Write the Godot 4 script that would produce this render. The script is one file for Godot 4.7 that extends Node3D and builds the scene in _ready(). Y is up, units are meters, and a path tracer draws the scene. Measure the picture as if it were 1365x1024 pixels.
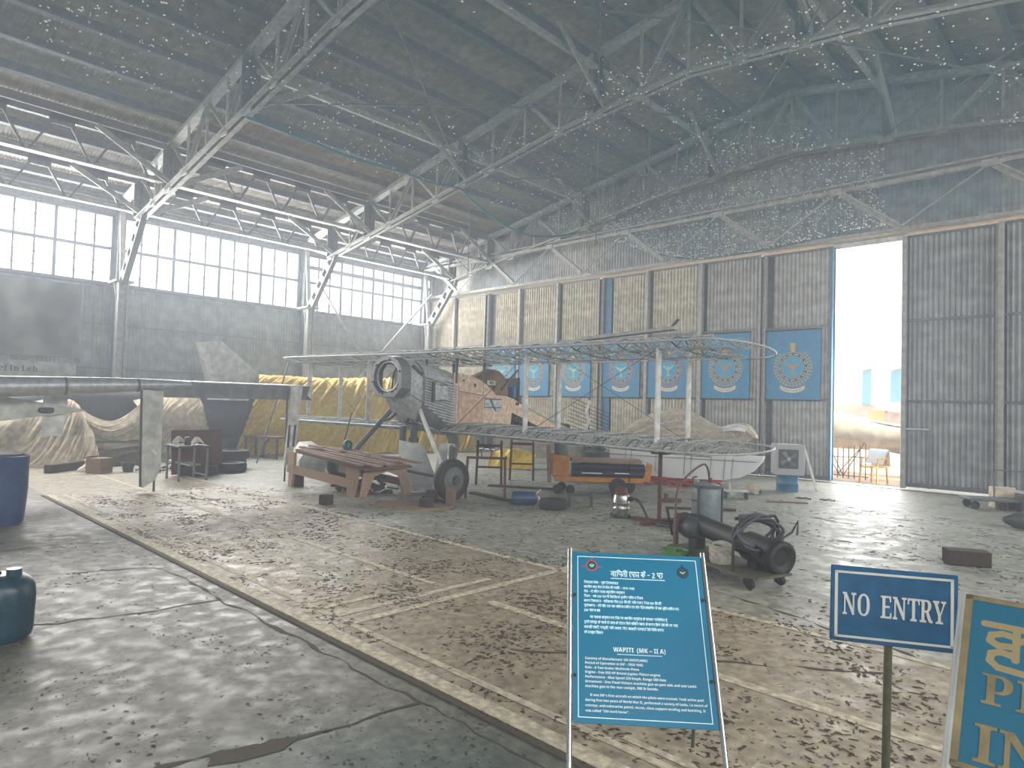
extends Node3D
# A restoration hangar: a stripped biplane under a trussed roof, seen from the visitors' entrance.

const RIDGE := -6.7        # x of the roof ridge
const WALL_L := -22.1      # inner face of the windowed wall
const WALL_R := 8.7
const END_Z := -17.8       # line of the sliding doors
const BACK_Z := 8.0
const TRUSS_Z := [0.15, -5.9, -11.9, -17.38]
const POSTS := [-20.2, -18.0, -13.5, -8.95, -4.45, 0.1, 4.6, 6.8]

var counts := {}
var M := {}
var rng := RandomNumberGenerator.new()


# ------------------------------------------------------------------ shapes
class Shape:
	var st := SurfaceTool.new()
	var use_color := false
	func _init() -> void:
		st.begin(Mesh.PRIMITIVE_TRIANGLES)
		st.set_smooth_group(-1)
	func smooth(on: bool) -> Shape:
		st.set_smooth_group(1 if on else -1)
		return self
	func tri(a: Vector3, b: Vector3, c: Vector3) -> void:   # counter-clockwise from outside
		st.add_vertex(a)
		st.add_vertex(c)
		st.add_vertex(b)
	func quad(a: Vector3, b: Vector3, c: Vector3, d: Vector3) -> void:
		tri(a, b, c)
		tri(a, c, d)
	func uvquad(a: Vector3, b: Vector3, c: Vector3, d: Vector3) -> void:   # a is bottom left, b bottom right
		var p := [a, b, c, d]
		var t := [Vector2(0, 1), Vector2(1, 1), Vector2(1, 0), Vector2(0, 0)]
		for k in [0, 2, 1, 0, 3, 2]:
			st.set_uv(t[k])
			st.add_vertex(p[k])
	func box(c: Vector3, s: Vector3, bas := Basis(), bev := 0.0) -> Shape:
		var h := s * 0.5
		if bev <= 0.0:
			var v: Array[Vector3] = []
			for i in 8:
				v.append(c + bas * Vector3(h.x if i & 1 else -h.x, h.y if i & 2 else -h.y, h.z if i & 4 else -h.z))
			quad(v[4], v[5], v[7], v[6])
			quad(v[1], v[0], v[2], v[3])
			quad(v[5], v[1], v[3], v[7])
			quad(v[0], v[4], v[6], v[2])
			quad(v[6], v[7], v[3], v[2])
			quad(v[0], v[1], v[5], v[4])
			return self
		bev = minf(bev, minf(h.x, minf(h.y, h.z)) * 0.9)
		# a bevelled box is the stack of two octagon-free rings: faces, edges and corners
		var f := func(sx: float, sy: float, sz: float, ax: int) -> Vector3:
			var p := Vector3(sx * (h.x - bev), sy * (h.y - bev), sz * (h.z - bev))
			if ax == 0: p.x = sx * h.x
			elif ax == 1: p.y = sy * h.y
			else: p.z = sz * h.z
			return c + bas * p
		for sg in [-1.0, 1.0]:
			var q := [[f.call(sg, -1, -1, 0), f.call(sg, 1, -1, 0), f.call(sg, 1, 1, 0), f.call(sg, -1, 1, 0)],
				[f.call(-1, sg, -1, 1), f.call(-1, sg, 1, 1), f.call(1, sg, 1, 1), f.call(1, sg, -1, 1)],
				[f.call(-1, -1, sg, 2), f.call(1, -1, sg, 2), f.call(1, 1, sg, 2), f.call(-1, 1, sg, 2)]]
			for w in q:
				if sg > 0: quad(w[0], w[1], w[2], w[3])
				else: quad(w[3], w[2], w[1], w[0])
		for a in [-1.0, 1.0]:
			for b in [-1.0, 1.0]:
				_edge(f.call(a, b, -1, 0), f.call(a, b, 1, 0), f.call(a, b, 1, 1), f.call(a, b, -1, 1), c)
				_edge(f.call(a, -1, b, 0), f.call(a, 1, b, 0), f.call(a, 1, b, 2), f.call(a, -1, b, 2), c)
				_edge(f.call(-1, a, b, 1), f.call(1, a, b, 1), f.call(1, a, b, 2), f.call(-1, a, b, 2), c)
				for e in [-1.0, 1.0]:
					var p0: Vector3 = f.call(a, b, e, 0)
					var p1: Vector3 = f.call(a, b, e, 1)
					var p2: Vector3 = f.call(a, b, e, 2)
					if (p1 - p0).cross(p2 - p0).dot(p0 - c) > 0: tri(p0, p1, p2)
					else: tri(p0, p2, p1)
		return self
	func _edge(a: Vector3, b: Vector3, c: Vector3, d: Vector3, mid: Vector3) -> void:
		if (b - a).cross(c - a).dot(a - mid) > 0: quad(a, b, c, d)
		else: quad(d, c, b, a)
	func frame_of(d: Vector3, up := Vector3.UP) -> Basis:   # z along d
		var z := d.normalized()
		if absf(z.dot(up)) > 0.98: up = Vector3.RIGHT if absf(z.x) < 0.9 else Vector3.BACK
		var x := up.cross(z).normalized()
		return Basis(x, z.cross(x), z)
	func bar(a: Vector3, b: Vector3, w: float, h: float, up := Vector3.UP, bev := 0.0) -> Shape:
		return box((a + b) * 0.5, Vector3(w, h, a.distance_to(b)), frame_of(b - a, up), bev)
	func angle(a: Vector3, b: Vector3, s: float, t: float, up := Vector3.UP) -> Shape:   # rolled angle section
		var q := frame_of(b - a, up)
		bar(a + q.y * s * 0.5, b + q.y * s * 0.5, s, t, up)
		bar(a + q.x * (s - t) * 0.5, b + q.x * (s - t) * 0.5, t, s, up)
		return self
	func tube(pts: Array, r: Variant, n := 8, closed := false) -> Shape:
		smooth(true)
		var rings: Array = []
		var last := Basis()
		var m := pts.size()
		for i in m:
			var d: Vector3
			if closed: d = pts[(i + 1) % m] - pts[(i + m - 1) % m]
			elif i == 0: d = pts[1] - pts[0]
			elif i == m - 1: d = pts[i] - pts[i - 1]
			else: d = (pts[i + 1] - pts[i]).normalized() + (pts[i] - pts[i - 1]).normalized()
			var q := frame_of(d, last.y if i > 0 else Vector3.UP)
			last = q
			var rr: float = r[i] if r is Array else r
			var ring: Array[Vector3] = []
			for k in n:
				var a := TAU * k / n
				ring.append(pts[i] + (q.x * cos(a) + q.y * sin(a)) * rr)
			rings.append(ring)
		for i in (m if closed else m - 1):
			var A: Array = rings[i]
			var B: Array = rings[(i + 1) % m]
			for k in n:
				quad(A[k], A[(k + 1) % n], B[(k + 1) % n], B[k])
		smooth(false)
		if not closed:
			for k in range(1, n - 1):
				tri(rings[0][0], rings[0][k + 1], rings[0][k])
				tri(rings[m - 1][0], rings[m - 1][k], rings[m - 1][k + 1])
		return self
	func lathe(prof: Array, n := 24, at := Vector3.ZERO, bas := Basis()) -> Shape:   # prof: Vector2(radius, height) from bottom to top on the outside
		smooth(true)
		for i in prof.size() - 1:
			var p: Vector2 = prof[i]
			var q: Vector2 = prof[i + 1]
			st.set_smooth_group(10 + i if absf(atan2(q.y - p.y, q.x - p.x)) < 0.35 or absf(atan2(q.y - p.y, q.x - p.x)) > 2.8 else 1)
			for k in n:
				var a := TAU * k / n
				var b := TAU * (k + 1) / n
				var f := func(v: Vector2, t: float) -> Vector3: return at + bas * Vector3(cos(t) * v.x, v.y, -sin(t) * v.x)
				if p.x > 0.0001: tri(f.call(p, a), f.call(p, b), f.call(q, b))
				if q.x > 0.0001: tri(f.call(p, a), f.call(q, b), f.call(q, a))
		smooth(false)
		return self
	func prism(poly: PackedVector2Array, at: Vector3, u: Vector3, v: Vector3, depth: float) -> Shape:   # outline in the u v plane, centred thickness
		if Geometry2D.is_polygon_clockwise(poly): poly.reverse()
		var n := u.cross(v).normalized() * depth * 0.5
		var id := Geometry2D.triangulate_polygon(poly)
		var g := func(k: int) -> Vector3: return at + u * poly[k].x + v * poly[k].y
		for k in range(0, id.size(), 3):
			var a: Vector3 = g.call(id[k])
			var b: Vector3 = g.call(id[k + 1])
			var c: Vector3 = g.call(id[k + 2])
			if (b - a).cross(c - a).dot(n) < 0:
				var s := b
				b = c
				c = s
			tri(a + n, b + n, c + n)
			tri(a - n, c - n, b - n)
		for k in poly.size():
			var a: Vector3 = g.call(k)
			var b: Vector3 = g.call((k + 1) % poly.size())
			quad(a - n, b - n, b + n, a + n)
		return self
	func grid(f: Callable, nu: int, nv: int, thick := 0.0) -> Shape:   # f(u, v) in 0..1; front is u cross v
		smooth(true)
		var P: Array = []
		for j in nv + 1:
			var row: Array[Vector3] = []
			for i in nu + 1:
				row.append(f.call(float(i) / nu, float(j) / nv))
			P.append(row)
		for j in nv:
			for i in nu:
				quad(P[j][i], P[j][i + 1], P[j + 1][i + 1], P[j + 1][i])
		if thick > 0.0:
			st.set_smooth_group(2)
			var Q: Array = []
			for j in nv + 1:
				var row: Array[Vector3] = []
				for i in nu + 1:
					var du: Vector3 = P[j][mini(i + 1, nu)] - P[j][maxi(i - 1, 0)]
					var dv: Vector3 = P[mini(j + 1, nv)][i] - P[maxi(j - 1, 0)][i]
					row.append(P[j][i] - du.cross(dv).normalized() * thick)
				Q.append(row)
			for j in nv:
				for i in nu:
					quad(Q[j][i + 1], Q[j][i], Q[j + 1][i], Q[j + 1][i + 1])
			smooth(false)
			for i in nu:
				quad(Q[0][i], Q[0][i + 1], P[0][i + 1], P[0][i])
				quad(P[nv][i], P[nv][i + 1], Q[nv][i + 1], Q[nv][i])
			for j in nv:
				quad(Q[j + 1][0], Q[j][0], P[j][0], P[j + 1][0])
				quad(Q[j][nu], Q[j + 1][nu], P[j + 1][nu], P[j][nu])
		smooth(false)
		return self
	func loft(secs: Array, cap := true) -> Shape:   # sections: arrays of points, counter-clockwise seen against the run
		smooth(true)
		var n: int = secs[0].size()
		for i in secs.size() - 1:
			for k in n:
				quad(secs[i][k], secs[i + 1][k], secs[i + 1][(k + 1) % n], secs[i][(k + 1) % n])
		smooth(false)
		if cap:
			var s: Array = secs[0]
			var e: Array = secs[secs.size() - 1]
			for k in range(1, n - 1):
				tri(s[0], s[k], s[k + 1])
				tri(e[0], e[k + 1], e[k])
		return self
	func corr(x0: float, x1: float, y0: float, y1: float, pitch: float, amp: float, o := Vector3.ZERO, bas := Basis(), per := 6) -> Shape:   # corrugated sheet in its own x y plane
		smooth(true)
		var n := int(ceil((x1 - x0) / pitch * per))
		for i in n:
			var a := minf(x0 + pitch * i / per, x1)
			var b := minf(x0 + pitch * (i + 1) / per, x1)
			var za := amp * sin(TAU * a / pitch)
			var zb := amp * sin(TAU * b / pitch)
			quad(o + bas * Vector3(a, y0, za), o + bas * Vector3(b, y0, zb), o + bas * Vector3(b, y1, zb), o + bas * Vector3(a, y1, za))
		smooth(false)
		return self
	func mesh() -> ArrayMesh:
		st.generate_normals()
		return st.commit()


# ------------------------------------------------------------------ naming and tree
func numbered(called: String, parent: Node) -> String:
	var key := str(parent.get_instance_id()) + called
	var n: int = counts.get(key, 0)
	counts[key] = n + 1
	return called if n == 0 else "%s_%03d" % [called, n]

func tag(o: Node, label: String, category: String, group := "") -> Node:
	o.set_meta("label", label)
	o.set_meta("category", category)
	if group != "": o.set_meta("group", group)
	return o

func thing(called: String, label: String, category: String, at := Vector3.ZERO, turn := 0.0, group := "") -> Node3D:
	var o := Node3D.new()
	o.name = numbered(called, self)
	add_child(o, true)
	o.position = at
	o.rotation_degrees.y = turn
	tag(o, label, category, group)
	return o

func put(called: String, mesh: Mesh, mat: Material, parent: Node, xf := Transform3D()) -> MeshInstance3D:
	var o := MeshInstance3D.new()
	o.name = numbered(called, parent)
	o.mesh = mesh
	o.material_override = mat
	o.transform = xf
	parent.add_child(o, true)
	return o

func part(called: String, s: Shape, mat: Material, parent: Node, xf := Transform3D()) -> MeshInstance3D:
	return put(called, s.mesh(), mat, parent, xf)

func struct(called: String, s: Shape, mat: Material) -> MeshInstance3D:
	var o := part(called, s, mat, self)
	o.set_meta("kind", "structure")
	return o

func group_node(called: String) -> Node3D:
	var o := Node3D.new()
	o.name = numbered(called, self)
	add_child(o, true)
	o.set_meta("kind", "structure")
	return o

func solo(called: String, s: Shape, mat: Material, label: String, category: String, at := Vector3.ZERO, turn := 0.0, group := "") -> MeshInstance3D:
	var o := part(called, s, mat, self)
	o.position = at
	o.rotation_degrees.y = turn
	tag(o, label, category, group)
	return o

func dup(src: Node3D, called: String, at: Vector3, turn: float, label: String, group := "") -> Node3D:
	var o: Node3D = src.duplicate()
	o.name = numbered(called, self)
	add_child(o, true)
	o.position = at
	o.rotation_degrees.y = turn
	o.set_meta("label", label)
	if group != "": o.set_meta("group", group)
	return o


# ------------------------------------------------------------------ materials
func noise_bytes(seed_: int, freq: float, size: int, octaves := 4, kind := FastNoiseLite.TYPE_SIMPLEX_SMOOTH) -> PackedByteArray:
	var n := FastNoiseLite.new()
	n.seed = seed_
	n.noise_type = kind
	n.frequency = freq
	n.fractal_octaves = octaves
	var im := n.get_seamless_image(size, size)
	im.convert(Image.FORMAT_L8)
	return im.get_data()

func grey_tex(seed_: int, freq: float, size: int, lo: float, hi: float, octaves := 4, gamma := 1.0) -> ImageTexture:
	var d := noise_bytes(seed_, freq, size, octaves)
	var lut := PackedByteArray()
	for i in 256: lut.append(int(255.0 * clampf(lerpf(lo, hi, pow(i / 255.0, gamma)), 0, 1)))
	for i in d.size(): d[i] = lut[d[i]]
	var im := Image.create_from_data(size, size, false, Image.FORMAT_L8, d)
	im.generate_mipmaps()
	return ImageTexture.create_from_image(im)

func mat(c: Color, rough: float, metal := 0.0, tex: Texture2D = null, scale := 1.0, bump: Texture2D = null, depth := 0.0) -> StandardMaterial3D:
	var m := StandardMaterial3D.new()
	m.albedo_color = c
	m.roughness = rough
	m.metallic = metal
	if tex or bump:
		m.uv1_triplanar = true
		m.uv1_world_triplanar = true
		m.uv1_scale = Vector3.ONE * scale
		m.albedo_texture = tex
		if bump:
			m.heightmap_enabled = true
			m.heightmap_texture = bump
			m.heightmap_scale = depth
	return m

func floor_texture(limit: float) -> ImageTexture:   # concrete with peeled dark flecks, tiles every 6 m
	var n := 1024
	var a := noise_bytes(11, 0.004, n, 3)
	var b := noise_bytes(12, 0.028, n, 4)
	var c := noise_bytes(13, 0.05, n, 3)
	var e := noise_bytes(14, 0.012, n, 5)
	var g2 := noise_bytes(15, 0.09, n, 3)
	var out := PackedByteArray()
	out.resize(n * n * 3)
	for i in n * n:
		var v := 0.80 + 0.20 * e[i] / 255.0 + 0.07 * (c[i] - 128) / 255.0
		var r := v
		var g := v * 0.985
		var bl := v * 0.96
		var t := g2[i] * 0.62 + b[i] * 0.38 + 0.22 * (a[i] - 128) + 0.45 * (c[i] - 128)
		if t > limit:
			var k := clampf((t - limit) / 8.0, 0, 1)
			r = lerpf(r, 0.30, k)
			g = lerpf(g, 0.26, k)
			bl = lerpf(bl, 0.21, k)
		elif t < 70.0:
			var k := clampf((70.0 - t) / 30.0, 0, 1) * 0.25
			r = lerpf(r, 1.0, k)
			g = lerpf(g, 0.98, k)
			bl = lerpf(bl, 0.93, k)
		out[i * 3] = int(clampf(r, 0, 1) * 255)
		out[i * 3 + 1] = int(clampf(g, 0, 1) * 255)
		out[i * 3 + 2] = int(clampf(bl, 0, 1) * 255)
	var im := Image.create_from_data(n, n, false, Image.FORMAT_RGB8, out)
	im.generate_mipmaps()
	return ImageTexture.create_from_image(im)

func materials() -> void:
	var soft := grey_tex(1, 0.012, 512, 0.72, 1.0, 5)
	var dirt := grey_tex(2, 0.02, 512, 0.68, 1.08, 5)
	var fine := grey_tex(3, 0.08, 512, 0.7, 1.05, 4)
	var bump := grey_tex(4, 0.05, 512, 0.0, 1.0, 4)
	M.soft = soft
	M.dirt = dirt
	M.fine = fine
	M.bump = bump
	M.sheet = mat(Color(0.88, 0.85, 0.77), 0.62, 0.0, dirt, 0.35)            # corrugated door cladding
	M.sheet_dark = mat(Color(0.74, 0.74, 0.72), 0.6, 0.0, dirt, 0.3)
	M.sheet_grey = mat(Color(0.66, 0.68, 0.69), 0.6, 0.0, dirt, 0.25)
	M.wall = mat(Color(0.62, 0.65, 0.66), 0.65, 0.0, dirt, 0.22)
	M.wall_b = mat(Color(0.58, 0.61, 0.62), 0.65, 0.0, dirt, 0.27)
	M.roof_a = mat(Color(0.66, 0.63, 0.57), 0.7, 0.0, dirt, 0.3)
	M.roof_b = mat(Color(0.62, 0.60, 0.55), 0.7, 0.0, dirt, 0.27)
	M.roof_c = mat(Color(0.70, 0.66, 0.60), 0.7, 0.0, dirt, 0.33)
	M.steel = mat(Color(0.68, 0.69, 0.67), 0.55, 0.0, soft, 0.8)              # silver painted steelwork
	M.steel_dark = mat(Color(0.42, 0.45, 0.46), 0.6, 0.0, soft, 0.8)
	M.frame = mat(Color(0.45, 0.48, 0.50), 0.6, 0.0, soft, 1.0)
	M.alu = mat(Color(0.74, 0.76, 0.77), 0.4, 0.35, soft, 1.2)
	M.alu_dull = mat(Color(0.76, 0.78, 0.78), 0.5, 0.15, dirt, 0.9)
	M.rib = mat(Color(0.74, 0.76, 0.75), 0.5, 0.15, soft, 2.0)
	M.rib_dark = mat(Color(0.40, 0.43, 0.43), 0.5, 0.3, soft, 2.0)
	M.sheet_alu = mat(Color(0.82, 0.83, 0.81), 0.4, 0.1, soft, 1.0)
	M.tank = mat(Color(0.50, 0.55, 0.57), 0.5, 0.0, soft, 1.5)
	M.strap_red = mat(Color(0.64, 0.24, 0.25), 0.7)
	M.white = mat(Color(0.88, 0.88, 0.86), 0.5, 0.0, soft, 0.7)
	M.offwhite = mat(Color(0.80, 0.81, 0.78), 0.55, 0.0, soft, 0.6)
	M.grey = mat(Color(0.48, 0.50, 0.51), 0.5, 0.0, soft, 0.6)
	M.dark_grey = mat(Color(0.30, 0.32, 0.33), 0.55, 0.0, soft, 0.6)
	M.black = mat(Color(0.10, 0.10, 0.10), 0.6, 0.0, fine, 1.5)
	M.rubber = mat(Color(0.17, 0.17, 0.165), 0.75, 0.0, dirt, 1.5)
	M.ply = mat(Color(0.94, 0.82, 0.70), 0.6, 0.0, soft, 1.3)
	M.ply_pink = mat(Color(0.89, 0.74, 0.63), 0.6, 0.0, soft, 1.1)
	M.canvas = mat(Color(0.89, 0.83, 0.73), 0.9, 0.0, dirt, 0.5, fine, 0.3)
	M.canvas_grey = mat(Color(0.74, 0.70, 0.63), 0.9, 0.0, dirt, 0.5, fine, 0.3)
	M.canvas_dark = mat(Color(0.46, 0.43, 0.36), 0.9, 0.0, dirt, 0.6)
	M.tarp = mat(Color(0.93, 0.79, 0.26), 0.55, 0.0, soft, 1.0, fine, 0.4)
	M.tarp.backlight_enabled = false
	M.rust = mat(Color(0.38, 0.22, 0.17), 0.75, 0.0, dirt, 1.5)
	M.redbrown = mat(Color(0.38, 0.21, 0.18), 0.7, 0.0, soft, 1.5)
	M.orange = mat(Color(0.84, 0.54, 0.15), 0.5, 0.0, soft, 1.2)
	M.yellow = mat(Color(0.90, 0.68, 0.22), 0.5)
	M.navy = mat(Color(0.12, 0.16, 0.22), 0.45, 0.0, soft, 1.5)
	M.blue_drum = mat(Color(0.19, 0.31, 0.49), 0.4, 0.0, soft, 1.2)
	M.jerry = mat(Color(0.10, 0.25, 0.31), 0.35, 0.0, dirt, 1.2)
	M.blue_paint = mat(Color(0.10, 0.42, 0.66), 0.5, 0.0, soft, 1.0)
	M.door_blue = mat(Color(0.16, 0.46, 0.62), 0.55, 0.0, soft, 0.8)
	M.queue_blue = mat(Color(0.12, 0.37, 0.47), 0.5, 0.0, soft, 2.0)
	M.board_blue = mat(Color(0.0, 0.42, 0.55), 0.35)
	M.sign_blue = mat(Color(0.10, 0.35, 0.51), 0.45, 0.0, soft, 2.0)
	M.steel_bright = mat(Color(0.70, 0.71, 0.70), 0.25, 0.9)
	M.stainless = mat(Color(0.72, 0.72, 0.70), 0.28, 0.85, soft, 2.0)
	M.pole_green = mat(Color(0.36, 0.36, 0.27), 0.6, 0.0, soft, 3.0)
	M.letter = mat(Color(0.72, 0.72, 0.69), 0.6)
	M.print = mat(Color(0.85, 0.90, 0.90), 0.6)
	M.gold = mat(Color(0.57, 0.51, 0.37), 0.6, 0.0, soft, 3.0)
	M.paper = mat(Color(0.80, 0.78, 0.74), 0.8, 0.0, soft, 1.5)
	M.wood = mat(Color(0.53, 0.41, 0.34), 0.75, 0.0, dirt, 1.0)
	M.wood.uv1_scale = Vector3(4, 4, 0.8)
	M.wood_pale = mat(Color(0.66, 0.54, 0.45), 0.75, 0.0, dirt, 1.0)
	M.wood_pale.uv1_scale = Vector3(4, 4, 0.8)
	M.wood_dark = mat(Color(0.26, 0.20, 0.16), 0.8, 0.0, dirt, 1.5)
	M.card = mat(Color(0.60, 0.50, 0.40), 0.85, 0.0, soft, 1.2)
	M.cover_strip = mat(Color(0.72, 0.73, 0.69), 0.8, 0.0, soft, 0.5)
	M.teal = mat(Color(0.30, 0.60, 0.64), 0.6)
	M.outside = mat(Color(0.86, 0.74, 0.60), 0.9, 0.0, soft, 0.2)
	M.wrap = mat(Color(0.93, 0.88, 0.78), 0.9, 0.0, soft, 0.4)
	M.hub = mat(Color(0.42, 0.46, 0.43), 0.6, 0.0, dirt, 2.0)
	M.outwall = mat(Color(0.95, 0.95, 0.95), 0.9)
	M.bucket = mat(Color(0.74, 0.72, 0.66), 0.5, 0.0, dirt, 2.0)
	M.red = mat(Color(0.70, 0.12, 0.12), 0.6)
	M.green = mat(Color(0.30, 0.48, 0.22), 0.4)
	M.line = mat(Color(0.84, 0.79, 0.69), 0.7, 0.0, dirt, 1.2)
	M.crack = mat(Color(0.30, 0.27, 0.23), 0.9)
	M.flake = mat(Color(0.30, 0.26, 0.21), 0.9)
	M.hose = mat(Color(0.23, 0.24, 0.27), 0.6)
	M.hose_brown = mat(Color(0.32, 0.20, 0.19), 0.6)
	M.cooler = mat(Color(0.62, 0.63, 0.64), 0.5)
	M.panes = []
	for c in [Color(0.95, 0.97, 0.95), Color(0.93, 0.97, 0.93), Color(0.98, 0.95, 0.93)]:
		var g := mat(c, 0.1)
		g.transparency = BaseMaterial3D.TRANSPARENCY_ALPHA
		g.albedo_color.a = 0.12
		M.panes.append(g)
	# floor: three pours of different tone; the vertex colours hold the old stains and a blue green patch
	var ft := floor_texture(182.0)
	var ft2 := floor_texture(192.0)
	var rough := grey_tex(16, 0.03, 512, 0.55, 1.3, 4)
	M.floor_main = mat(Color(0.79, 0.74, 0.66), 0.62, 0.0, ft, 1.0 / 4.5, M.bump, 0.14)
	M.floor_near = mat(Color(0.53, 0.53, 0.50), 0.62, 0.0, ft2, 1.0 / 3.5, fine, 0.015)
	M.floor_far = mat(Color(0.76, 0.76, 0.72), 0.58, 0.0, ft2, 1.0 / 6.0, M.bump, 0.25)
	for k in ["floor_main", "floor_near", "floor_far"]:
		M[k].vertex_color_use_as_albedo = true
		M[k].detail_enabled = true
		M[k].detail_blend_mode = BaseMaterial3D.BLEND_MODE_MUL
		M[k].detail_albedo = fine
		M[k].roughness_texture = rough
		M[k].detail_uv_layer = BaseMaterial3D.DETAIL_UV_1

# ------------------------------------------------------------------ scene
func _ready() -> void:
	var cam := Camera3D.new()
	cam.name = "camera"
	cam.position = Vector3(0, 1.7, 0)
	cam.rotation_degrees = Vector3(1.93489, 43.80029, 1.6925)
	cam.fov = 60.4848
	cam.near = 0.05
	cam.far = 300.0
	add_child(cam)
	cam.current = true

	var env := Environment.new()
	var sky := Sky.new()
	var sm := ProceduralSkyMaterial.new()
	sm.sky_top_color = Color(0.93, 0.95, 0.97)
	sm.sky_horizon_color = Color(0.97, 0.96, 0.95)
	sm.ground_bottom_color = Color(0.75, 0.70, 0.62)
	sm.ground_horizon_color = Color(0.95, 0.92, 0.88)
	sm.energy_multiplier = 1.0
	sky.sky_material = sm
	env.background_mode = Environment.BG_SKY
	env.sky = sky
	env.background_energy_multiplier = 2.2
	env.tonemap_mode = Environment.TONE_MAPPER_LINEAR
	env.tonemap_exposure = 2.25
	env.sdfgi_enabled = true
	env.ssao_enabled = true
	env.ssil_enabled = true
	env.volumetric_fog_enabled = true
	env.volumetric_fog_density = 0.0135
	env.volumetric_fog_albedo = Color(0.91, 0.95, 1.0)
	var we := WorldEnvironment.new()
	we.name = "world_environment"
	we.environment = env
	add_child(we)
	# daylight that comes in through the glazing and the doorways
	var c := Color(1.0, 0.985, 0.965)
	for z in [[-17.2, -12.2], [-11.6, -6.2], [-5.6, 0.0], [0.4, 7.6]]:
		daylight("window_light", Vector3(WALL_L + 0.12, 5.97, (z[0] + z[1]) * 0.5), Vector3(1, -0.02, 0), Vector2(z[1] - z[0], 2.0), 4.7, c)
		daylight("window_light", Vector3(WALL_R - 0.12, 5.97, (z[0] + z[1]) * 0.5), Vector3(-1, -0.02, 0), Vector2(z[1] - z[0], 2.0), 2.7, c)
	daylight("doorway_light", Vector3(-4.99, 3.0, END_Z - 0.25), Vector3(0, -0.1, 1), Vector2(1.5, 5.9), 1.6, c)
	daylight("entrance_light", Vector3(2.0, 2.6, BACK_Z - 0.2), Vector3(0, 0, -1), Vector2(5.8, 5.0), 0.55, Color(0.95, 0.98, 1.0))

	# hazy sun, high behind the hangar
	var sun := DirectionalLight3D.new()
	sun.name = "sun"
	sun.rotation_degrees = Vector3(-79, 8, 0)
	sun.light_energy = 1.1
	sun.light_color = Color(1.0, 0.95, 0.88)
	sun.light_angular_distance = 4.0
	sun.shadow_enabled = true
	add_child(sun)

	rng.seed = 7
	materials()
	build_floor()
	build_walls()
	build_roof()
	build_trusses()
	build_columns()
	build_end_wall()
	build_net()
	build_biplane()
	build_left_side()
	build_middle()
	build_right_side()
	build_outside()
	build_signs()

func daylight(called: String, at: Vector3, dir: Vector3, size: Vector2, energy: float, c: Color) -> void:
	var l := AreaLight3D.new()
	l.name = numbered(called, self)
	l.area_size = size
	l.area_normalize_energy = false
	l.light_energy = energy
	l.light_color = c
	l.shadow_enabled = true
	l.area_range = 60.0
	l.area_attenuation = 2.0
	var z := -dir.normalized()
	var x := Vector3.UP.cross(z).normalized()
	l.transform = Transform3D(Basis(x, z.cross(x), z), at)
	add_child(l, true)


# ------------------------------------------------------------------ floor
func floor_zone(called: String, x0: float, x1: float, z0: float, z1: float, y: float, m: Material, par: Node, cell := 0.3) -> void:
	var s := Shape.new()
	var n1 := FastNoiseLite.new()
	n1.seed = 5
	n1.frequency = 0.16
	n1.fractal_octaves = 5
	var n2 := FastNoiseLite.new()
	n2.seed = 9
	n2.frequency = 0.05
	n2.fractal_octaves = 3
	var nx := int(ceil((x1 - x0) / cell))
	var nz := int(ceil((z1 - z0) / cell))
	s.smooth(true)
	var col := func(p: Vector3) -> Color:
		var v := 0.86 + 0.26 * n1.get_noise_2d(p.x, p.z) + 0.16 * n2.get_noise_2d(p.x, p.z)
		var t := clampf(0.5 + 1.6 * n2.get_noise_2d(p.x + 40, p.z * 1.4), 0, 1)
		var c := Color(v * lerpf(1.0, 0.93, t), v * lerpf(0.97, 1.0, t), v * lerpf(0.90, 1.0, t))
		# blue green tint mixed into the slab colour by the entrance
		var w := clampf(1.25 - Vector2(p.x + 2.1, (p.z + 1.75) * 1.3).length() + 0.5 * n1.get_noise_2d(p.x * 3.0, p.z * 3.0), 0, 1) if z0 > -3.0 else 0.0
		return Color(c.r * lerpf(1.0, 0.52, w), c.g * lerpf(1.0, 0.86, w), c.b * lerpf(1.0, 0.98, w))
	for j in nz:
		for i in nx:
			var a := Vector3(lerpf(x0, x1, float(i) / nx), y, lerpf(z0, z1, float(j) / nz))
			var b := Vector3(lerpf(x0, x1, float(i + 1) / nx), y, lerpf(z0, z1, float(j + 1) / nz))
			var q := [Vector3(a.x, y, b.z), Vector3(b.x, y, b.z), Vector3(b.x, y, a.z), a]
			for k in [0, 2, 1, 0, 3, 2]:
				s.st.set_color(col.call(q[k]))
				s.st.add_vertex(q[k])
	s.smooth(false)
	part(called, s, m, par)

func ribbon(par: Node, called: String, pts: Array, w: float, m: Material, y := 0.003, jag := 0.0) -> void:
	var s := Shape.new()
	for i in pts.size() - 1:
		var a := Vector3(pts[i].x, y, pts[i].y)
		var b := Vector3(pts[i + 1].x, y, pts[i + 1].y)
		var n := int(maxf(1.0, a.distance_to(b) / 0.12)) if jag > 0 else 1
		var d := (b - a).normalized().cross(Vector3.UP)
		var off0 := 0.0
		var w0 := w
		for k in n:
			var off1 := rng.randf_range(-jag, jag) if k < n - 1 else 0.0
			var w1 := w * pow(rng.randf(), 2.0) * 2.6 + 0.003 if jag > 0 else w
			var p := a.lerp(b, float(k) / n) + d * off0
			var q := a.lerp(b, float(k + 1) / n) + d * off1
			s.quad(p + d * w0 * 0.5, q + d * w1 * 0.5, q - d * w1 * 0.5, p - d * w0 * 0.5)
			off0 = off1
			w0 = w1
	part(called, s, m, par)

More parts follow.
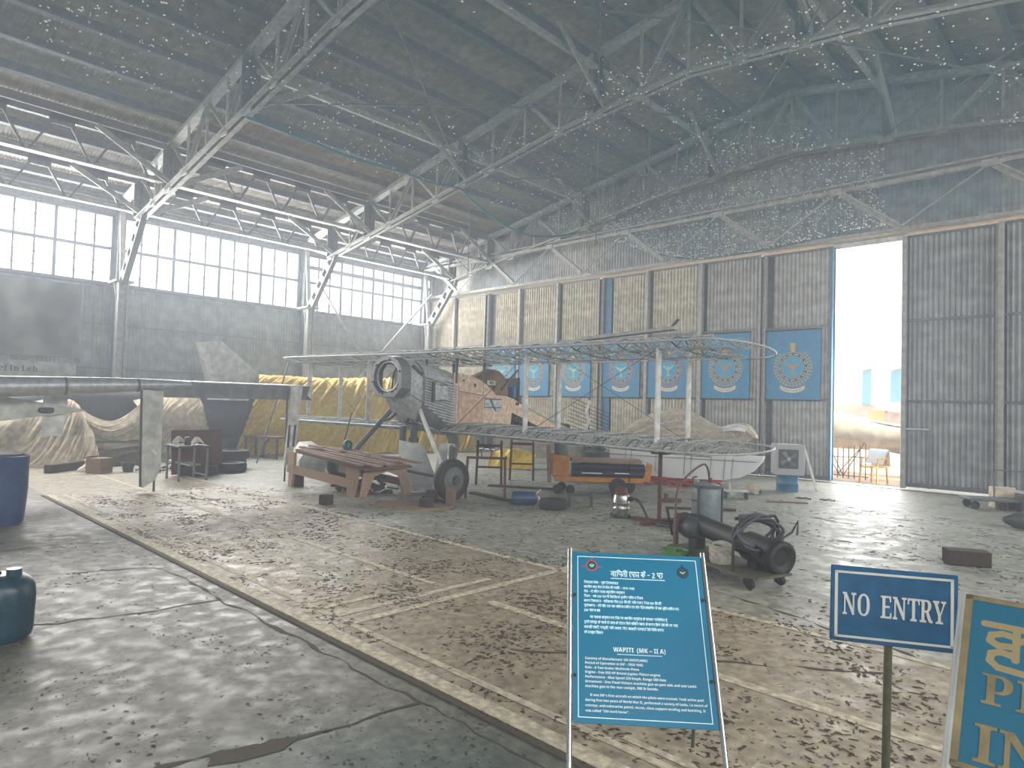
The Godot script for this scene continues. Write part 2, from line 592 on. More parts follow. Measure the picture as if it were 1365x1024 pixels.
func build_floor() -> void:
	var f := struct("floor", Shape.new().box(Vector3(-6.7, -0.2, -5.1), Vector3(31.4, 0.38, 26.4)), M.floor_far)
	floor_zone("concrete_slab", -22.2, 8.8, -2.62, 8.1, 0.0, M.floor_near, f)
	floor_zone("concrete_slab", -22.2, 8.8, -5.40, -2.62, 0.0, M.floor_main, f)
	floor_zone("concrete_slab", -22.2, 8.8, -18.2, -5.40, 0.0, M.floor_far, f)
	# raised kerb edge and painted lines
	part("floor_joint", Shape.new().box(Vector3(-4.0, 0.004, -2.56), Vector3(18.2, 0.012, 0.035)), M.crack, f)
	part("edge_strip", Shape.new().box(Vector3(-4.0, 0.005, -2.66), Vector3(18.2, 0.014, 0.11), Basis(), 0.004), M.line, f)
	ribbon(f, "painted_line", [Vector2(-13.1, -2.86), Vector2(5, -2.86)], 0.06, M.line)
	ribbon(f, "painted_line", [Vector2(-16, -4.07), Vector2(-4.85, -4.07)], 0.07, M.line)
	ribbon(f, "painted_line", [Vector2(-4.1, -4.07), Vector2(5, -4.07)], 0.09, M.line)
	ribbon(f, "painted_line", [Vector2(-16, -5.40), Vector2(6, -5.40)], 0.08, M.line)
	ribbon(f, "painted_line", [Vector2(-4.4, -2.75), Vector2(-4.42, -6.0)], 0.09, M.line)
	ribbon(f, "painted_line", [Vector2(-4.62, -2.75), Vector2(-4.64, -4.6)], 0.08, M.line)
	ribbon(f, "painted_line", [Vector2(-4.86, -2.75), Vector2(-4.88, -3.5)], 0.07, M.line)
	ribbon(f, "painted_line", [Vector2(-5.08, -2.75), Vector2(-5.10, -3.3)], 0.07, M.line)
	ribbon(f, "painted_line", [Vector2(-1.36, -3.15), Vector2(4, -3.15)], 0.16, M.line)
	ribbon(f, "painted_line", [Vector2(-1.95, -2.95), Vector2(4, -2.95)], 0.05, M.line)
	# cracks
	for k in [[[-8.78, -1.2], [-8.79, -1.84], [-8.52, -2.41]], [[-7.47, -1.3], [-7.25, -1.92], [-7.07, -2.33], [-6.61, -2.4], [-5.61, -2.38]], [[-5.9, -0.9], [-5.72, -1.53], [-5.64, -1.93], [-5.61, -2.38]],
			[[-5.61, -2.38], [-4.96, -2.41], [-4.25, -2.43], [-3.52, -2.41], [-3.0, -2.42], [-1.5, -2.45]], [[-3.25, -0.9], [-3.19, -1.41], [-3.14, -1.55], [-3.05, -1.85], [-3.02, -2.15], [-2.97, -2.42]],
			[[-9.3, -1.9], [-9.1, -2.45]], [[-3.2, -3.4], [-2.2, -4.2], [-1.2, -5.0]], [[-5.6, -6.6], [-3.4, -6.1], [-1.0, -5.4]], [[-8.2, -9.4], [-4.8, -10.2]], [[-6, -13.2], [-2.5, -12.4]], [[-5.2, -11.6], [-1.5, -11.0]], [[-1.0, -2.9], [-0.3, -3.4], [0.4, -4.2]]]:
		var pts: Array = []
		for q in k: pts.append(Vector2(q[0], q[1]))
		ribbon(f, "crack", pts, 0.018, M.crack, 0.0025, 0.03)
	part("broken_patch", Shape.new().prism(PackedVector2Array([Vector2(-3.22, -1.36), Vector2(-3.12, -1.30), Vector2(-3.06, -1.42), Vector2(-3.02, -1.62), Vector2(-3.08, -1.74), Vector2(-3.15, -1.62), Vector2(-3.13, -1.5)]), Vector3(0, 0.002, 0), Vector3.RIGHT, Vector3(0, 0, 1), 0.003), M.crack, f)
	# flakes of dried coating strewn over the slabs
	var cl := FastNoiseLite.new()
	cl.seed = 77
	cl.frequency = 1.0
	cl.fractal_octaves = 3
	for zone in [[3300, -4.2, -2.7, -13.0, 3.0, 0.036], [2600, -5.6, -4.2, -13.0, 3.0, 0.045], [700, -2.45, -0.4, -9.5, 1.0, 0.022], [2600, -13.5, -5.6, -12.0, 2.0, 0.055]]:
		var base := Shape.new()
		base.prism(PackedVector2Array([Vector2(-0.5, -0.08), Vector2(-0.2, -0.22), Vector2(0.15, -0.12), Vector2(0.5, -0.16), Vector2(0.36, 0.1), Vector2(0.05, 0.22), Vector2(-0.25, 0.1)]), Vector3.ZERO, Vector3.RIGHT, Vector3(0, 0, -1), 0.05)
		var list: Array = []
		var tries := 0
		while list.size() < int(zone[0]) and tries < 200000:
			tries += 1
			var x := rng.randf_range(zone[3], zone[4])
			var z := rng.randf_range(zone[1], zone[2])
			if rng.randf() > clampf(0.12 + 1.5 * cl.get_noise_2d(x, z * 1.4), 0.02, 1): continue
			var k: float = float(zone[5]) * rng.randf_range(0.35, 1.5)
			list.append(Transform3D(Basis(Vector3.UP, rng.randf_range(-1.6, 1.6) + 0.75) * Basis().scaled(Vector3(k, 0.06, k * rng.randf_range(0.35, 1.0))), Vector3(x, 0.003, z)))
		var mm := MultiMesh.new()
		mm.transform_format = MultiMesh.TRANSFORM_3D
		mm.mesh = base.mesh()
		mm.instance_count = list.size()
		for i in list.size(): mm.set_instance_transform(i, list[i])
		var mi := MultiMeshInstance3D.new()
		mi.name = numbered("floor_flakes", f)
		mi.multimesh = mm
		mi.material_override = M.flake
		mi.set_meta("kind", "stuff")
		f.add_child(mi, true)


# ------------------------------------------------------------------ walls and windows
func build_walls() -> void:
	var rows := [[0.0, 2.48], [2.44, 3.78], [3.74, 4.90]]
	for side in 2:
		var X: float = WALL_L if side == 0 else WALL_R
		var inw := 1.0 if side == 0 else -1.0
		# the solid outer skin, with a slot for the glazing
		var s := Shape.new()
		s.box(Vector3(X - inw * 0.2, 2.45, -5.0), Vector3(0.16, 4.9, 26.4))
		s.box(Vector3(X - inw * 0.2, 7.45, -5.0), Vector3(0.16, 0.86, 26.4))
		for z in [-18.1, -5.9, -11.9, 0.15, 7.9]:
			s.box(Vector3(X - inw * 0.2, 5.95, z), Vector3(0.16, 2.2, 0.2))
		var w := struct("wall_left" if side == 0 else "wall_right", s, M.wall)
		var bays := [[-18.0, -15.0], [-15.0, -12.0], [-12.0, -9.0], [-9.0, -6.0], [-6.0, -3.0], [-3.0, 0.0], [0.0, 4.0], [4.0, 8.0]]
		for b in bays.size():
			for r in 3:
				var q := Shape.new()
				var o := Vector3(X - inw * (0.035 - 0.012 * (r % 2)), 0, 0)
				if inw > 0: q.corr(-bays[b][1], -bays[b][0], rows[r][0], rows[r][1], 0.1, 0.012, o, Basis(Vector3(0, 0, -1), Vector3.UP, Vector3(1, 0, 0)), 5)
				else: q.corr(bays[b][0], bays[b][1], rows[r][0], rows[r][1], 0.1, 0.012, o, Basis(Vector3(0, 0, 1), Vector3.UP, Vector3(-1, 0, 0)), 5)
				part("wall_sheet", q, M.wall if (b + r) % 3 else M.wall_b, w)
		for y in [2.46, 3.76]:
			part("lap_rail", Shape.new().box(Vector3(X + inw * 0.01, y, -5), Vector3(0.03, 0.035, 26)), M.frame, w)
		# head band above the glazing, with the gutter rail
		part("head_band", Shape.new().box(Vector3(X - inw * 0.03, 7.28, -5), Vector3(0.12, 0.46, 26.2)), M.frame, w)
		part("gutter_rail", Shape.new().box(Vector3(X + inw * 0.06, 7.42, -5), Vector3(0.08, 0.05, 26.2)), M.steel, w)
		part("sill", Shape.new().box(Vector3(X + inw * 0.02, 4.93, -5), Vector3(0.16, 0.07, 26.2), Basis(), 0.01), M.frame, w)
		# glazing, one window to a bay
		for b in [[-17.85, -12.05], [-11.75, -6.05], [-5.75, 0.0], [0.3, 7.8]]:
			var win := group_node("window_%d" % (counts.get("win", 0) + 1))
			counts["win"] = counts.get("win", 0) + 1
			var z0: float = b[0]
			var z1: float = b[1]
			var n := int(round((z1 - z0) / 0.483))
			var dz := (z1 - z0) / n
			var fr := Shape.new()
			for y in [4.99, 6.03, 7.02]:
				fr.box(Vector3(X - inw * 0.06, y, (z0 + z1) * 0.5), Vector3(0.07, 0.06 if y != 6.03 else 0.085, z1 - z0))
			if z0 < -17.0 and side == 0:
				fr.box(Vector3(X - inw * 0.02, 6.58, (z0 + z1) * 0.5), Vector3(0.09, 0.13, z1 - z0))
			part("window_frame", fr, M.frame, win)
			for i in n + 1:
				var mu := Shape.new()
				var wide := 0.075 if i % 3 == 0 else 0.042
				mu.box(Vector3(X - inw * 0.06, 6.0, z0 + dz * i), Vector3(0.06, 2.08, wide))
				if i % 3 != 0:
					for y in [5.25, 5.6, 6.3, 6.66]:
						mu.box(Vector3(X - inw * 0.05, y, z0 + dz * i), Vector3(0.07, 0.035, 0.1))
				part("mullion", mu, M.frame, win)
			for i in n:
				for r in 2:
					var p := Shape.new()
					p.box(Vector3(X - inw * 0.065, 5.51 if r == 0 else 6.53, z0 + dz * (i + 0.5)), Vector3(0.006, 0.96, dz - 0.03))
					part("pane", p, M.panes[(i * 7 + r * 3) % 3], win)
	# back wall behind the visitors, with its wide entrance open
	var bk := Shape.new()
	bk.box(Vector3(-11.6, 5.1, BACK_Z + 0.1), Vector3(21.4, 10.4, 0.2))
	bk.box(Vector3(6.9, 5.1, BACK_Z + 0.1), Vector3(4.0, 10.4, 0.2))
	bk.box(Vector3(2.0, 7.8, BACK_Z + 0.1), Vector3(6.0, 5.0, 0.2))
	struct("wall_back", bk, M.wall_b)
	var wb := thing("wall_bracing", "pair of long sloping braces on the windowed wall, in the bay beside the end wall", "bracing", Vector3(-21.6, 0, -15.0))
	part("brace", Shape.new().bar(Vector3(0, 6.0, 2.8), Vector3(-0.2, 1.2, -1.1), 0.08, 0.06), M.steel, wb)
	part("brace", Shape.new().bar(Vector3(0, 6.3, -2.5), Vector3(-0.2, 1.2, 2.1), 0.08, 0.06), M.steel, wb)
	# photograph board and its caption strip on the windowed wall
	var t := thing("photo_board", "large faded photograph board on the windowed wall above a caption strip", "photo board", Vector3(WALL_L + 0.05, 0, 0))
	part("print", Shape.new().box(Vector3(0.02, 3.75, -3.2), Vector3(0.03, 2.1, 3.6)), mat(Color(0.55, 0.56, 0.53), 0.7, 0.0, grey_tex(31, 0.01, 256, 0.45, 1.1, 3), 0.25), t)
	part("frame_edge", Shape.new().box(Vector3(0.02, 4.84, -3.2), Vector3(0.05, 0.06, 3.7)).box(Vector3(0.02, 3.7, -5.02), Vector3(0.05, 2.3, 0.05)), M.wall_b, t)
	t = thing("caption_strip", "pale caption strip with serif lettering on the windowed wall under the photograph board", "sign", Vector3(WALL_L + 0.05, 0, 0))
	part("strip", Shape.new().box(Vector3(0.03, 2.30, -3.0), Vector3(0.04, 0.52, 3.9)), M.cover_strip, t)
	text("lettering", "Relief In Leh", 0.22, "serif", M.black, t, Transform3D(Basis(Vector3(0, 0, -1), Vector3.UP, Vector3(1, 0, 0)), Vector3(0.055, 2.34, -3.42)), 0.004, false, true, Vector2(1.25, 0.16))

func text(called: String, what: String, height: float, face: String, m: Material, par: Node, xf: Transform3D, depth := 0.004, left := false, bold := true, fit := Vector2.ZERO) -> MeshInstance3D:
	var f := SystemFont.new()
	f.font_names = PackedStringArray(["Droid Serif" if face == "serif" else "Droid Sans"])
	f.font_weight = 700 if bold else 400
	var t := TextMesh.new()
	t.font = f
	t.text = what
	t.font_size = 48
	t.pixel_size = height / 48.0 * 1.36
	t.depth = depth
	t.curve_step = 3.0
	t.horizontal_alignment = HORIZONTAL_ALIGNMENT_LEFT if left else HORIZONTAL_ALIGNMENT_CENTER
	var o := MeshInstance3D.new()
	o.name = numbered(called, par)
	o.mesh = t
	o.material_override = m
	o.transform = xf
	if fit.x > 0.0:      # stretch the lettering to the painted size
		var bb := t.get_aabb()
		o.transform = xf * Transform3D(Basis().scaled(Vector3(fit.x / bb.size.x, fit.y / bb.size.y, 1)), Vector3.ZERO)
	par.add_child(o, true)
	return o


# ------------------------------------------------------------------ roof
func yt(x: float) -> float:      # top chord
	return 10.2 - 0.184 * absf(x - RIDGE)

func yb(x: float) -> float:      # bottom chord
	var d := absf(x - RIDGE)
	return 8.27 - (d - 3.5) * 0.162 if d > 3.5 else lerpf(8.58, 8.27, d / 3.5)

func build_roof() -> void:
	var c := group_node("ceiling")
	# outer roof deck, so that no light comes through the laps
	var s := Shape.new()
	for side in [-1.0, 1.0]:
		var a := Vector3(RIDGE, 10.62, -5.1)
		var b := Vector3(RIDGE + side * 16.1, 10.62 - 0.184 * 16.1, -5.1)
		s.box((a + b) * 0.5, Vector3(a.distance_to(b), 0.06, 27.2), Basis(Vector3(side * 1.0, -0.184, 0).normalized() * side, Vector3(side * 0.184, 1, 0).normalized(), Vector3(0, 0, 1)))
	part("roof_deck", s, M.roof_b, c)
	# corrugated sheets running down the slope
	for side in [-1.0, 1.0]:
		var down := Vector3(side, -0.184, 0).normalized()
		var up := Vector3(side * 0.184, 1, 0).normalized()
		for r in 7:
			for k in 12:
				var q := Shape.new()
				var z0 := -18.3 + k * 2.2
				var o := Vector3(RIDGE, 10.50, 0) - up * (0.012 * (r % 2))
				var d0 := r * 2.35
				# the sheet's own x runs along the building, its y down the slope
				if side < 0: q.corr(z0, z0 + 2.2, d0, d0 + 2.40, 0.085, 0.014, o, Basis(Vector3(0, 0, 1), down, -up), 4)
				else: q.corr(-z0 - 2.2, -z0, d0, d0 + 2.40, 0.085, 0.014, o, Basis(Vector3(0, 0, -1), down, -up), 4)
				var mm: Material = [M.roof_a, M.roof_b, M.roof_c][(k * 5 + r * 7 + k / 3) % 3]
				part("roof_sheet", q, mm, c)
		# purlins
		for k in 15:
			var d := 0.35 + k * 1.125
			var o := Vector3(RIDGE, 10.50, 0) + down * d - up * 0.12
			var b := Basis(down, up, Vector3(0, 0, 1) * (1.0 if side > 0 else -1.0))
			var p := Shape.new()
			p.box(o + Vector3(0, 0, -5.1), Vector3(0.035, 0.2, 26.2), b)
			p.box(o + down * 0.05 - up * 0.1 + Vector3(0, 0, -5.1), Vector3(0.12, 0.025, 26.2), b)
			part("purlin", p, M.steel_dark, c)

func build_trusses() -> void:
	var names := ["roof truss above the entrance, nearest the visitors", "steel roof truss over the left of the frame, first from the camera", "steel roof truss across the middle, standing between two others", "steel roof truss against the far end wall above the sliding doors"]
	for k in 4:
		var z: float = TRUSS_Z[k]
		var t := thing("roof_truss", names[k], "roof truss", Vector3(0, 0, z), 0.0, "")
		var L := Vector3(-21.6, yt(-21.6), 0)
		var N := func(x: float, top: bool) -> Vector3: return Vector3(x, yt(x) if top else yb(x), 0)
		for sgn in [-1.0, 1.0]:
			var e: float = RIDGE + sgn * 15.0
			part("top_chord", Shape.new().bar(N.call(RIDGE, true), N.call(e, true), 0.22, 0.11).bar(N.call(RIDGE, true) + Vector3(0, 0.07, 0.05), N.call(e, true) + Vector3(0, 0.07, 0.05), 0.02, 0.1), M.steel, t)
			var b := Shape.new()
			var xs := [RIDGE, RIDGE + sgn * 3.5, RIDGE + sgn * 13.6]
			for i in 2:
				for o in [-0.09, 0.09]:
					b.bar(N.call(xs[i], false) + Vector3(0, 0, o), N.call(xs[i + 1], false) + Vector3(0, 0, o), 0.11, 0.03)
					b.bar(N.call(xs[i], false) + Vector3(0, 0.05, o * 0.5), N.call(xs[i + 1], false) + Vector3(0, 0.05, o * 0.5), 0.02, 0.1)
			part("bottom_chord", b, M.steel, t)
		for i in POSTS.size():
			var x: float = POSTS[i]
			var a: Vector3 = N.call(x, true)
			var b: Vector3 = N.call(x, false)
			var p := Shape.new()
			for o in [-0.1, 0.1]:
				p.bar(a + Vector3(0, 0, o), b + Vector3(0, 0, o), 0.2, 0.03, Vector3.RIGHT)
			p.bar(a, b, 0.03, 0.2, Vector3.RIGHT)
			part("post", p, M.steel_dark, t)
			gusset(t, a, 0.36)
			gusset(t, b, 0.34)
			if i == POSTS.size() - 1: continue
			var x2: float = POSTS[i + 1]
			var n := 1 if absf(x2 - x) < 3.0 else 2
			# W bracing between the posts
			var top: Array[Vector3] = []
			var bot: Array[Vector3] = []
			for j in n + 1: top.append(N.call(lerpf(x, x2, float(j) / n), true))
			for j in n: bot.append(N.call(lerpf(x, x2, (j + 0.5) / n), false))
			for j in n:
				part("diagonal", Shape.new().angle(top[j], bot[j], 0.09, 0.02), M.steel, t)
				part("diagonal", Shape.new().angle(bot[j], top[j + 1], 0.09, 0.02), M.steel, t)
				var up: Vector3 = N.call(bot[j].x, true)
				part("hanger", Shape.new().bar(up, bot[j], 0.05, 0.05), M.steel, t)
				gusset(t, bot[j], 0.28)
				if j > 0:
					gusset(t, top[j], 0.3)
					part("hanger", Shape.new().bar(top[j], N.call(top[j].x, false), 0.05, 0.05), M.steel, t)
		# end pieces down to the wall
		for sgn in [-1.0, 1.0]:
			var e: float = RIDGE + sgn * 13.5
			var w: float = RIDGE + sgn * 15.3
			part("end_diagonal", Shape.new().angle(Vector3(w, 7.25, 0), Vector3(e, yb(e) + 0.05, 0), 0.1, 0.02), M.steel, t)
	# girders along the building at the eaves, rods and fly braces
	var bays := [[TRUSS_Z[1], TRUSS_Z[0]], [TRUSS_Z[2], TRUSS_Z[1]], [TRUSS_Z[3], TRUSS_Z[2]]]
	var where := ["near", "middle", "far"]
	var nth := ["first", "second", "third", "fourth", "fifth", "sixth", "seventh"]
	for bi in 3:
		for xi in 2:
			var x: float = POSTS[xi]
			var t := thing("lattice_girder", "lattice eaves girder in the %s bay, %s the windows" % [where[bi], "closest to" if xi == 0 else "one step in from"], "girder", Vector3(x, 0, 0))
			var z0: float = bays[bi][0] + 0.15
			var z1: float = bays[bi][1] - 0.15
			var ya := yt(x) - 0.08
			var yl := yb(x) + 0.12
			part("upper_chord", Shape.new().box(Vector3(0, ya, (z0 + z1) * 0.5), Vector3(0.12, 0.14, z1 - z0)), M.steel_dark, t)
			part("lower_chord", Shape.new().box(Vector3(0, yl, (z0 + z1) * 0.5), Vector3(0.16, 0.03, z1 - z0)).box(Vector3(-0.06, yl + 0.07, (z0 + z1) * 0.5), Vector3(0.02, 0.12, z1 - z0)), M.steel, t)
			for g in 4:
				var zg := lerpf(z0, z1, (g + 0.75) / 4.5)
				part("gusset_plate", Shape.new().box(Vector3(0.05, ya - 0.07, zg), Vector3(0.02, 0.24, 0.5)), M.steel_dark, t)
				var h := (z1 - z0) / 9.0
				part("web", Shape.new().bar(Vector3(0, ya - 0.12, zg - 0.18), Vector3(0, yl, zg - h * 0.95), 0.05, 0.05).bar(Vector3(0, ya - 0.12, zg + 0.18), Vector3(0, yl, zg + h * 0.95), 0.05, 0.05), M.steel_dark, t)
		for xi in (range(2, 6) if bi > 0 else []):
			var x: float = POSTS[xi]
			var t := thing("tie_rail", "long steel tie rail under the %s roof bay, %s line from the windows" % [where[bi], nth[xi]], "tie rail", Vector3(x, 0, 0))
			var z0: float = bays[bi][0]
			var z1: float = bays[bi][1]
			part("rail", Shape.new().bar(Vector3(0, yt(x) - 0.35, z0 + 0.1), Vector3(0, yt(x) - 0.35, z1 - 0.1), 0.09, 0.12), M.steel, t)
		for xi in range(0, 7 if bi > 0 else 2):
			var x: float = POSTS[xi]
			for e in 2:
				var zt: float = bays[bi][e]
				var dir := 1.0 if e == 0 else -1.0
				var t := thing("fly_brace", "sloping fly brace at the %s end of the %s bay, %s post from the windows" % ["far" if e == 0 else "near", where[bi], nth[xi]], "brace", Vector3(x + 0.2, 0, zt))
				part("strut", Shape.new().angle(Vector3(0, yb(x) + 0.08, dir * 0.1), Vector3(0, yt(x) - 0.1, dir * 1.75), 0.12, 0.03), M.steel, t)
		# crossed rods under the roof
		for xi in ([2, 3, 4] if bi > 0 else []):
			var x0: float = POSTS[xi]
			var x1: float = POSTS[xi + 1]
			var t := thing("cross_bracing", "crossed bracing rods under the %s roof bay, %s" % [where[bi], ["left of the ridge", "just left of the ridge line", "right of the ridge"][xi - 2]], "bracing", Vector3(x0, 0, bays[bi][0]))
			var len := absf(float(bays[bi][1]) - float(bays[bi][0]))
			for q in [[0, 1], [1, 0]]:
				part("rod", Shape.new().bar(Vector3(0, yb(x0) + 0.15, len * q[0]), Vector3(x1 - x0, yb(x1) + 0.15, len * q[1]), 0.03, 0.03), M.steel_dark, t)
	for q in [[-13.3, -12.0, 8.1, 5.2, "left"], [-9.0, -12.0, 8.3, 5.4, "middle"], [-7.7, -12.1, 8.4, 6.6, "right"], [-18.6, -8.0, 7.6, 4.6, "windowed"]]:
		solo("hanging_wire", Shape.new().bar(Vector3.ZERO, Vector3(0, q[3] - yt(q[0]) - 0.29, 0), 0.016, 0.016), M.steel_dark, "thin wire hanging straight down from the trusses, %s one" % q[4], "wire", Vector3(q[0], yt(q[0]) + 0.29, q[1]))

func gusset(t: Node, at: Vector3, w: float) -> void:
	var p := PackedVector2Array([Vector2(-w * 0.5, -w * 0.3), Vector2(w * 0.5, -w * 0.3), Vector2(w * 0.5, w * 0.15), Vector2(w * 0.25, w * 0.42), Vector2(-w * 0.25, w * 0.42), Vector2(-w * 0.5, w * 0.15)])
	part("gusset_plate", Shape.new().prism(p, at + Vector3(0, 0, 0.06), Vector3.RIGHT, Vector3.UP, 0.02), M.steel, t)

func build_columns() -> void:
	for k in 4:
		for side in 2:
			if side == 1 and k == 3: continue
			var z: float = TRUSS_Z[k]
			var s := 1.0 if side == 0 else -1.0
			var X: float = WALL_L if side == 0 else WALL_R
			var lab: String = ["steel stanchion by the entrance end", "steel stanchion at the first truss", "steel stanchion at the middle truss", "steel stanchion in the corner by the sliding doors"][k] + (", on the windowed wall" if side == 0 else ", on the right hand wall")
			var t := thing("stanchion", lab, "column", Vector3(X, 0, z))
			var shaft := Shape.new()
			for o in [-0.11, 0.11]:
				shaft.box(Vector3(s * 0.55, 2.5, o), Vector3(0.24, 5.0, 0.035))
			shaft.box(Vector3(s * 0.55, 2.5, 0), Vector3(0.03, 5.0, 0.2))
			part("shaft", shaft, M.steel, t)
			part("base_plate", Shape.new().box(Vector3(s * 0.55, 0.03, 0), Vector3(0.5, 0.05, 0.42)), M.steel_dark, t)
			part("wall_post", Shape.new().box(Vector3(s * 0.14, 3.7, 0), Vector3(0.2, 7.3, 0.16)), M.steel_dark, t)
			part("bracket", Shape.new().box(Vector3(s * 0.4, 5.0, 0.0), Vector3(0.75, 0.05, 0.5)).bar(Vector3(s * 0.5, 4.95, 0.2), Vector3(s * 0.5, 4.0, 0.05), 0.04, 0.04), M.steel, t)
			part("inner_leg", Shape.new().bar(Vector3(s * 0.5, 5.0, 0), Vector3(s * 0.2, 7.2, 0), 0.14, 0.06), M.steel, t)
			# battened knee that carries the truss
			var a := Vector3(s * 0.6, 5.0, 0)
			var b := Vector3(s * 2.05, yb(-20.1) - 0.02, 0)
			var kn := Shape.new()
			var d := (b - a).normalized()
			var nrm := Vector3(-d.y, d.x, 0)
			for o in [-0.13, 0.13]:
				kn.bar(a + nrm * o, b + nrm * o, 0.16, 0.05)
			part("knee_flange", kn, M.steel_dark, t)
			for i in 5:
				part("batten", Shape.new().bar(a.lerp(b, 0.06 + i * 0.225), a.lerp(b, 0.06 + i * 0.225 + 0.11), 0.14, 0.22), M.steel_dark, t)


# ------------------------------------------------------------------ end wall: sliding doors, crest boards, net
func leaf(n: int, x0: float, x1: float, z: float, m: Material, gap: float, bottom := 0.03) -> Node3D:
	var d := group_node("door_%d" % n)
	d.position = Vector3(x0, 0, z)
	var w := x1 - x0
	var ys := [bottom, 2.1, 4.03, 6.06]
	for r in 3:
		var s := Shape.new()
		s.corr(gap + 0.1, w - 0.02, ys[r] + 0.02, ys[r + 1] - 0.02, 0.11, 0.03, Vector3(0, 0, 0.025), Basis(), 6)
		part("door_sheet", s, m, d)
	part("backing", Shape.new().box(Vector3(w * 0.5 + 0.03, 3.04 + bottom * 0.5, -0.05), Vector3(w - 0.02, 6.04 - bottom, 0.02)), M.steel_dark, d)
	for y in ys.slice(1):
		part("rail", Shape.new().box(Vector3(w * 0.5, y, 0.045), Vector3(w - 0.02, 0.06, 0.04)), M.frame, d)
	part("rail", Shape.new().box(Vector3(w * 0.5, ys[0] + 0.05, 0.045), Vector3(w - 0.02, 0.1, 0.04)), M.frame, d)
	part("stile", Shape.new().box(Vector3(0.05, 3.05, 0.07), Vector3(0.1, 6.05, 0.16), Basis(), 0.012), M.steel, d)
	part("stile", Shape.new().box(Vector3(w - 0.04, 3.05, 0.045), Vector3(0.06, 6.05, 0.05), Basis(), 0.008), M.steel, d)
	return d

func crest_texture(kind: int) -> ImageTexture:
	var w := 224
	var h := 288
	var im := Image.create(w, h, false, Image.FORMAT_RGB8)
	var blue := Color(0.15, 0.50, 0.67)
	var n := FastNoiseLite.new()
	n.seed = 40 + kind
	n.frequency = 0.03
	var gold := Color(0.72, 0.62, 0.36)
	var pale := Color(0.80, 0.80, 0.72)
	var wing: Color = [Color(0.70, 0.74, 0.45), Color(0.62, 0.70, 0.62), Color(0.66, 0.50, 0.34)][kind]
	for y in h:
		for x in w:
			var c := blue.darkened(0.10 * (n.get_noise_2d(x, y) + 0.4))
			var p := Vector2((x - w * 0.5) / w, (y - h * 0.53) / w)
			var r := p.length()
			var a := atan2(p.y, p.x)
			if r < 0.36 and r > 0.295 and p.y > -0.27:      # wreath of little leaves
				if sin(a * 34.0) + 0.8 * sin((r - 0.33) * 130.0) > 0.25: c = [gold, Color(0.66, 0.36, 0.34), gold][kind]
			elif r <= 0.285 and r > 0.205:
				c = Color(0.16, 0.25, 0.36)
				if r > 0.272 or r < 0.214: c = gold
				elif absf(r - 0.243) < 0.014 and sin(a * 40.0) > -0.1 and sin(a * 13.0) > -0.6: c = pale
			elif r <= 0.205:
				c = Color(0.18, 0.56, 0.70)
				var q := absf(p.x)
				var lift := 0.0 - 0.55 * q
				if q < 0.13 and p.y - lift < 0.034 * (1.1 - q * 6.0) and p.y - lift > -0.028: c = wing
				elif q < 0.014 and p.y > -0.07 and p.y < 0.14: c = wing
				elif q < 0.05 and absf(p.y - 0.13) < 0.012: c = wing
			# crown block on top
			if absf(p.x) < 0.055 and p.y < -0.29 and p.y > -0.46: c = gold if absf(p.x) < 0.03 or fmod(p.y + 2.0, 0.05) < 0.028 else gold.darkened(0.35)
			# scroll below
			var sy := 0.44 - 1.3 * p.x * p.x
			if absf(p.x) < 0.24 and absf(p.y - sy) < 0.036:
				c = pale
				if absf(p.y - sy) < 0.012 and sin(p.x * 190.0) > 0.0 and absf(p.x) < 0.19: c = Color(0.55, 0.28, 0.26)
				if absf(p.x) > 0.21: c = gold
			elif absf(p.x) < 0.20 and absf(p.y - 0.365 + p.x * p.x) < 0.014 and sin(p.x * 120.0) > -0.4: c = Color(0.66, 0.40, 0.40)
			im.set_pixel(x, y, c)
	im.generate_mipmaps()
	return ImageTexture.create_from_image(im)

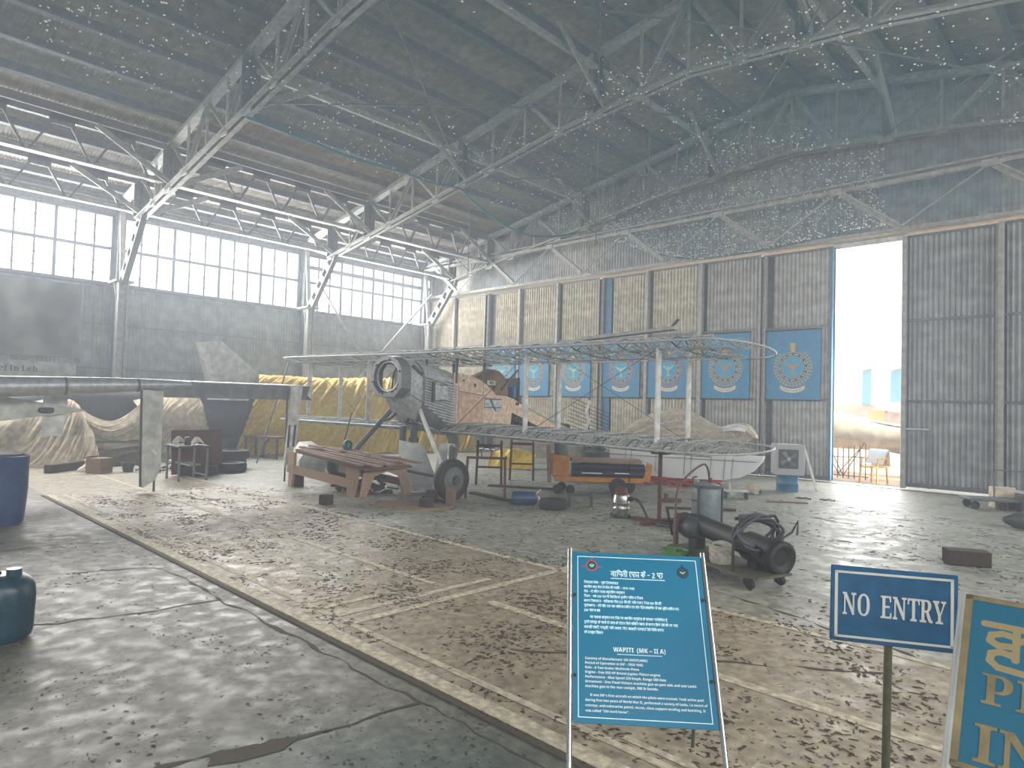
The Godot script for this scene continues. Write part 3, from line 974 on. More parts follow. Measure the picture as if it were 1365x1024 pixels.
func build_end_wall() -> void:
	var wl := group_node("wall_end")
	# gable cladding above the doors, following the roof line
	for k in 14:
		var x0 := -22.1 + k * 2.2
		var s := Shape.new()
		s.smooth(true)
		var n := 100
		for i in n:
			var a := x0 + 2.2 * i / n
			var b := x0 + 2.2 * (i + 1) / n
			var za := -18.2 + 0.014 * sin(TAU * a / 0.11)
			var zb := -18.2 + 0.014 * sin(TAU * b / 0.11)
			s.quad(Vector3(a, 6.2, za), Vector3(b, 6.2, zb), Vector3(b, yt(b) + 0.34, zb), Vector3(a, yt(a) + 0.34, za))
		part("gable_sheet", s, M.sheet_grey if k % 3 else M.sheet_dark, wl)
	var out := Shape.new()
	out.prism(PackedVector2Array([Vector2(-22.3, 6.2), Vector2(8.9, 6.2), Vector2(8.9, 7.7), Vector2(RIDGE, 10.6), Vector2(-22.3, 7.7)]), Vector3(0, 0, -18.3), Vector3.RIGHT, Vector3.UP, 0.06)
	part("outer_skin", out, M.wall_b, wl)
	part("corner_infill", Shape.new().box(Vector3(-22.15, 3.0, -18.2), Vector3(0.5, 6.3, 0.1)), M.sheet_dark, wl)
	part("door_track", Shape.new().box(Vector3(-6.7, 6.22, -17.97), Vector3(30.8, 0.10, 0.56)), M.steel, wl)
	part("lintel", Shape.new().box(Vector3(-4.99, 6.12, -18.12), Vector3(1.7, 0.14, 0.06)), M.white, wl)
	part("floor_track", Shape.new().box(Vector3(-6.7, 0.006, -17.66), Vector3(30.8, 0.012, 0.05)), M.steel_dark, wl)
	# leaves left of the gap, numbered from the gap
	for k in 9:
		var x1 := -5.78 - 1.83 * k
		var gap: float = [0.18, 0.1, 0.1, 0.32, 0.12, 0.12, 0.34, 0.12, 0.2][k]
		var d := leaf(k + 1, x1 - 1.83, x1, -17.82 - (0.16 if k in [0, 3, 6] else 0.0), M.sheet if k > 1 else M.sheet_dark, gap)
		if k == 3: part("blue_stile", Shape.new().box(Vector3(0.26, 3.05, 0.05), Vector3(0.26, 6.0, 0.03)), M.door_blue, d)
		if k == 0: part("blue_edge", Shape.new().box(Vector3(1.80, 3.05, 0.02), Vector3(0.05, 6.05, 0.16)), M.door_blue, d)
	for k in 7:
		var x0 := -4.19 + 1.9 * k
		var d := leaf(k + 10, x0, minf(x0 + 1.9, WALL_R - 0.02), -17.95 + (0.12 if k % 2 else 0.0), M.sheet_grey, 0.05, 0.07)
		if k == 0:
			part("wicket_head", Shape.new().box(Vector3(0.33, 1.44, 0.07), Vector3(0.5, 0.03, 0.05)), M.white, d)
			part("wicket_jamb", Shape.new().box(Vector3(0.58, 0.75, 0.05), Vector3(0.03, 1.38, 0.05)), M.frame, d)
	# lattice header girder over the doors
	var t := thing("header_girder", "long lattice girder spanning the end wall just above the sliding doors", "girder", Vector3(0, 0, -17.28))
	part("upper_chord", Shape.new().box(Vector3(-6.7, 7.28, 0), Vector3(30.4, 0.09, 0.14)).box(Vector3(-6.7, 7.46, -0.05), Vector3(30.4, 0.05, 0.03)), M.steel, t)
	for k in range(-5, 5):
		var xt := -5.62 + 3.13 * k
		if xt > -21.5 and xt < 7.0:
			part("brace", Shape.new().angle(Vector3(xt + 0.16, 7.24, 0.02), Vector3(xt + 1.46, 6.2, -0.02), 0.12, 0.04), M.steel, t)
			if xt > -20.5: part("thin_brace", Shape.new().bar(Vector3(xt + 0.04, 7.24, 0.0), Vector3(xt - 1.6, 6.2, 0.0), 0.04, 0.03), M.steel, t)
			part("joint_plate", Shape.new().box(Vector3(xt + 0.1, 7.27, 0.08), Vector3(0.3, 0.16, 0.02)), M.steel, t)
	# crest boards
	var tex := [crest_texture(0), crest_texture(1), crest_texture(2)]
	var labs := ["blue crest board on the door leaf nearest the open doorway, washed out by daylight", "blue crest board second from the open doorway, behind the wing tip", "blue crest board behind the pair of outer wing struts, beside a blue strip", "blue crest board left of the blue vertical strip, with a pale winged emblem",
		"blue crest board with a yellow green winged emblem, right of the inner wing struts", "blue crest board seen just right of the front inner wing strut", "blue crest board hidden mostly behind the biplane's cockpit"]
	for k in 7:
		var x0 := -5.78 - 1.83 * (k + 1) + 0.13
		var kind: int = [2, 2, 1, 1, 0, 1, 0][k]
		var o := thing("crest_board", labs[k], "crest board", Vector3(x0 + 0.71, 2.1, -17.73 - (0.16 if k in [0, 3, 6] else 0.0)), 0, "crest boards")
		var b := StandardMaterial3D.new()
		b.albedo_texture = tex[kind]
		b.roughness = 0.6
		var s := Shape.new()
		s.uvquad(Vector3(-0.71, 0, 0.021), Vector3(0.71, 0, 0.021), Vector3(0.71, 1.84, 0.021), Vector3(-0.71, 1.84, 0.021))
		part("painted_face", s, b, o)
		part("board", Shape.new().box(Vector3(0, 0.92, 0), Vector3(1.44, 1.86, 0.04)), M.door_blue, o)
		for by in [-0.01, 1.86]: part("border", Shape.new().box(Vector3(0, by, 0.02), Vector3(1.48, 0.03, 0.05)), M.wood_dark, o)

func build_net() -> void:
	var m := mat(Color(0.16, 0.50, 0.58), 1.0)
	m.transparency = BaseMaterial3D.TRANSPARENCY_ALPHA
	m.albedo_color.a = 0.22
	m.cull_mode = BaseMaterial3D.CULL_DISABLED
	var n := FastNoiseLite.new()
	n.seed = 3
	n.frequency = 0.35
	var height := func(x: float, z: float) -> float:
		var y := yb(x) - 0.10
		for k in 3:
			var a: float = TRUSS_Z[k + 1]
			var b: float = TRUSS_Z[k]
			if z <= b and z >= a: y -= 0.38 * sin(PI * (z - a) / (b - a))
		return y + 0.10 * n.get_noise_2d(x, z)
	var t := thing("bird_net", "sagging blue green bird net stretched under the roof trusses", "net", Vector3.ZERO)
	var s := Shape.new()
	s.grid(func(u: float, v: float) -> Vector3:
		var z := lerpf(-17.55, 3.5, v)
		var x := lerpf(-13.6 + 0.5 * sin(z * 0.52), 6.3, u)
		return Vector3(x, height.call(x, z), z), 60, 60)
	part("netting", s, m, t).set_meta("kind", "stuff")
	var lower := func(x: float) -> float:
		if x < -9.0: return lerpf(6.15, 7.75, pow(clampf((-9.0 - x) / 4.5, 0, 1), 1.6))
		return 6.15 + 0.20 * pow(clampf((x + 9.0) / 3.5, 0, 1), 2.0)
	s = Shape.new()
	s.grid(func(u: float, v: float) -> Vector3:
		var x := lerpf(-13.5, 6.3, u)
		var y: float = lerpf(lower.call(x), height.call(x, -17.35), v)
		return Vector3(x, y, -17.58 + 0.10 * sin(v * PI) + 0.06 * n.get_noise_2d(x * 2.0, y * 2.0)), 60, 8)
	part("hanging_edge", s, m, t).set_meta("kind", "stuff")
	var hem := mat(Color(0.12, 0.40, 0.46), 0.9)
	var e: Array = []
	for i in 41:
		var z := lerpf(-17.3, -5.9, i / 40.0)
		var x := -13.6 + 0.5 * sin(z * 0.52)
		e.append(Vector3(x, height.call(x, z), z))
	part("hem", Shape.new().tube(e, 0.035, 5), hem, t)
	e = []
	for i in 41:
		var x := lerpf(-13.4, -5.6, i / 40.0)
		e.append(Vector3(x, lower.call(x), -17.57))
	part("hem", Shape.new().tube(e, 0.018, 5), hem, t)
	# scraps of straw and feather caught in the mesh
	var mm := MultiMesh.new()
	mm.transform_format = MultiMesh.TRANSFORM_3D
	mm.mesh = Shape.new().box(Vector3.ZERO, Vector3(0.024, 0.010, 0.017)).mesh()
	var list: Array = []
	while list.size() < 3000:
		var x := rng.randf_range(-13.4, 2.0)
		var z := rng.randf_range(-17.2, -2.0)
		var den := 0.25 + 1.2 * n.get_noise_2d(x * 0.5 + 30, z * 0.5)
		if rng.randf() > den: continue
		list.append(Transform3D(Basis.from_euler(Vector3(rng.randf() * 6, rng.randf() * 6, 0)) * rng.randf_range(0.6, 1.5), Vector3(x, height.call(x, z), z)))
	while list.size() < 5200:
		var x := rng.randf_range(-12.8, -4.5)
		var v := pow(rng.randf(), 1.5)
		var y: float = lerpf(lower.call(x), height.call(x, -17.35), v)
		list.append(Transform3D(Basis.from_euler(Vector3(rng.randf() * 6, rng.randf() * 6, 0)) * rng.randf_range(0.7, 1.5), Vector3(x, y, -17.57 + 0.10 * sin(v * PI) + 0.02)))
	mm.instance_count = list.size()
	for i in list.size(): mm.set_instance_transform(i, list[i])
	var mi := MultiMeshInstance3D.new()
	mi.name = "caught_scraps"
	mi.multimesh = mm
	mi.material_override = mat(Color(0.96, 0.97, 0.94), 0.9)
	mi.set_meta("kind", "stuff")
	t.add_child(mi, true)


# ------------------------------------------------------------------ the biplane
func sec(z: float, w: float, y0: float, ys: float, y1: float, cham := 0.26, bw := 0.62) -> Array:   # fuselage section, counter-clockwise seen from the nose
	var p: Array = [Vector3(-w * bw, y0, z), Vector3(w * bw, y0, z), Vector3(w, y0 + cham, z), Vector3(w, ys, z)]
	for k in range(1, 8):
		var a := PI * k / 8.0
		p.append(Vector3(w * cos(a), ys + (y1 - ys) * sin(a), z))
	p.append(Vector3(-w, ys, z))
	p.append(Vector3(-w, y0 + cham, z))
	return p

func rib_mesh(chord: float) -> Mesh:   # one open wing rib, leading edge at z = 0, running back along -z
	var s := Shape.new()
	var prof := func(t: float, up: bool) -> Vector3:
		var h := 0.215 * (1.0 - t) * sqrt(maxf(t, 0.0)) * 2.3
		return Vector3(0, h * 0.62 if up else -h * 0.38, -t * chord)
	var n := 9
	for i in n:
		var a := float(i) / n
		var b := float(i + 1) / n
		for up in [true, false]: s.bar(prof.call(a, up), prof.call(b, up), 0.022, 0.012)
		if i > 0: s.bar(prof.call(a, i % 2 == 0), prof.call(b, i % 2 != 0), 0.012, 0.012)
	return s.mesh()

func spar(a: Vector3, b: Vector3, h: float) -> Shape:   # lattice spar
	var s := Shape.new()
	for o in [-0.5, 0.5]:
		s.bar(a + Vector3(0, h * o, 0), b + Vector3(0, h * o, 0), 0.05, 0.022)
	var n := int(a.distance_to(b) / 0.14)
	for i in n:
		var p := a.lerp(b, float(i) / n)
		var q := a.lerp(b, float(i + 1) / n)
		var f := 0.5 if i % 2 else -0.5
		s.bar(p + Vector3(0, h * f, 0), q - Vector3(0, h * f, 0), 0.014, 0.02)
	return s

func wing(par: Node, called: String, xr: float, xt: float, yr: float, ytip: float, le: float, chord: float, rib: Mesh, pitch: float, gap := 0.2) -> void:
	var w := Node3D.new()
	w.name = numbered(called, par)
	par.add_child(w, true)
	var sg := signf(xt - xr)
	var L := absf(xt - xr) - 0.75
	var at := func(d: float, dz: float, dy := 0.0) -> Vector3: return Vector3(xr + sg * d, lerpf(yr, ytip, d / (L + 0.75)) + dy + (dz + 0.34) * pitch, le + dz)
	part("front_spar", spar(at.call(0, -0.34, 0.02), at.call(L + 0.2, -0.34, 0.02), 0.18), M.rib, w)
	part("rear_spar", spar(at.call(0, -1.28, 0.015), at.call(L + 0.2, -1.28, 0.015), 0.14), M.rib, w)
	part("leading_edge", Shape.new().tube([at.call(0, 0), at.call(L, 0)], 0.022, 6), M.rib, w)
	part("trailing_edge", Shape.new().bar(at.call(0, -chord), at.call(L, -chord), 0.03, 0.012), M.rib, w)
	var tip: Array = []
	for k in 15:
		var a := PI * k / 14.0
		var dz := -chord * 0.5 + chord * 0.5 * cos(a)
		tip.append(at.call(L + 0.75 * pow(sin(a), 0.75), dz))
	part("tip_bow", Shape.new().tube(tip, 0.018, 6), M.rib, w)
	var n := int(L / gap)
	for i in n + 1:
		put("rib", rib, M.rib if i % 3 else M.rib_dark, w, Transform3D(Basis(Vector3.RIGHT, -atan(pitch)), at.call(L * i / n, 0.0)))
	for i in 2:
		var d := L + 0.22 + 0.24 * i
		var k := 0.86 - 0.26 * i
		put("rib", rib, M.rib, w, Transform3D(Basis().scaled(Vector3(1, 0.6, k)), at.call(d, -chord * (1 - k) * 0.42)))
	# drag bracing between the spars
	var br := Shape.new()
	var nb := int(L / 1.1)
	for i in nb:
		br.bar(at.call(L * i / nb, -0.34), at.call(L * (i + 1) / nb, -1.28), 0.012, 0.012)
		br.bar(at.call(L * (i + 1) / nb, -0.34), at.call(L * i / nb, -1.28), 0.012, 0.012)
		br.bar(at.call(L * i / nb, -0.34), at.call(L * i / nb, -1.28), 0.03, 0.03)
	for i in int(L / 0.2):
		br.bar(at.call(0.2 * i, -0.02, 0.03), at.call(0.2 * i + 0.1, -0.34, 0.06), 0.01, 0.01)
		br.bar(at.call(0.2 * i + 0.1, -0.34, -0.04), at.call(0.2 * i + 0.2, -0.02, -0.02), 0.01, 0.01)
	part("drag_bracing", br, M.rib, w)

func build_biplane() -> void:
	var O := Vector3(-10.6, 0, -9.0)
	var t := thing("biplane", "stripped biplane under restoration with uncovered lattice wings and plywood sided fuselage", "airplane", O)
	var rib := rib_mesh(1.9)
	# wings: local x is along the span, z towards the nose
	var le := 0.52
	wing(t, "upper_wing", 0.0, 6.68, 2.72, 2.70, le, 1.9, rib, 0.075, 0.3)
	wing(t, "upper_wing", 0.0, -6.60, 2.72, 2.80, le, 1.9, rib, 0.085, 0.3)
	wing(t, "lower_wing", 0.55, 6.68, 1.19, 1.12, le, 1.9, rib, -0.05)
	wing(t, "lower_wing", -0.55, -6.60, 1.19, 1.17, le, 1.9, rib, 0.03)
	for sg in [-1.0, 1.0]:
		for q in [[5.24, 0.18], [5.24, -0.76], [2.5, 0.18], [2.5, -0.76]]:
			part("interplane_strut", Shape.new().bar(Vector3(sg * q[0], 1.18, q[1]), Vector3(sg * q[0], 2.68, q[1]), 0.05, 0.115, Vector3.BACK, 0.018), M.white, t)
		for q in [0.1, -0.68]:
			part("cabane_strut", Shape.new().bar(Vector3(sg * 0.47, 1.95, q), Vector3(sg * 0.5, 2.68, q), 0.035, 0.06, Vector3.BACK), M.dark_grey, t)
		part("bracing_wire", Shape.new().bar(Vector3(sg * 0.5, 1.2, 0.18), Vector3(sg * 2.5, 2.66, 0.18), 0.008, 0.008).bar(Vector3(sg * 2.5, 1.2, 0.18), Vector3(sg * 5.24, 2.66, 0.18), 0.008, 0.008).bar(Vector3(sg * 2.5, 2.66, -0.76), Vector3(sg * 5.24, 1.2, -0.76), 0.008, 0.008), M.dark_grey, t)
	# nose ring, open
	var ring := Shape.new()
	var o0 := sec(1.48, 0.50, 1.81, 2.26, 2.61, 0.18, 0.55)
	var o1 := sec(1.26, 0.51, 1.79, 2.26, 2.62, 0.18, 0.55)
	var i0: Array = []
	var i1: Array = []
	for p in o0: i0.append(Vector3(p.x * 0.82, 2.2 + (p.y - 2.2) * 0.80, 1.48))
	for p in o1: i1.append(Vector3(p.x * 0.82, 2.2 + (p.y - 2.2) * 0.80, 1.26))
	var n := o0.size()
	for k in n:
		var j := (k + 1) % n
		ring.quad(o0[k], o1[k], o1[j], o0[j])
		ring.quad(i0[j], i1[j], i1[k], i0[k])
		ring.quad(i0[k], o0[k], o0[j], i0[j])
		ring.quad(o1[k], i1[k], i1[j], o1[j])
	part("nose_ring", ring, M.grey, t)
	var flange := Shape.new()
	var pts: Array = []
	for k in 24: pts.append(Vector3(0.36 * cos(TAU * k / 24), 2.21 + 0.29 * sin(TAU * k / 24), 1.42))
	flange.tube(pts, 0.022, 6, true)
	part("mounting_ring", flange, M.alu, t)
	for k in 6:
		var a := TAU * k / 6 + 0.3
		part("ring_bolt", Shape.new().box(Vector3(0.45 * cos(a), 2.2 + 0.34 * sin(a), 1.485), Vector3(0.035, 0.035, 0.04)), M.dark_grey, t)
	# cowling: sides, top and the open bottom tray
	var A := [sec(1.26, 0.50, 1.78, 2.24, 2.59, 0.08), sec(1.06, 0.50, 1.47, 2.20, 2.57, 0.29), sec(0.94, 0.50, 1.36, 2.16, 2.55, 0.34)]
	var cw := Shape.new()
	cw.smooth(true)
	for i in 2:
		for k in range(0, 9): cw.quad(A[i][k], A[i + 1][k], A[i + 1][k + 1], A[i][k + 1])
	part("cowling", cw, M.alu_dull, t)
	part("cowling_seam", Shape.new().bar(Vector3(0.506, 1.86, 1.25), Vector3(0.506, 1.72, 0.95), 0.02, 0.012).bar(Vector3(0.47, 2.42, 1.2), Vector3(0.49, 2.26, 0.98), 0.05, 0.05), M.dark_grey, t)
	part("firewall_collar", Shape.new().loft([sec(0.97, 0.515, 1.37, 2.17, 2.57, 0.34), sec(0.92, 0.515, 1.33, 2.16, 2.57, 0.35)], false), M.grey, t)
	for k in 5:
		var x := -0.26 + 0.13 * k
		part("belly_strip", Shape.new().bar(Vector3(x, 1.77, 1.26), Vector3(x, 1.35, 0.94), 0.05, 0.02).bar(Vector3(x, 1.35, 0.94), Vector3(x, 1.07, 0.12), 0.05, 0.02), M.alu_dull, t)
	# corrugated metal sides, one strip over another
	part("forward_fuselage", Shape.new().loft([sec(0.93, 0.49, 1.36, 2.14, 2.53, 0.33), sec(0.1, 0.485, 1.08, 2.06, 2.38, 0.09)], true), M.grey, t)
	for sg in [-1.0, 1.0]:
		for k in 17:
			var y1 := 1.20 + k * 0.054
			var f := clampf((y1 - 1.16) / 0.36 + 0.03, 0.08, 1.0)
			part("side_strip", Shape.new().bar(Vector3(sg * 0.50, y1 + 0.17 * f, 0.08 + 0.84 * f), Vector3(sg * 0.495, y1, 0.08), 0.02, 0.041, Vector3.UP, 0.008), M.alu, t)
		for k in 6:
			var a := 0.28 + k * 0.22
			part("top_strip", Shape.new().bar(Vector3(sg * 0.50 * cos(a), 2.15 + 0.40 * sin(a), 0.92), Vector3(sg * 0.49 * cos(a), 2.07 + 0.33 * sin(a), 0.08), 0.085, 0.012, Vector3(sg * cos(a), sin(a), 0)), M.alu_dull, t)
		part("access_hatch", Shape.new().box(Vector3(sg * 0.515, 1.93, 0.50), Vector3(0.02, 0.32, 0.34), Basis(), 0.006), M.alu_dull, t)
		part("hatch_handle", Shape.new().box(Vector3(sg * 0.53, 1.94, 0.72), Vector3(0.03, 0.40, 0.06)).box(Vector3(sg * 0.53, 1.78, 0.46), Vector3(0.02, 0.02, 0.2)).box(Vector3(sg * 0.53, 2.08, 0.46), Vector3(0.02, 0.02, 0.2)), M.dark_grey, t)
		# plywood sides, given as (z, y)
		var pl := func(name_: String, v: Array, m: Material, x: float, thick := 0.02) -> void:
			var poly := PackedVector2Array()
			for q in v: poly.append(Vector2(q[0] + 9.0, q[1]))
			part(name_, Shape.new().prism(poly, Vector3(sg * x, 0, 0), Vector3(0, 0, 1), Vector3.UP, thick), m, t)
		pl.call("plywood_panel", [[-8.80, 1.17], [-8.96, 1.165], [-8.96, 2.33], [-8.84, 2.36]], M.ply, 0.485)
		pl.call("plywood_panel", [[-8.97, 1.165], [-9.66, 1.14], [-9.66, 1.90], [-8.97, 1.98]], M.ply_pink, 0.49)
		pl.call("plywood_panel", [[-8.97, 1.99], [-9.66, 1.91], [-9.66, 2.20], [-9.4, 2.29], [-8.97, 2.35]], M.ply, 0.485)
		pl.call("plywood_panel", [[-9.67, 1.14], [-10.50, 1.11], [-10.56, 1.56], [-10.98, 1.42], [-11.02, 1.66], [-10.62, 1.86], [-10.36, 1.92], [-10.05, 1.93], [-9.9, 2.05], [-9.67, 2.19]], M.ply, 0.487)
		pl.call("longeron_panel", [[-11.0, 1.66], [-11.5, 1.50], [-12.1, 1.27], [-12.7, 1.06], [-12.72, 0.96], [-12.1, 1.06], [-11.5, 1.24], [-10.97, 1.42]], M.ply, 0.48)
		pl.call("patch_plate", [[-9.70, 1.62], [-10.18, 1.56], [-10.2, 1.82], [-9.72, 1.88]], M.alu_dull, 0.502, 0.012)
		part("patch_strip", Shape.new().box(Vector3(sg * 0.512, 1.72, -0.95), Vector3(0.012, 0.3, 0.03), Basis(Vector3.RIGHT, 0.6)).box(Vector3(sg * 0.512, 1.84, -0.95), Vector3(0.012, 0.02, 0.5)).box(Vector3(sg * 0.512, 1.66, -0.95), Vector3(0.012, 0.02, 0.5)), M.dark_grey, t)
		part("inspection_hole", Shape.new().box(Vector3(sg * 0.497, 1.76, -1.72), Vector3(0.012, 0.07, 0.1)).box(Vector3(sg * 0.497, 2.20, -0.10), Vector3(0.012, 0.04, 0.04)).box(Vector3(sg * 0.497, 2.12, -0.42), Vector3(0.012, 0.07, 0.05)), M.black, t)
		# bare tubes of the rear frame
		var fr := Shape.new()
		fr.tube([Vector3(sg * 0.46, 1.12, -1.5), Vector3(sg * 0.12, 0.98, -3.9)], 0.018, 6)
		fr.tube([Vector3(sg * 0.46, 1.80, -1.5), Vector3(sg * 0.12, 1.16, -3.9)], 0.018, 6)
		for k in 6:
			var f := k / 6.0
			var g := (k + 1) / 6.0
			fr.bar(Vector3(sg * lerpf(0.46, 0.12, f), lerpf(1.12, 0.98, f), lerpf(-1.5, -3.9, f)), Vector3(sg * lerpf(0.46, 0.12, f), lerpf(1.80, 1.16, f), lerpf(-1.5, -3.9, f)), 0.025, 0.025)
			fr.bar(Vector3(sg * lerpf(0.46, 0.12, f), lerpf(1.12, 0.98, f), lerpf(-1.5, -3.9, f)), Vector3(sg * lerpf(0.46, 0.12, g), lerpf(1.80, 1.16, g), lerpf(-1.5, -3.9, g)), 0.018, 0.018)
		part("rear_frame", fr, M.dark_grey, t)
	part("belly_panel", Shape.new().box(Vector3(0, 1.11, -0.75), Vector3(0.96, 0.03, 1.7)), M.black, t)
	part("cavity_dark_sheet", Shape.new().box(Vector3(-0.40, 1.35, -2.3), Vector3(0.02, 0.5, 1.7), Basis(Vector3.RIGHT, -0.16)), M.black, t)  # black sheet put in to paint the darkness of the hollow fuselage
	part("fuselage_top", Shape.new().loft([sec(0.1, 0.48, 1.9, 2.06, 2.37), sec(-0.66, 0.48, 1.86, 1.95, 2.30)], true), M.ply, t)
	part("cockpit_hood", Shape.new().loft([sec(-0.75, 0.44, 1.7, 2.0, 2.32), sec(-1.25, 0.46, 1.7, 2.0, 2.52), sec(-1.45, 0.46, 1.7, 2.0, 2.52)], true), M.card, t)
	part("windscreen_frame", Shape.new().bar(Vector3(0.47, 2.05, -1.25), Vector3(0.36, 2.52, -1.85), 0.03, 0.04), M.dark_grey, t)
	part("seat_back", Shape.new().box(Vector3(-0.05, 1.98, -2.05), Vector3(0.6, 0.75, 0.06), Basis(), 0.02), M.dark_grey, t)
	part("seat_cushion", Shape.new().box(Vector3(0.1, 2.02, -1.85), Vector3(0.4, 0.3, 0.14), Basis(), 0.03), M.blue_paint, t)
	part("tail_fairing", Shape.new().loft([sec(-2.1, 0.40, 1.45, 1.60, 1.80), sec(-3.1, 0.28, 1.15, 1.32, 1.42), sec(-4.1, 0.12, 1.0, 1.1, 1.16)], true), M.cover_strip, t)
	part("rear_skid", Shape.new().bar(Vector3(0, 1.02, -3.8), Vector3(0, 0.0, -4.0), 0.08, 0.08), M.rust, t)
	var plate := part("number_plate", Shape.new().box(Vector3(0.51, 2.19, -0.88), Vector3(0.012, 0.09, 0.24)), M.white, t)
	text("number", "493", 0.065, "sans", M.black, plate, Transform3D(Basis(Vector3(0, 0, -1), Vector3.UP, Vector3(1, 0, 0)), Vector3(0.519, 2.19, -0.88)))
	part("red_flag", Shape.new().prism(PackedVector2Array([Vector2(0, 0), Vector2(0.1, 0), Vector2(0.06, -0.12)]), Vector3(0.515, 2.13, -1.02), Vector3(0, 0, 1), Vector3.UP, 0.01), M.redbrown, t)
	# undercarriage
	for sg in [-1.0, 1.0]:
		var strut := Shape.new()
		strut.bar(Vector3(sg * 0.45, 1.58, 0.98), Vector3(sg * 1.55, 0.50, 1.26), 0.05, 0.10, Vector3.UP, 0.015)
		part("drag_strut", strut, M.white if sg > 0 else M.dark_grey, t)
		if sg > 0: part("axle_strut", Shape.new().tube([Vector3(sg * 0.55, 1.16, 0.25), Vector3(sg * 1.05, 0.95, 0.6), Vector3(sg * 1.50, 0.62, 1.05)], [0.13, 0.11, 0.08], 12), M.stainless, t)
		part("axle", Shape.new().tube([Vector3(sg * 0.3, 0.42, 1.26), Vector3(sg * 1.95, 0.37, 1.26)], 0.03, 8), M.dark_grey, t)
		var bas := Basis(Vector3(0, 0, 1), Vector3(sg, 0, 0), Vector3(0, sg, 0))
		var ty := part("tyre", Shape.new().lathe([Vector2(0.23, -0.07), Vector2(0.30, -0.10), Vector2(0.355, -0.07), Vector2(0.372, 0.0), Vector2(0.355, 0.07), Vector2(0.30, 0.10), Vector2(0.23, 0.07)], 32, Vector3(sg * 1.77, 0.372, 1.26), bas), M.rubber, t)
		part("wheel_disc", Shape.new().lathe([Vector2(0.0, -0.06), Vector2(0.235, -0.06), Vector2(0.235, 0.07), Vector2(0.20, 0.05), Vector2(0.10, 0.10), Vector2(0.06, 0.13), Vector2(0.0, 0.13)], 24, Vector3(sg * 1.77, 0.372, 1.26), bas), M.hub, ty)
		part("hub", Shape.new().lathe([Vector2(0.0, 0.1), Vector2(0.09, 0.1), Vector2(0.07, 0.17), Vector2(0.0, 0.18)], 12, Vector3(sg * 1.77, 0.372, 1.26), bas), M.dark_grey, ty)
	# stubs under the nose
	part("fuel_pump", Shape.new().lathe([Vector2(0.0, 0.0), Vector2(0.10, 0.0), Vector2(0.10, 0.1), Vector2(0.07, 0.12), Vector2(0.07, 0.42), Vector2(0.0, 0.42)], 14, Vector3(0.05, 0.92, 0.8)), M.dark_grey, t)
	part("pipe_stub", Shape.new().tube([Vector3(-0.2, 1.5, 1.05), Vector3(-0.2, 1.38, 1.2), Vector3(-0.32, 1.34, 1.25)], 0.025, 6).tube([Vector3(0.1, 1.42, 0.98), Vector3(0.16, 1.30, 1.08), Vector3(0.26, 1.30, 1.03)], 0.03, 6), M.black, t)
	# props that carry it
	var p := thing("support_post", "grey steel post propping up the biplane's nose beside the timber bench", "post", O + Vector3(-0.10, 0, 0.95))
	part("post", Shape.new().box(Vector3(0, 0.62, 0), Vector3(0.10, 1.24, 0.10), Basis(), 0.01), M.dark_grey, p)
	part("foot_plate", Shape.new().box(Vector3(0, 0.015, 0), Vector3(0.4, 0.03, 0.4)), M.dark_grey, p)
	p = thing("wing_stand", "red brown pipe stand under the near wing, foot between the vacuum and the cart", "stand", Vector3(-5.28, 0, -8.8))
	part("pipe", Shape.new().tube([Vector3(0, 0.02, 0), Vector3(0, 1.05, 0)], 0.032, 10), M.redbrown, p)
	part("foot", Shape.new().bar(Vector3(-0.45, 0.03, 0.05), Vector3(0.5, 0.03, -0.05), 0.08, 0.05).bar(Vector3(0.05, 0.03, -0.4), Vector3(-0.05, 0.03, 0.4), 0.08, 0.05), M.rust, p)
	part("saddle", Shape.new().box(Vector3(0, 1.06, 0), Vector3(0.25, 0.04, 0.14)), M.redbrown, p)
	p = thing("metal_beam", "long grey metal strip lying on top of the near upper wing", "beam", Vector3(-5.96, 2.89, -8.9))
	part("beam", Shape.new().bar(Vector3(-0.9, -0.01, 0), Vector3(0.85, 0.07, 0), 0.16, 0.05), M.steel, p)
	part("lever", Shape.new().bar(Vector3(0.75, 0.08, 0), Vector3(0.88, 0.2, 0.0), 0.03, 0.03), M.dark_grey, p)


# ------------------------------------------------------------------ cloth
func cat(r: Array, u: float) -> Vector3:
	var n := r.size() - 1
	var f := clampf(u, 0, 1) * n
	var i := mini(int(f), n - 1)
	var p0: Vector3 = r[maxi(i - 1, 0)]
	var p1: Vector3 = r[i]
	return p1.cubic_interpolate(r[i + 1], p0, r[mini(i + 2, n)], f - i)

func drape(rows: Array, nu: int, nv: int, amp: float, freq: float, seed_: int, slant := 0.0, pinch := 0.3) -> Shape:   # cloth through rows of points, with folds running down it
	var n := FastNoiseLite.new()
	n.seed = seed_
	n.frequency = 1.0
	n.fractal_octaves = 2
	var base := func(u: float, v: float) -> Vector3:
		var col: Array = []
		for r in rows: col.append(cat(r, u))
		return cat(col, v)
	return Shape.new().grid(func(u: float, v: float) -> Vector3:
		var p: Vector3 = base.call(u, v)
		var e := 0.01
		var nn: Vector3 = (base.call(u + e, v) - base.call(u - e, v)).cross(base.call(u, v + e) - base.call(u, v - e))
		if nn.length() < 1e-9: return p
		var s := u * freq + slant * v * freq
		var f := n.get_noise_2d(s, v * 1.2) + 0.5 * n.get_noise_2d(s * 2.7 + 9.0, v * 2.0)
		f = 1.0 - 2.0 * pow(absf(f), 0.6) if pinch > 0.5 else f
		return p + nn.normalized() * amp * f * (0.12 + 0.88 * smoothstep(0.15, 0.6, v)) * (1.0 - 0.3 * v), nu, nv, 0.01)

func V(a: Array) -> Array:
	var o: Array = []
	for q in a: o.append(Vector3(q[0], q[1], q[2]))
	return o

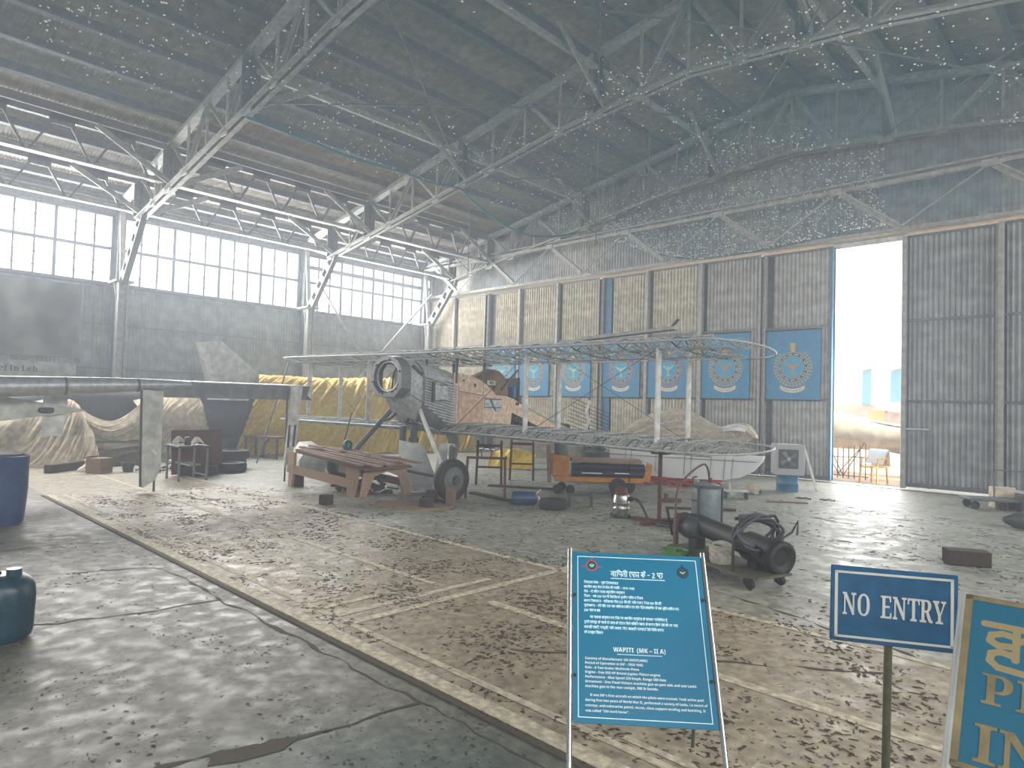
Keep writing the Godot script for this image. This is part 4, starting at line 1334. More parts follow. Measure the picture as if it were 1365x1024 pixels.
func tyre(s: Shape, r: float, w: float, at: Vector3, bas := Basis()) -> Shape:
	var h := w * 0.5
	return s.lathe([Vector2(r * 0.58, -h * 0.8), Vector2(r * 0.7, -h), Vector2(r * 0.94, -h * 0.9), Vector2(r, -h * 0.5), Vector2(r, h * 0.5), Vector2(r * 0.94, h * 0.9), Vector2(r * 0.7, h), Vector2(r * 0.58, h * 0.8), Vector2(r * 0.56, 0), Vector2(r * 0.58, -h * 0.8)], 28, at, bas)

const LIE := Basis(Vector3(1, 0, 0), Vector3(0, 1, 0), Vector3(0, 0, 1))

func build_left_side() -> void:
	# aircraft tail with two hanging rudders, running along the windowed wall
	var t := thing("aircraft_tail", "grey tail boom and flat tailplane with two white hanging rudders, front left", "aircraft tail", Vector3(-12.75, 0, -5.4))
	part("boom", Shape.new().tube([Vector3(-0.05, 1.66, 6.2), Vector3(0, 1.77, 3.53), Vector3(0, 1.86, 2.0), Vector3(0, 1.90, 1.2), Vector3(0, 1.93, 0.7)], [0.21, 0.168, 0.13, 0.095, 0.05], 24), M.alu, t)
	part("boom_band", Shape.new().tube([Vector3(0, 1.818, 2.7), Vector3(0, 1.82, 2.66)], 0.152, 24).tube([Vector3(0, 1.875, 1.62), Vector3(0, 1.877, 1.58)], 0.12, 24), M.grey, t)
	part("tailplane", Shape.new().grid(func(u: float, v: float) -> Vector3:
		var a := TAU * u
		return Vector3(-0.36 + 0.38 * cos(a), 1.965 + 0.035 * sin(a) + 0.02 * v, lerpf(1.45, -1.70, v)), 20, 6).box(Vector3(-0.36, 1.985, -1.705), Vector3(0.7, 0.05, 0.02)), M.alu_dull, t)
	part("elevator", Shape.new().prism(PackedVector2Array([Vector2(1.40, 1.95), Vector2(-1.70, 1.99), Vector2(-1.62, 1.70), Vector2(1.30, 1.675)]), Vector3(0.02, 0, 0), Vector3(0, 0, 1), Vector3.UP, 0.025), M.grey, t)
	part("elevator_tip", Shape.new().prism(PackedVector2Array([Vector2(-1.5, 1.95), Vector2(-1.78, 1.70), Vector2(-1.5, 1.70)]), Vector3(-0.02, 0, 0), Vector3(0, 0, 1), Vector3.UP, 0.03), M.dark_grey, t)
	part("rudder", Shape.new().prism(PackedVector2Array([Vector2(1.54, 1.80), Vector2(1.20, 1.78), Vector2(1.19, 0.42), Vector2(1.27, 0.20), Vector2(1.47, 0.08), Vector2(1.49, 0.16)]), Vector3(0.07, 0, 0), Vector3(0, 0, 1), Vector3.UP, 0.06), M.offwhite, t)
	part("rudder_post", Shape.new().bar(Vector3(0.06, 0.1, 1.50), Vector3(0.06, 1.78, 1.55), 0.03, 0.03).bar(Vector3(0.07, 0.0, 1.28), Vector3(0.07, 0.22, 1.28), 0.03, 0.03), M.dark_grey, t)
	part("tape_strip", Shape.new().bar(Vector3(0.105, 0.96, 1.50), Vector3(0.105, 0.66, 1.27), 0.05, 0.01, Vector3.RIGHT), M.white, t)
	var rd := part("rudder", Shape.new().prism(PackedVector2Array([Vector2(-1.25, 2.0), Vector2(-1.50, 2.01), Vector2(-1.40, 0.80), Vector2(-1.26, 0.42), Vector2(-1.16, 0.30)]), Vector3(0.07, 0, 0), Vector3(0, 0, 1), Vector3.UP, 0.05), M.white, t)
	part("flash", Shape.new().prism(PackedVector2Array([Vector2(-1.22, 1.18), Vector2(-1.26, 1.18), Vector2(-1.24, 0.72), Vector2(-1.20, 0.72)]), Vector3(0.098, 0, 0), Vector3(0, 0, 1), Vector3.UP, 0.008), M.redbrown, rd)
	part("flash", Shape.new().prism(PackedVector2Array([Vector2(-1.34, 1.18), Vector2(-1.39, 1.18), Vector2(-1.36, 0.74), Vector2(-1.31, 0.74)]), Vector3(0.098, 0, 0), Vector3(0, 0, 1), Vector3.UP, 0.008), M.dark_grey, rd)
	part("tail_strut", Shape.new().tube([Vector3(0.02, 1.9, -1.2), Vector3(0.05, 0.02, -1.2)], 0.02, 6), M.dark_grey, t)
	# pointed white panel in front of the canvas
	t = thing("spare_wing", "pointed white wing panel jutting in from the left edge below the grey boom", "wing panel", Vector3(-13.5, 0, -2.0))
	part("panel", Shape.new().prism(PackedVector2Array([Vector2(1.6, 1.76), Vector2(0, 1.62), Vector2(-1.05, 1.45), Vector2(-1.23, 1.395), Vector2(-1.0, 1.36), Vector2(0, 1.21), Vector2(1.6, 1.05)]), Vector3(0, 0, 0), Vector3(0, 0, 1), Vector3.UP, 0.07), M.offwhite, t)
	part("actuator", Shape.new().box(Vector3(0.06, 1.40, -0.62), Vector3(0.08, 0.09, 0.22), Basis(), 0.02), M.dark_grey, t)
	part("trestle", Shape.new().bar(Vector3(0, 0, 1.2), Vector3(0, 1.1, 1.2), 0.08, 0.08).bar(Vector3(-0.5, 0.02, 1.2), Vector3(0.5, 0.02, 1.2), 0.08, 0.05), M.rust, t)
	solo("hanging_cloth", drape([V([[-13.62, 1.66, -2.60], [-13.62, 1.66, -2.78], [-13.6, 1.66, -2.96]]), V([[-13.60, 1.30, -2.60], [-13.6, 1.3, -2.78], [-13.6, 1.3, -2.94]]), V([[-13.62, 0.93, -2.62], [-13.6, 0.95, -2.76], [-13.6, 0.97, -2.90]])], 10, 14, 0.012, 3.0, 4), M.white, "white cloth hung behind the pointed panel over the canvas", "cloth")
	# canvas over the left machine
	solo("canvas_cover", drape([V([[-19.6, 0.8, -2.2], [-19.3, 1.35, -3.1], [-19.0, 1.55, -3.9], [-18.95, 1.48, -4.25], [-19.1, 1.2, -4.5]]), V([[-18.9, 0.75, -2.5], [-18.65, 1.15, -3.4], [-18.5, 1.45, -4.0], [-18.45, 1.35, -4.25], [-18.5, 1.05, -4.4]]), V([[-18.8, 0.35, -2.75], [-18.3, 0.55, -3.4], [-17.9, 0.7, -3.9], [-17.75, 0.65, -4.2], [-17.8, 0.5, -4.5]]), V([[-18.9, 0.02, -2.75], [-18.2, 0.02, -3.3], [-17.6, 0.02, -3.8], [-17.3, 0.02, -4.1], [-17.4, 0.02, -4.45]])], 110, 50, 0.08, 6.0, 21, 0.5, 1.0), M.canvas, "beige canvas tent draped to the floor at the far left", "canvas cover")
	solo("canvas_swag", drape([V([[-18.75, 1.36, -4.3], [-18.7, 1.12, -4.65], [-18.65, 1.04, -5.0], [-18.7, 1.22, -5.4], [-18.9, 1.62, -5.85]]), V([[-18.5, 1.22, -4.25], [-18.35, 0.85, -4.6], [-18.3, 0.72, -5.0], [-18.35, 0.85, -5.4], [-18.6, 1.15, -5.85]]), V([[-18.4, 1.08, -4.25], [-18.3, 0.66, -4.55], [-18.25, 0.42, -4.97], [-18.3, 0.46, -5.4], [-18.5, 0.75, -5.85]])], 80, 40, 0.05, 1.5, 8, 3.0, 1.0), M.canvas, "swag of beige canvas hanging slack between two draped machines", "canvas cover")
	solo("canvas_curtain", drape([V([[-19.6, 1.55, -5.75], [-19.5, 1.72, -6.5], [-19.4, 1.80, -7.35]]), V([[-19.0, 1.25, -5.75], [-19.0, 1.35, -6.5], [-19.05, 1.35, -7.4]]), V([[-18.7, 0.6, -5.7], [-18.75, 0.65, -6.55], [-18.85, 0.75, -7.45]]), V([[-18.6, 0.02, -5.6], [-18.7, 0.02, -6.55], [-18.75, 0.1, -7.5]])], 110, 60, 0.09, 5.0, 33, 1.0, 1.0), M.canvas, "beige canvas hanging to the floor behind the steel side table", "canvas cover")
	solo("canvas_heap", drape([V([[-18.5, 0.62, -4.3], [-18.4, 0.6, -5.0], [-18.5, 0.62, -5.9]]), V([[-18.0, 0.42, -4.3], [-17.9, 0.4, -5.0], [-18.1, 0.4, -5.9]]), V([[-17.7, 0.02, -4.4], [-17.6, 0.02, -5.0], [-17.8, 0.02, -5.9]])], 60, 40, 0.06, 2.0, 41, 3.0, 1.0), M.canvas_dark, "dark folded canvas heap on the floor under the hanging swag", "canvas cover")
	# grey jet behind
	t = thing("grey_jet", "dark grey jet fuselage with a tall pale swept tail fin against the windowed wall", "airplane", Vector3(-20.6, 0, -9.0))
	var body: Array = []
	for q in [[-4.8, 0.35, 1.15], [-3.0, 0.68, 1.2], [-0.5, 0.80, 1.2], [2.0, 0.82, 1.2], [4.5, 0.72, 1.25], [6.0, 0.3, 1.25]]:
		var ring: Array = []
		for k in 20:
			var a := TAU * k / 20
			ring.append(Vector3(q[1] * cos(a), q[2] + q[1] * sin(a), q[0]))
		body.append(ring)
	body.reverse()
	part("fuselage", Shape.new().loft(body), M.dark_grey, t)
	part("belly_fairing", Shape.new().box(Vector3(0, 0.3, 0.2), Vector3(0.9, 0.6, 5.0), Basis(), 0.12), M.dark_grey, t)
	part("tail_fin", Shape.new().prism(PackedVector2Array([Vector2(1.42, 3.32), Vector2(0.70, 3.43), Vector2(-0.68, 2.35), Vector2(-0.9, 1.9), Vector2(0.9, 1.9), Vector2(1.08, 2.15)]), Vector3(0.3, 0, 0), Vector3(0, 0, 1), Vector3.UP, 0.09), M.offwhite, t)
	part("fin_rudder", Shape.new().prism(PackedVector2Array([Vector2(1.42, 3.32), Vector2(1.20, 3.35), Vector2(0.80, 2.0), Vector2(0.96, 2.0)]), Vector3(0.3, 0, 0), Vector3(0, 0, 1), Vector3.UP, 0.11), M.white, t)
	part("tail_plane", Shape.new().prism(PackedVector2Array([Vector2(0.3, 1.3), Vector2(1.5, 0.9), Vector2(1.5, 0.3), Vector2(0.3, 0.1)]), Vector3(0, 1.66, 0), Vector3.RIGHT, Vector3(0, 0, 1), 0.06), M.offwhite, t)
	# yellow sheet over the long machine by the wall
	solo("yellow_tarpaulin", drape([V([[-21.3, 2.0, -9.7], [-21.3, 2.1, -12.0], [-21.3, 2.2, -14.5], [-21.2, 2.0, -17.0]]), V([[-20.5, 2.44, -9.55], [-20.5, 2.46, -12.0], [-20.4, 2.58, -14.5], [-20.3, 2.4, -17.0]]), V([[-19.9, 2.20, -9.35], [-19.7, 2.25, -12.0], [-19.5, 2.35, -14.5], [-19.3, 2.1, -17.0]]), V([[-19.45, 1.2, -8.9], [-19.1, 1.2, -11.8], [-18.7, 1.25, -14.4], [-18.3, 1.1, -16.9]]), V([[-19.4, 0.02, -8.45], [-18.6, 0.02, -11.6], [-18.0, 0.02, -14.2], [-17.4, 0.02, -16.4]])], 320, 70, 0.14, 30.0, 52, 0.4, 1.0), M.tarp, "large yellow tarpaulin draped over a long machine behind the biplane", "tarpaulin")
	solo("yellow_heap", drape([V([[-14.6, 0.3, -14.6], [-14.2, 0.36, -15.0], [-13.7, 0.25, -15.3]]), V([[-14.4, 0.42, -14.3], [-13.9, 0.5, -14.7], [-13.4, 0.36, -15.0]]), V([[-14.2, 0.02, -13.9], [-13.7, 0.02, -14.2], [-13.2, 0.02, -14.6]])], 30, 16, 0.07, 3.0, 66), M.tarp, "small crumpled heap of yellow sheet on the floor behind the trestles", "tarpaulin", Vector3(1.35, 0, 1.4))
	# floor clutter along the left
	t = thing("side_table", "thin legged steel side table loaded with scraps, behind the hanging rudder", "table", Vector3(-14.24, 0, -5.24))
	part("table_top", Shape.new().box(Vector3(0, 0.69, 0), Vector3(0.74, 0.04, 0.62), Basis(), 0.008), M.dark_grey, t)
	for q in [[-1, -1], [1, -1], [1, 1], [-1, 1]]:
		part("leg", Shape.new().bar(Vector3(q[0] * 0.33, 0.0, q[1] * 0.27), Vector3(q[0] * 0.33, 0.68, q[1] * 0.27), 0.04, 0.04), M.grey, t)
	part("stretcher", Shape.new().bar(Vector3(-0.33, 0.1, -0.27), Vector3(0.33, 0.1, -0.27), 0.03, 0.03), M.grey, t)
	solo("rusty_panel", Shape.new().box(Vector3(0, 0.5, 0), Vector3(0.04, 0.95, 1.15), Basis(Vector3(0, 0, 1), 0.10), 0.01), M.rust, "rusty brown panel leaning behind the steel side table", "panel", Vector3(-15.05, 0.0, -5.75), 8.0)
	for q in [[-14.35, -5.1, "pale crumpled rag on the steel side table, left of the dark tin", 0], [-14.05, -5.35, "pale crumpled rag on the steel side table, right of the dark tin", 1]]:
		solo("rag", drape([V([[-0.11, 0.0, -0.1], [0, 0.05, -0.12], [0.11, 0.0, -0.1]]), V([[-0.12, 0.06, 0], [0, 0.15, 0], [0.12, 0.06, 0]]), V([[-0.11, 0.0, 0.1], [0, 0.04, 0.12], [0.11, 0.0, 0.1]])], 14, 14, 0.03, 3.0, 70 + q[3]), M.paper, q[2], "rag", Vector3(q[0], 0.715, q[1]))
	solo("tin", Shape.new().lathe([Vector2(0, 0), Vector2(0.06, 0), Vector2(0.06, 0.15), Vector2(0.05, 0.16), Vector2(0, 0.16)], 14), M.navy, "dark tin between the rags on the steel side table", "tin", Vector3(-14.2, 0.71, -5.22))
	var tr := solo("tyre", tyre(Shape.new(), 0.40, 0.22, Vector3(0, 0.11, 0)), M.rubber, "black tyre lying flat on the floor right of the side table", "tyre", Vector3(-15.3, 0, -6.55), 0, "scrap tyres by the side table")
	dup(tr, "tyre", Vector3(-16.1, 0, -6.9), 20, "black tyre lying flat at the back, under the loose upper tyre", "scrap tyres by the side table")
	dup(tr, "tyre", Vector3(-16.05, 0.22, -6.95), 50, "black tyre stacked on top of the rear tyre by the canvas", "scrap tyres by the side table")
	dup(tr, "tyre", Vector3(-14.95, 0, -5.75), 10, "black tyre lying behind the legs of the side table", "scrap tyres by the side table")
	solo("torn_board", Shape.new().box(Vector3(0, 0.02, 0), Vector3(0.55, 0.025, 0.35), Basis(Vector3(0, 0, 1), -0.15)), M.white, "torn white board lying on the tyre behind the hanging rudder", "board", Vector3(-14.95, 0.26, -5.45), 30)
	t = thing("metal_stand", "low rusty metal stand in front of the yellow tarpaulin's left end", "stand", Vector3(-18.5, 0, -9.0), 18)
	part("top", Shape.new().box(Vector3(0, 0.6, 0), Vector3(1.35, 0.05, 0.5)), M.rust, t)
	for q in [[-0.62, 0.2], [0.1, 0.2], [0.62, 0.2], [-0.62, -0.2], [0.62, -0.2]]:
		part("leg", Shape.new().bar(Vector3(q[0], 0, q[1]), Vector3(q[0], 0.58, q[1]), 0.05, 0.05), M.wood_dark, t)
	part("foot_rail", Shape.new().bar(Vector3(-0.62, 0.04, 0.2), Vector3(0.62, 0.04, 0.2), 0.05, 0.04).bar(Vector3(0.1, 0.35, 0.2), Vector3(0.3, 0.56, 0.2), 0.03, 0.03), M.wood_dark, t)
	t = thing("nose_fairing", "dull grey metal nose fairing with a wire mesh end, standing behind the timber bench", "fairing", Vector3(-14.9, 0, -8.3), -18)
	part("shell", Shape.new().loft([[Vector3(0.75, 0, 0.30), Vector3(0.75, 0.28, 0.32), Vector3(0.75, 0.55, 0.15), Vector3(0.75, 0.6, -0.15), Vector3(0.75, 0.3, -0.34), Vector3(0.75, 0, -0.3)], [Vector3(-0.25, 0, 0.36), Vector3(-0.25, 0.34, 0.36), Vector3(-0.25, 0.66, 0.15), Vector3(-0.25, 0.68, -0.15), Vector3(-0.25, 0.35, -0.36), Vector3(-0.25, 0, -0.36)], [Vector3(-0.62, 0, 0.32), Vector3(-0.6, 0.25, 0.3), Vector3(-0.56, 0.45, 0.12), Vector3(-0.56, 0.46, -0.12), Vector3(-0.6, 0.25, -0.3), Vector3(-0.62, 0, -0.3)]]), M.offwhite, t)
	var cage := Shape.new()
	for k in 6: cage.bar(Vector3(-0.62 - 0.05 * k, 0.0, 0.30), Vector3(-0.5 - 0.04 * k, 0.46 - 0.05 * k, 0.1), 0.014, 0.014)
	for k in 4: cage.bar(Vector3(-0.6, 0.08 + 0.1 * k, 0.29 - 0.05 * k), Vector3(-0.92 + 0.03 * k, 0.06 + 0.08 * k, 0.27 - 0.05 * k), 0.014, 0.014)
	part("wire_cage", cage, M.grey, t)
	solo("leaning_pole", Shape.new().tube([Vector3(0.0, 0.0, 0.0), Vector3(-0.1, 2.75, -0.85)], 0.022, 6), M.grey, "thin grey pole leaning against the far tip of the upper wing", "pole", Vector3(-16.95, 0, -8.0))
	solo("black_rod", Shape.new().tube([Vector3(0, 0.0, 0), Vector3(0.02, 1.45, -0.35)], 0.016, 6), M.black, "black rod standing upright behind the timber bench", "rod", Vector3(-13.15, 0, -8.05))
	t = thing("carton", "brown cardboard carton on the floor in front of the canvas heap", "carton", Vector3(-16.35, 0, -4.2), 35)
	part("box", Shape.new().box(Vector3(0, 0.16, 0), Vector3(0.36, 0.32, 0.36), Basis(), 0.006), M.card, t)
	part("flap", Shape.new().box(Vector3(-0.2, 0.33, 0), Vector3(0.14, 0.008, 0.34), Basis(Vector3(0, 0, 1), 0.35)), M.card, t)
	solo("small_pot", Shape.new().lathe([Vector2(0, 0), Vector2(0.10, 0), Vector2(0.13, 0.2), Vector2(0.11, 0.2), Vector2(0.1, 0.05), Vector2(0, 0.04)], 16), M.dark_grey, "small dark pot beside the carton on the floor", "pot", Vector3(-16.3, 0, -4.75))
	solo("timber_baulk", Shape.new().box(Vector3(0, 0.09, 0), Vector3(0.16, 0.18, 1.15), Basis(), 0.012), M.wood_dark, "dark timber baulk lying in front of the beige canvas tent", "timber", Vector3(-17.05, 0, -3.75), 42)
	solo("sack", drape([V([[-0.2, 0.0, -0.12], [0, 0.06, -0.16], [0.2, 0.0, -0.12]]), V([[-0.22, 0.1, 0], [0, 0.17, 0], [0.22, 0.1, 0]]), V([[-0.2, 0.0, 0.14], [0, 0.05, 0.17], [0.2, 0.0, 0.14]])], 16, 14, 0.03, 2.0, 81), M.canvas, "small slumped pale sack between the baulk and the carton", "sack", Vector3(-16.65, 0, -4.1), 30)
	var heap := Shape.new()
	for k in 60: heap.box(Vector3(rng.randf_range(-0.35, 0.35), rng.randf_range(0.01, 0.14), rng.randf_range(-0.4, 0.4)), Vector3(rng.randf_range(0.03, 0.2), rng.randf_range(0.01, 0.04), rng.randf_range(0.02, 0.08)), Basis.from_euler(Vector3(rng.randf_range(-0.5, 0.5), rng.randf() * 6, rng.randf_range(-0.5, 0.5))))
	var hp := solo("scrap_heap", heap, M.dark_grey, "heap of dark metal scraps on the floor left of the hanging rudder", "scrap", Vector3(-16.1, 0, -5.3))
	hp.set_meta("kind", "stuff")
	# containers at the left edge
	t = thing("blue_drum", "blue plastic drum cut by the left edge, standing upright", "drum", Vector3(-10.62, 0, -1.62))
	part("body", Shape.new().lathe([Vector2(0, 0), Vector2(0.25, 0), Vector2(0.265, 0.03), Vector2(0.285, 0.28), Vector2(0.295, 0.45), Vector2(0.295, 0.84), Vector2(0.30, 0.85), Vector2(0.30, 0.87), Vector2(0.27, 0.875), Vector2(0.26, 0.83), Vector2(0, 0.83)], 32), M.blue_drum, t)
	part("lid", Shape.new().lathe([Vector2(0, 0.84), Vector2(0.24, 0.84), Vector2(0.24, 0.9), Vector2(0.1, 0.93), Vector2(0, 0.93)], 24), M.dark_grey, t)
	t = thing("jerry_can", "dark teal plastic jerry can with moulded ribs at the left edge, near the camera", "jerry can", Vector3(-5.72, 0, -0.86), 42)
	var secs: Array = []
	for q in [[0.0, 0.86], [0.02, 0.96], [0.06, 1.0], [0.30, 1.03], [0.36, 1.0], [0.41, 0.9], [0.435, 0.74], [0.445, 0.5]]:
		var ring: Array = []
		for k in 28:
			var a := TAU * k / 28
			ring.append(Vector3(0.25 * q[1] * signf(cos(a)) * pow(absf(cos(a)), 0.6), q[0], 0.155 * q[1] * signf(sin(a)) * pow(absf(sin(a)), 0.6)))
		secs.append(ring)
	part("body", Shape.new().loft(secs), M.jerry, t)
	for k in 9: part("moulded_rib", Shape.new().box(Vector3(-0.19 + 0.024 * k, 0.21, 0.158), Vector3(0.012, 0.3, 0.014), Basis(), 0.004), M.jerry, t)
	part("handle", Shape.new().tube([Vector3(-0.16, 0.42, 0), Vector3(-0.14, 0.475, 0), Vector3(0.0, 0.485, 0), Vector3(0.04, 0.44, 0)], 0.022, 8), M.jerry, t)
	part("cap", Shape.new().lathe([Vector2(0, 0.43), Vector2(0.045, 0.43), Vector2(0.045, 0.485), Vector2(0, 0.485)], 16, Vector3(0.15, 0, 0)), M.jerry, t)
	part("label_patch", Shape.new().box(Vector3(0.13, 0.24, 0.158), Vector3(0.1, 0.09, 0.006)), M.wood_pale, t)

func build_middle() -> void:
	# timber bench piled with planks
	var at := Vector3(-10.8, 0, -7.15)
	var t := thing("timber_bench", "broken wooden bench with splayed board legs, piled with red brown planks", "bench", Vector3.ZERO)
	var F := [Vector3(-10.09, 0, -6.67), Vector3(-9.80, 0, -7.58), Vector3(-12.0, 0, -6.45), Vector3(-11.7, 0, -7.5)]
	part("leg_board", Shape.new().prism(PackedVector2Array([Vector2(0, 0), Vector2(0.13, 0), Vector2(0.26, 0.36), Vector2(0.50, 0.45), Vector2(0.72, 0.36), Vector2(0.82, 0), Vector2(0.95, 0), Vector2(0.86, 0.58), Vector2(0.08, 0.58)]), Vector3(-10.09, 0, -6.67), Vector3(0.29, 0, -0.91).normalized(), Vector3.UP, 0.05), M.wood_pale, t)
	part("leg_board", Shape.new().prism(PackedVector2Array([Vector2(0, 0), Vector2(0.2, 0), Vector2(0.28, 0.56), Vector2(-0.16, 0.56)]), Vector3(-10.16, 0, -6.62), Vector3(-1, 0, 0.05).normalized(), Vector3.UP, 0.04), M.wood_pale, t)
	part("leg_board", Shape.new().prism(PackedVector2Array([Vector2(0.05, 0), Vector2(0.22, 0), Vector2(0.2, 0.30), Vector2(0.3, 0.68), Vector2(-0.05, 0.68), Vector2(-0.02, 0.3)]), Vector3(-11.95, 0, -6.40), Vector3(-1, 0, -0.1).normalized(), Vector3.UP, 0.05), M.wood_pale, t)
	part("leg_block", Shape.new().box(Vector3(-12.05, 0.14, -6.55), Vector3(0.18, 0.28, 0.16), Basis(), 0.01), M.wood_dark, t)
	part("leg_block", Shape.new().box(Vector3(-11.7, 0.3, -7.5), Vector3(0.14, 0.6, 0.12), Basis(), 0.01), M.wood_dark, t)
	part("side_rail", Shape.new().bar(Vector3(-12.15, 0.36, -6.38), Vector3(-10.15, 0.22, -6.60), 0.045, 0.16), M.wood_pale, t)
	part("side_rail", Shape.new().bar(Vector3(-12.1, 0.30, -7.5), Vector3(-9.85, 0.22, -7.55), 0.045, 0.14), M.wood, t)
	part("top_board", Shape.new().box(Vector3(-10.95, 0.60, -7.05), Vector3(2.4, 0.04, 1.05), Basis(Vector3(0, 0, 1), -0.06)), M.wood, t)
	for k in 9:
		var z := -6.52 - k * 0.125
		var x0 := -12.35 + rng.randf_range(-0.2, 0.3)
		var x1 := -9.55 + rng.randf_range(-0.35, 0.25)
		var lift := 0.015 * (k % 3)
		var m: Material = [M.wood, M.wood_pale, M.wood][k % 3]
		solo("plank", Shape.new().bar(Vector3((x0 - x1) * 0.5, 0.055 + lift, rng.randf_range(-0.08, 0.08)), Vector3((x1 - x0) * 0.5, -0.055 + lift, rng.randf_range(-0.05, 0.05)), 0.12, 0.03), m, "red brown plank in the pile on the broken wooden bench, %s from the front edge" % ["first", "second", "third", "fourth", "fifth", "sixth", "seventh", "eighth", "ninth"][k], "plank", Vector3((x0 + x1) * 0.5, 0.655 - (x0 + x1 + 21.9) * 0.03, z), 0, "planks on the timber bench")
	for k in 4:
		solo("offcut", Shape.new().box(Vector3(0, 0.02, 0), Vector3(rng.randf_range(0.25, 0.6), 0.035, 0.09)), M.wood_pale, ["short pale offcut at the left end of the plank pile", "short pale offcut in the middle of the plank pile", "short pale offcut towards the right of the plank pile", "short pale offcut at the back of the plank pile"][k], "offcut", Vector3(-11.9 + 0.55 * k, 0.76 - 0.034 * k, -6.85 - 0.2 * k), rng.randf_range(-25, 25))
	solo("green_can", Shape.new().lathe([Vector2(0, 0), Vector2(0.09, 0), Vector2(0.10, 0.05), Vector2(0.09, 0.15), Vector2(0.04, 0.19), Vector2(0, 0.19)], 14), mat(Color(0.05, 0.30, 0.24), 0.4), "small dark green can at the back of the timber bench", "can", Vector3(-11.75, 0.72, -7.45))
	var clut := Shape.new()
	for k in 40: clut.box(Vector3(rng.randf_range(-0.7, 0.7), rng.randf_range(0.02, 0.2), rng.randf_range(-0.35, 0.35)), Vector3(rng.randf_range(0.04, 0.3), rng.randf_range(0.02, 0.07), rng.randf_range(0.03, 0.1)), Basis.from_euler(Vector3(rng.randf_range(-0.6, 0.6), rng.randf() * 6, rng.randf_range(-0.6, 0.6))))
	var cl := solo("offcut_heap", clut, M.wood_dark, "heap of dark offcuts on the floor beneath the timber bench", "scrap wood", Vector3(-10.8, 0, -7.1))
	cl.set_meta("kind", "stuff")
	# aluminium sheets leaning against the undercarriage
	t = thing("cowling_sheet", "curved dull aluminium cowling sheet leaning beside the biplane's wheel, left one", "metal sheet", Vector3(-9.95, 0, -7.95), 40)
	part("sheet", Shape.new().grid(func(u: float, v: float) -> Vector3:
		var w := lerpf(0.95, 0.5, v)
		return Vector3(lerpf(-0.45, 0.40, u) * w - 0.28 * v, 0.02 + 0.96 * v * (1.0 - 0.12 * u), -0.22 * v - 0.22 * sin(u * 1.4) * (0.4 + v)), 16, 12, 0.012), M.sheet_alu, t)
	t = thing("cowling_sheet", "upright aluminium cowling sheet right behind the biplane's near wheel", "metal sheet", Vector3(-9.45, 0, -8.15), 44)
	part("sheet", Shape.new().grid(func(u: float, v: float) -> Vector3: return Vector3(lerpf(-0.28, 0.26, u) * lerpf(1.0, 0.55, v), 0.01 + 0.95 * v, 0.16 * u * u - 0.12 * v), 12, 10, 0.012), M.sheet_alu, t)
	solo("plywood_disc", Shape.new().lathe([Vector2(0, 0), Vector2(0.66, 0), Vector2(0.66, 0.025), Vector2(0, 0.03)], 40, Vector3.ZERO, Basis().scaled(Vector3(1, 1, 0.72))), M.card, "flat round brown board lying on the floor in front of the wheel", "board", Vector3(-8.75, 0.0, -6.85), 40)
	for q in [[-9.69, -5.78, 0.16, "dark grey wooden block alone on the floor in front of the bench", M.wood_dark, 20], [-8.42, -6.85, 0.13, "grey wooden block on the front edge of the round board", M.wood_dark, 10]]:
		t = thing("wood_block", q[3], "block", Vector3(q[0], 0.0 if q[0] < -9 else 0.03, q[1]), q[5])
		part("block", Shape.new().box(Vector3(0, q[2] * 0.5, 0), Vector3(0.19, q[2], 0.15), Basis(), 0.01), q[4], t)
		part("notch", Shape.new().box(Vector3(-0.05, q[2] * 0.55, 0.076), Vector3(0.05, q[2] * 0.3, 0.006)), M.black, t)
	t = thing("wheel_chock", "brown wooden chock blocks wedged at the front of the biplane's wheel", "chock", Vector3(-8.50, 0, -7.35), 25)
	part("block", Shape.new().box(Vector3(-0.28, 0.12, 0), Vector3(0.16, 0.24, 0.16), Basis(), 0.01), M.wood_dark, t)
	part("block", Shape.new().box(Vector3(0.10, 0.14, 0.05), Vector3(0.14, 0.28, 0.14), Basis(), 0.01), M.wood, t)
	part("bar", Shape.new().bar(Vector3(-0.45, 0.10, 0.0), Vector3(0.05, 0.05, 0.05), 0.05, 0.04), M.black, t)
	t = thing("jack_frame", "rusty steel jack frame standing behind the biplane's near wheel", "frame", Vector3(-8.70, 0, -8.45), 44)
	for q in [[-0.36, 0.0], [0.36, 0.0], [0.36, -0.3]]:
		part("leg", Shape.new().bar(Vector3(q[0], 0, q[1]), Vector3(q[0] * 0.95, 0.74, q[1]), 0.045, 0.045), M.rust, t)
	part("cross_bar", Shape.new().bar(Vector3(-0.36, 0.74, 0), Vector3(0.36, 0.74, 0), 0.045, 0.045).bar(Vector3(0.36, 0.74, 0), Vector3(0.36, 0.74, -0.3), 0.04, 0.04), M.rust, t)
	part("loop_handle", Shape.new().tube([Vector3(-0.08, 0.74, 0), Vector3(-0.1, 0.88, 0), Vector3(0.0, 0.95, 0), Vector3(0.1, 0.88, 0), Vector3(0.08, 0.74, 0)], 0.012, 6), M.black, t)
	# rusty trestles under the lower wing
	var pair := [[-10.15, -9.95, "rusty trestle under the biplane's fuselage, left of the pair"], [-10.35, -11.2, "rusty trestle under the biplane's fuselage, right of the pair"]]
	var first: Node3D = null
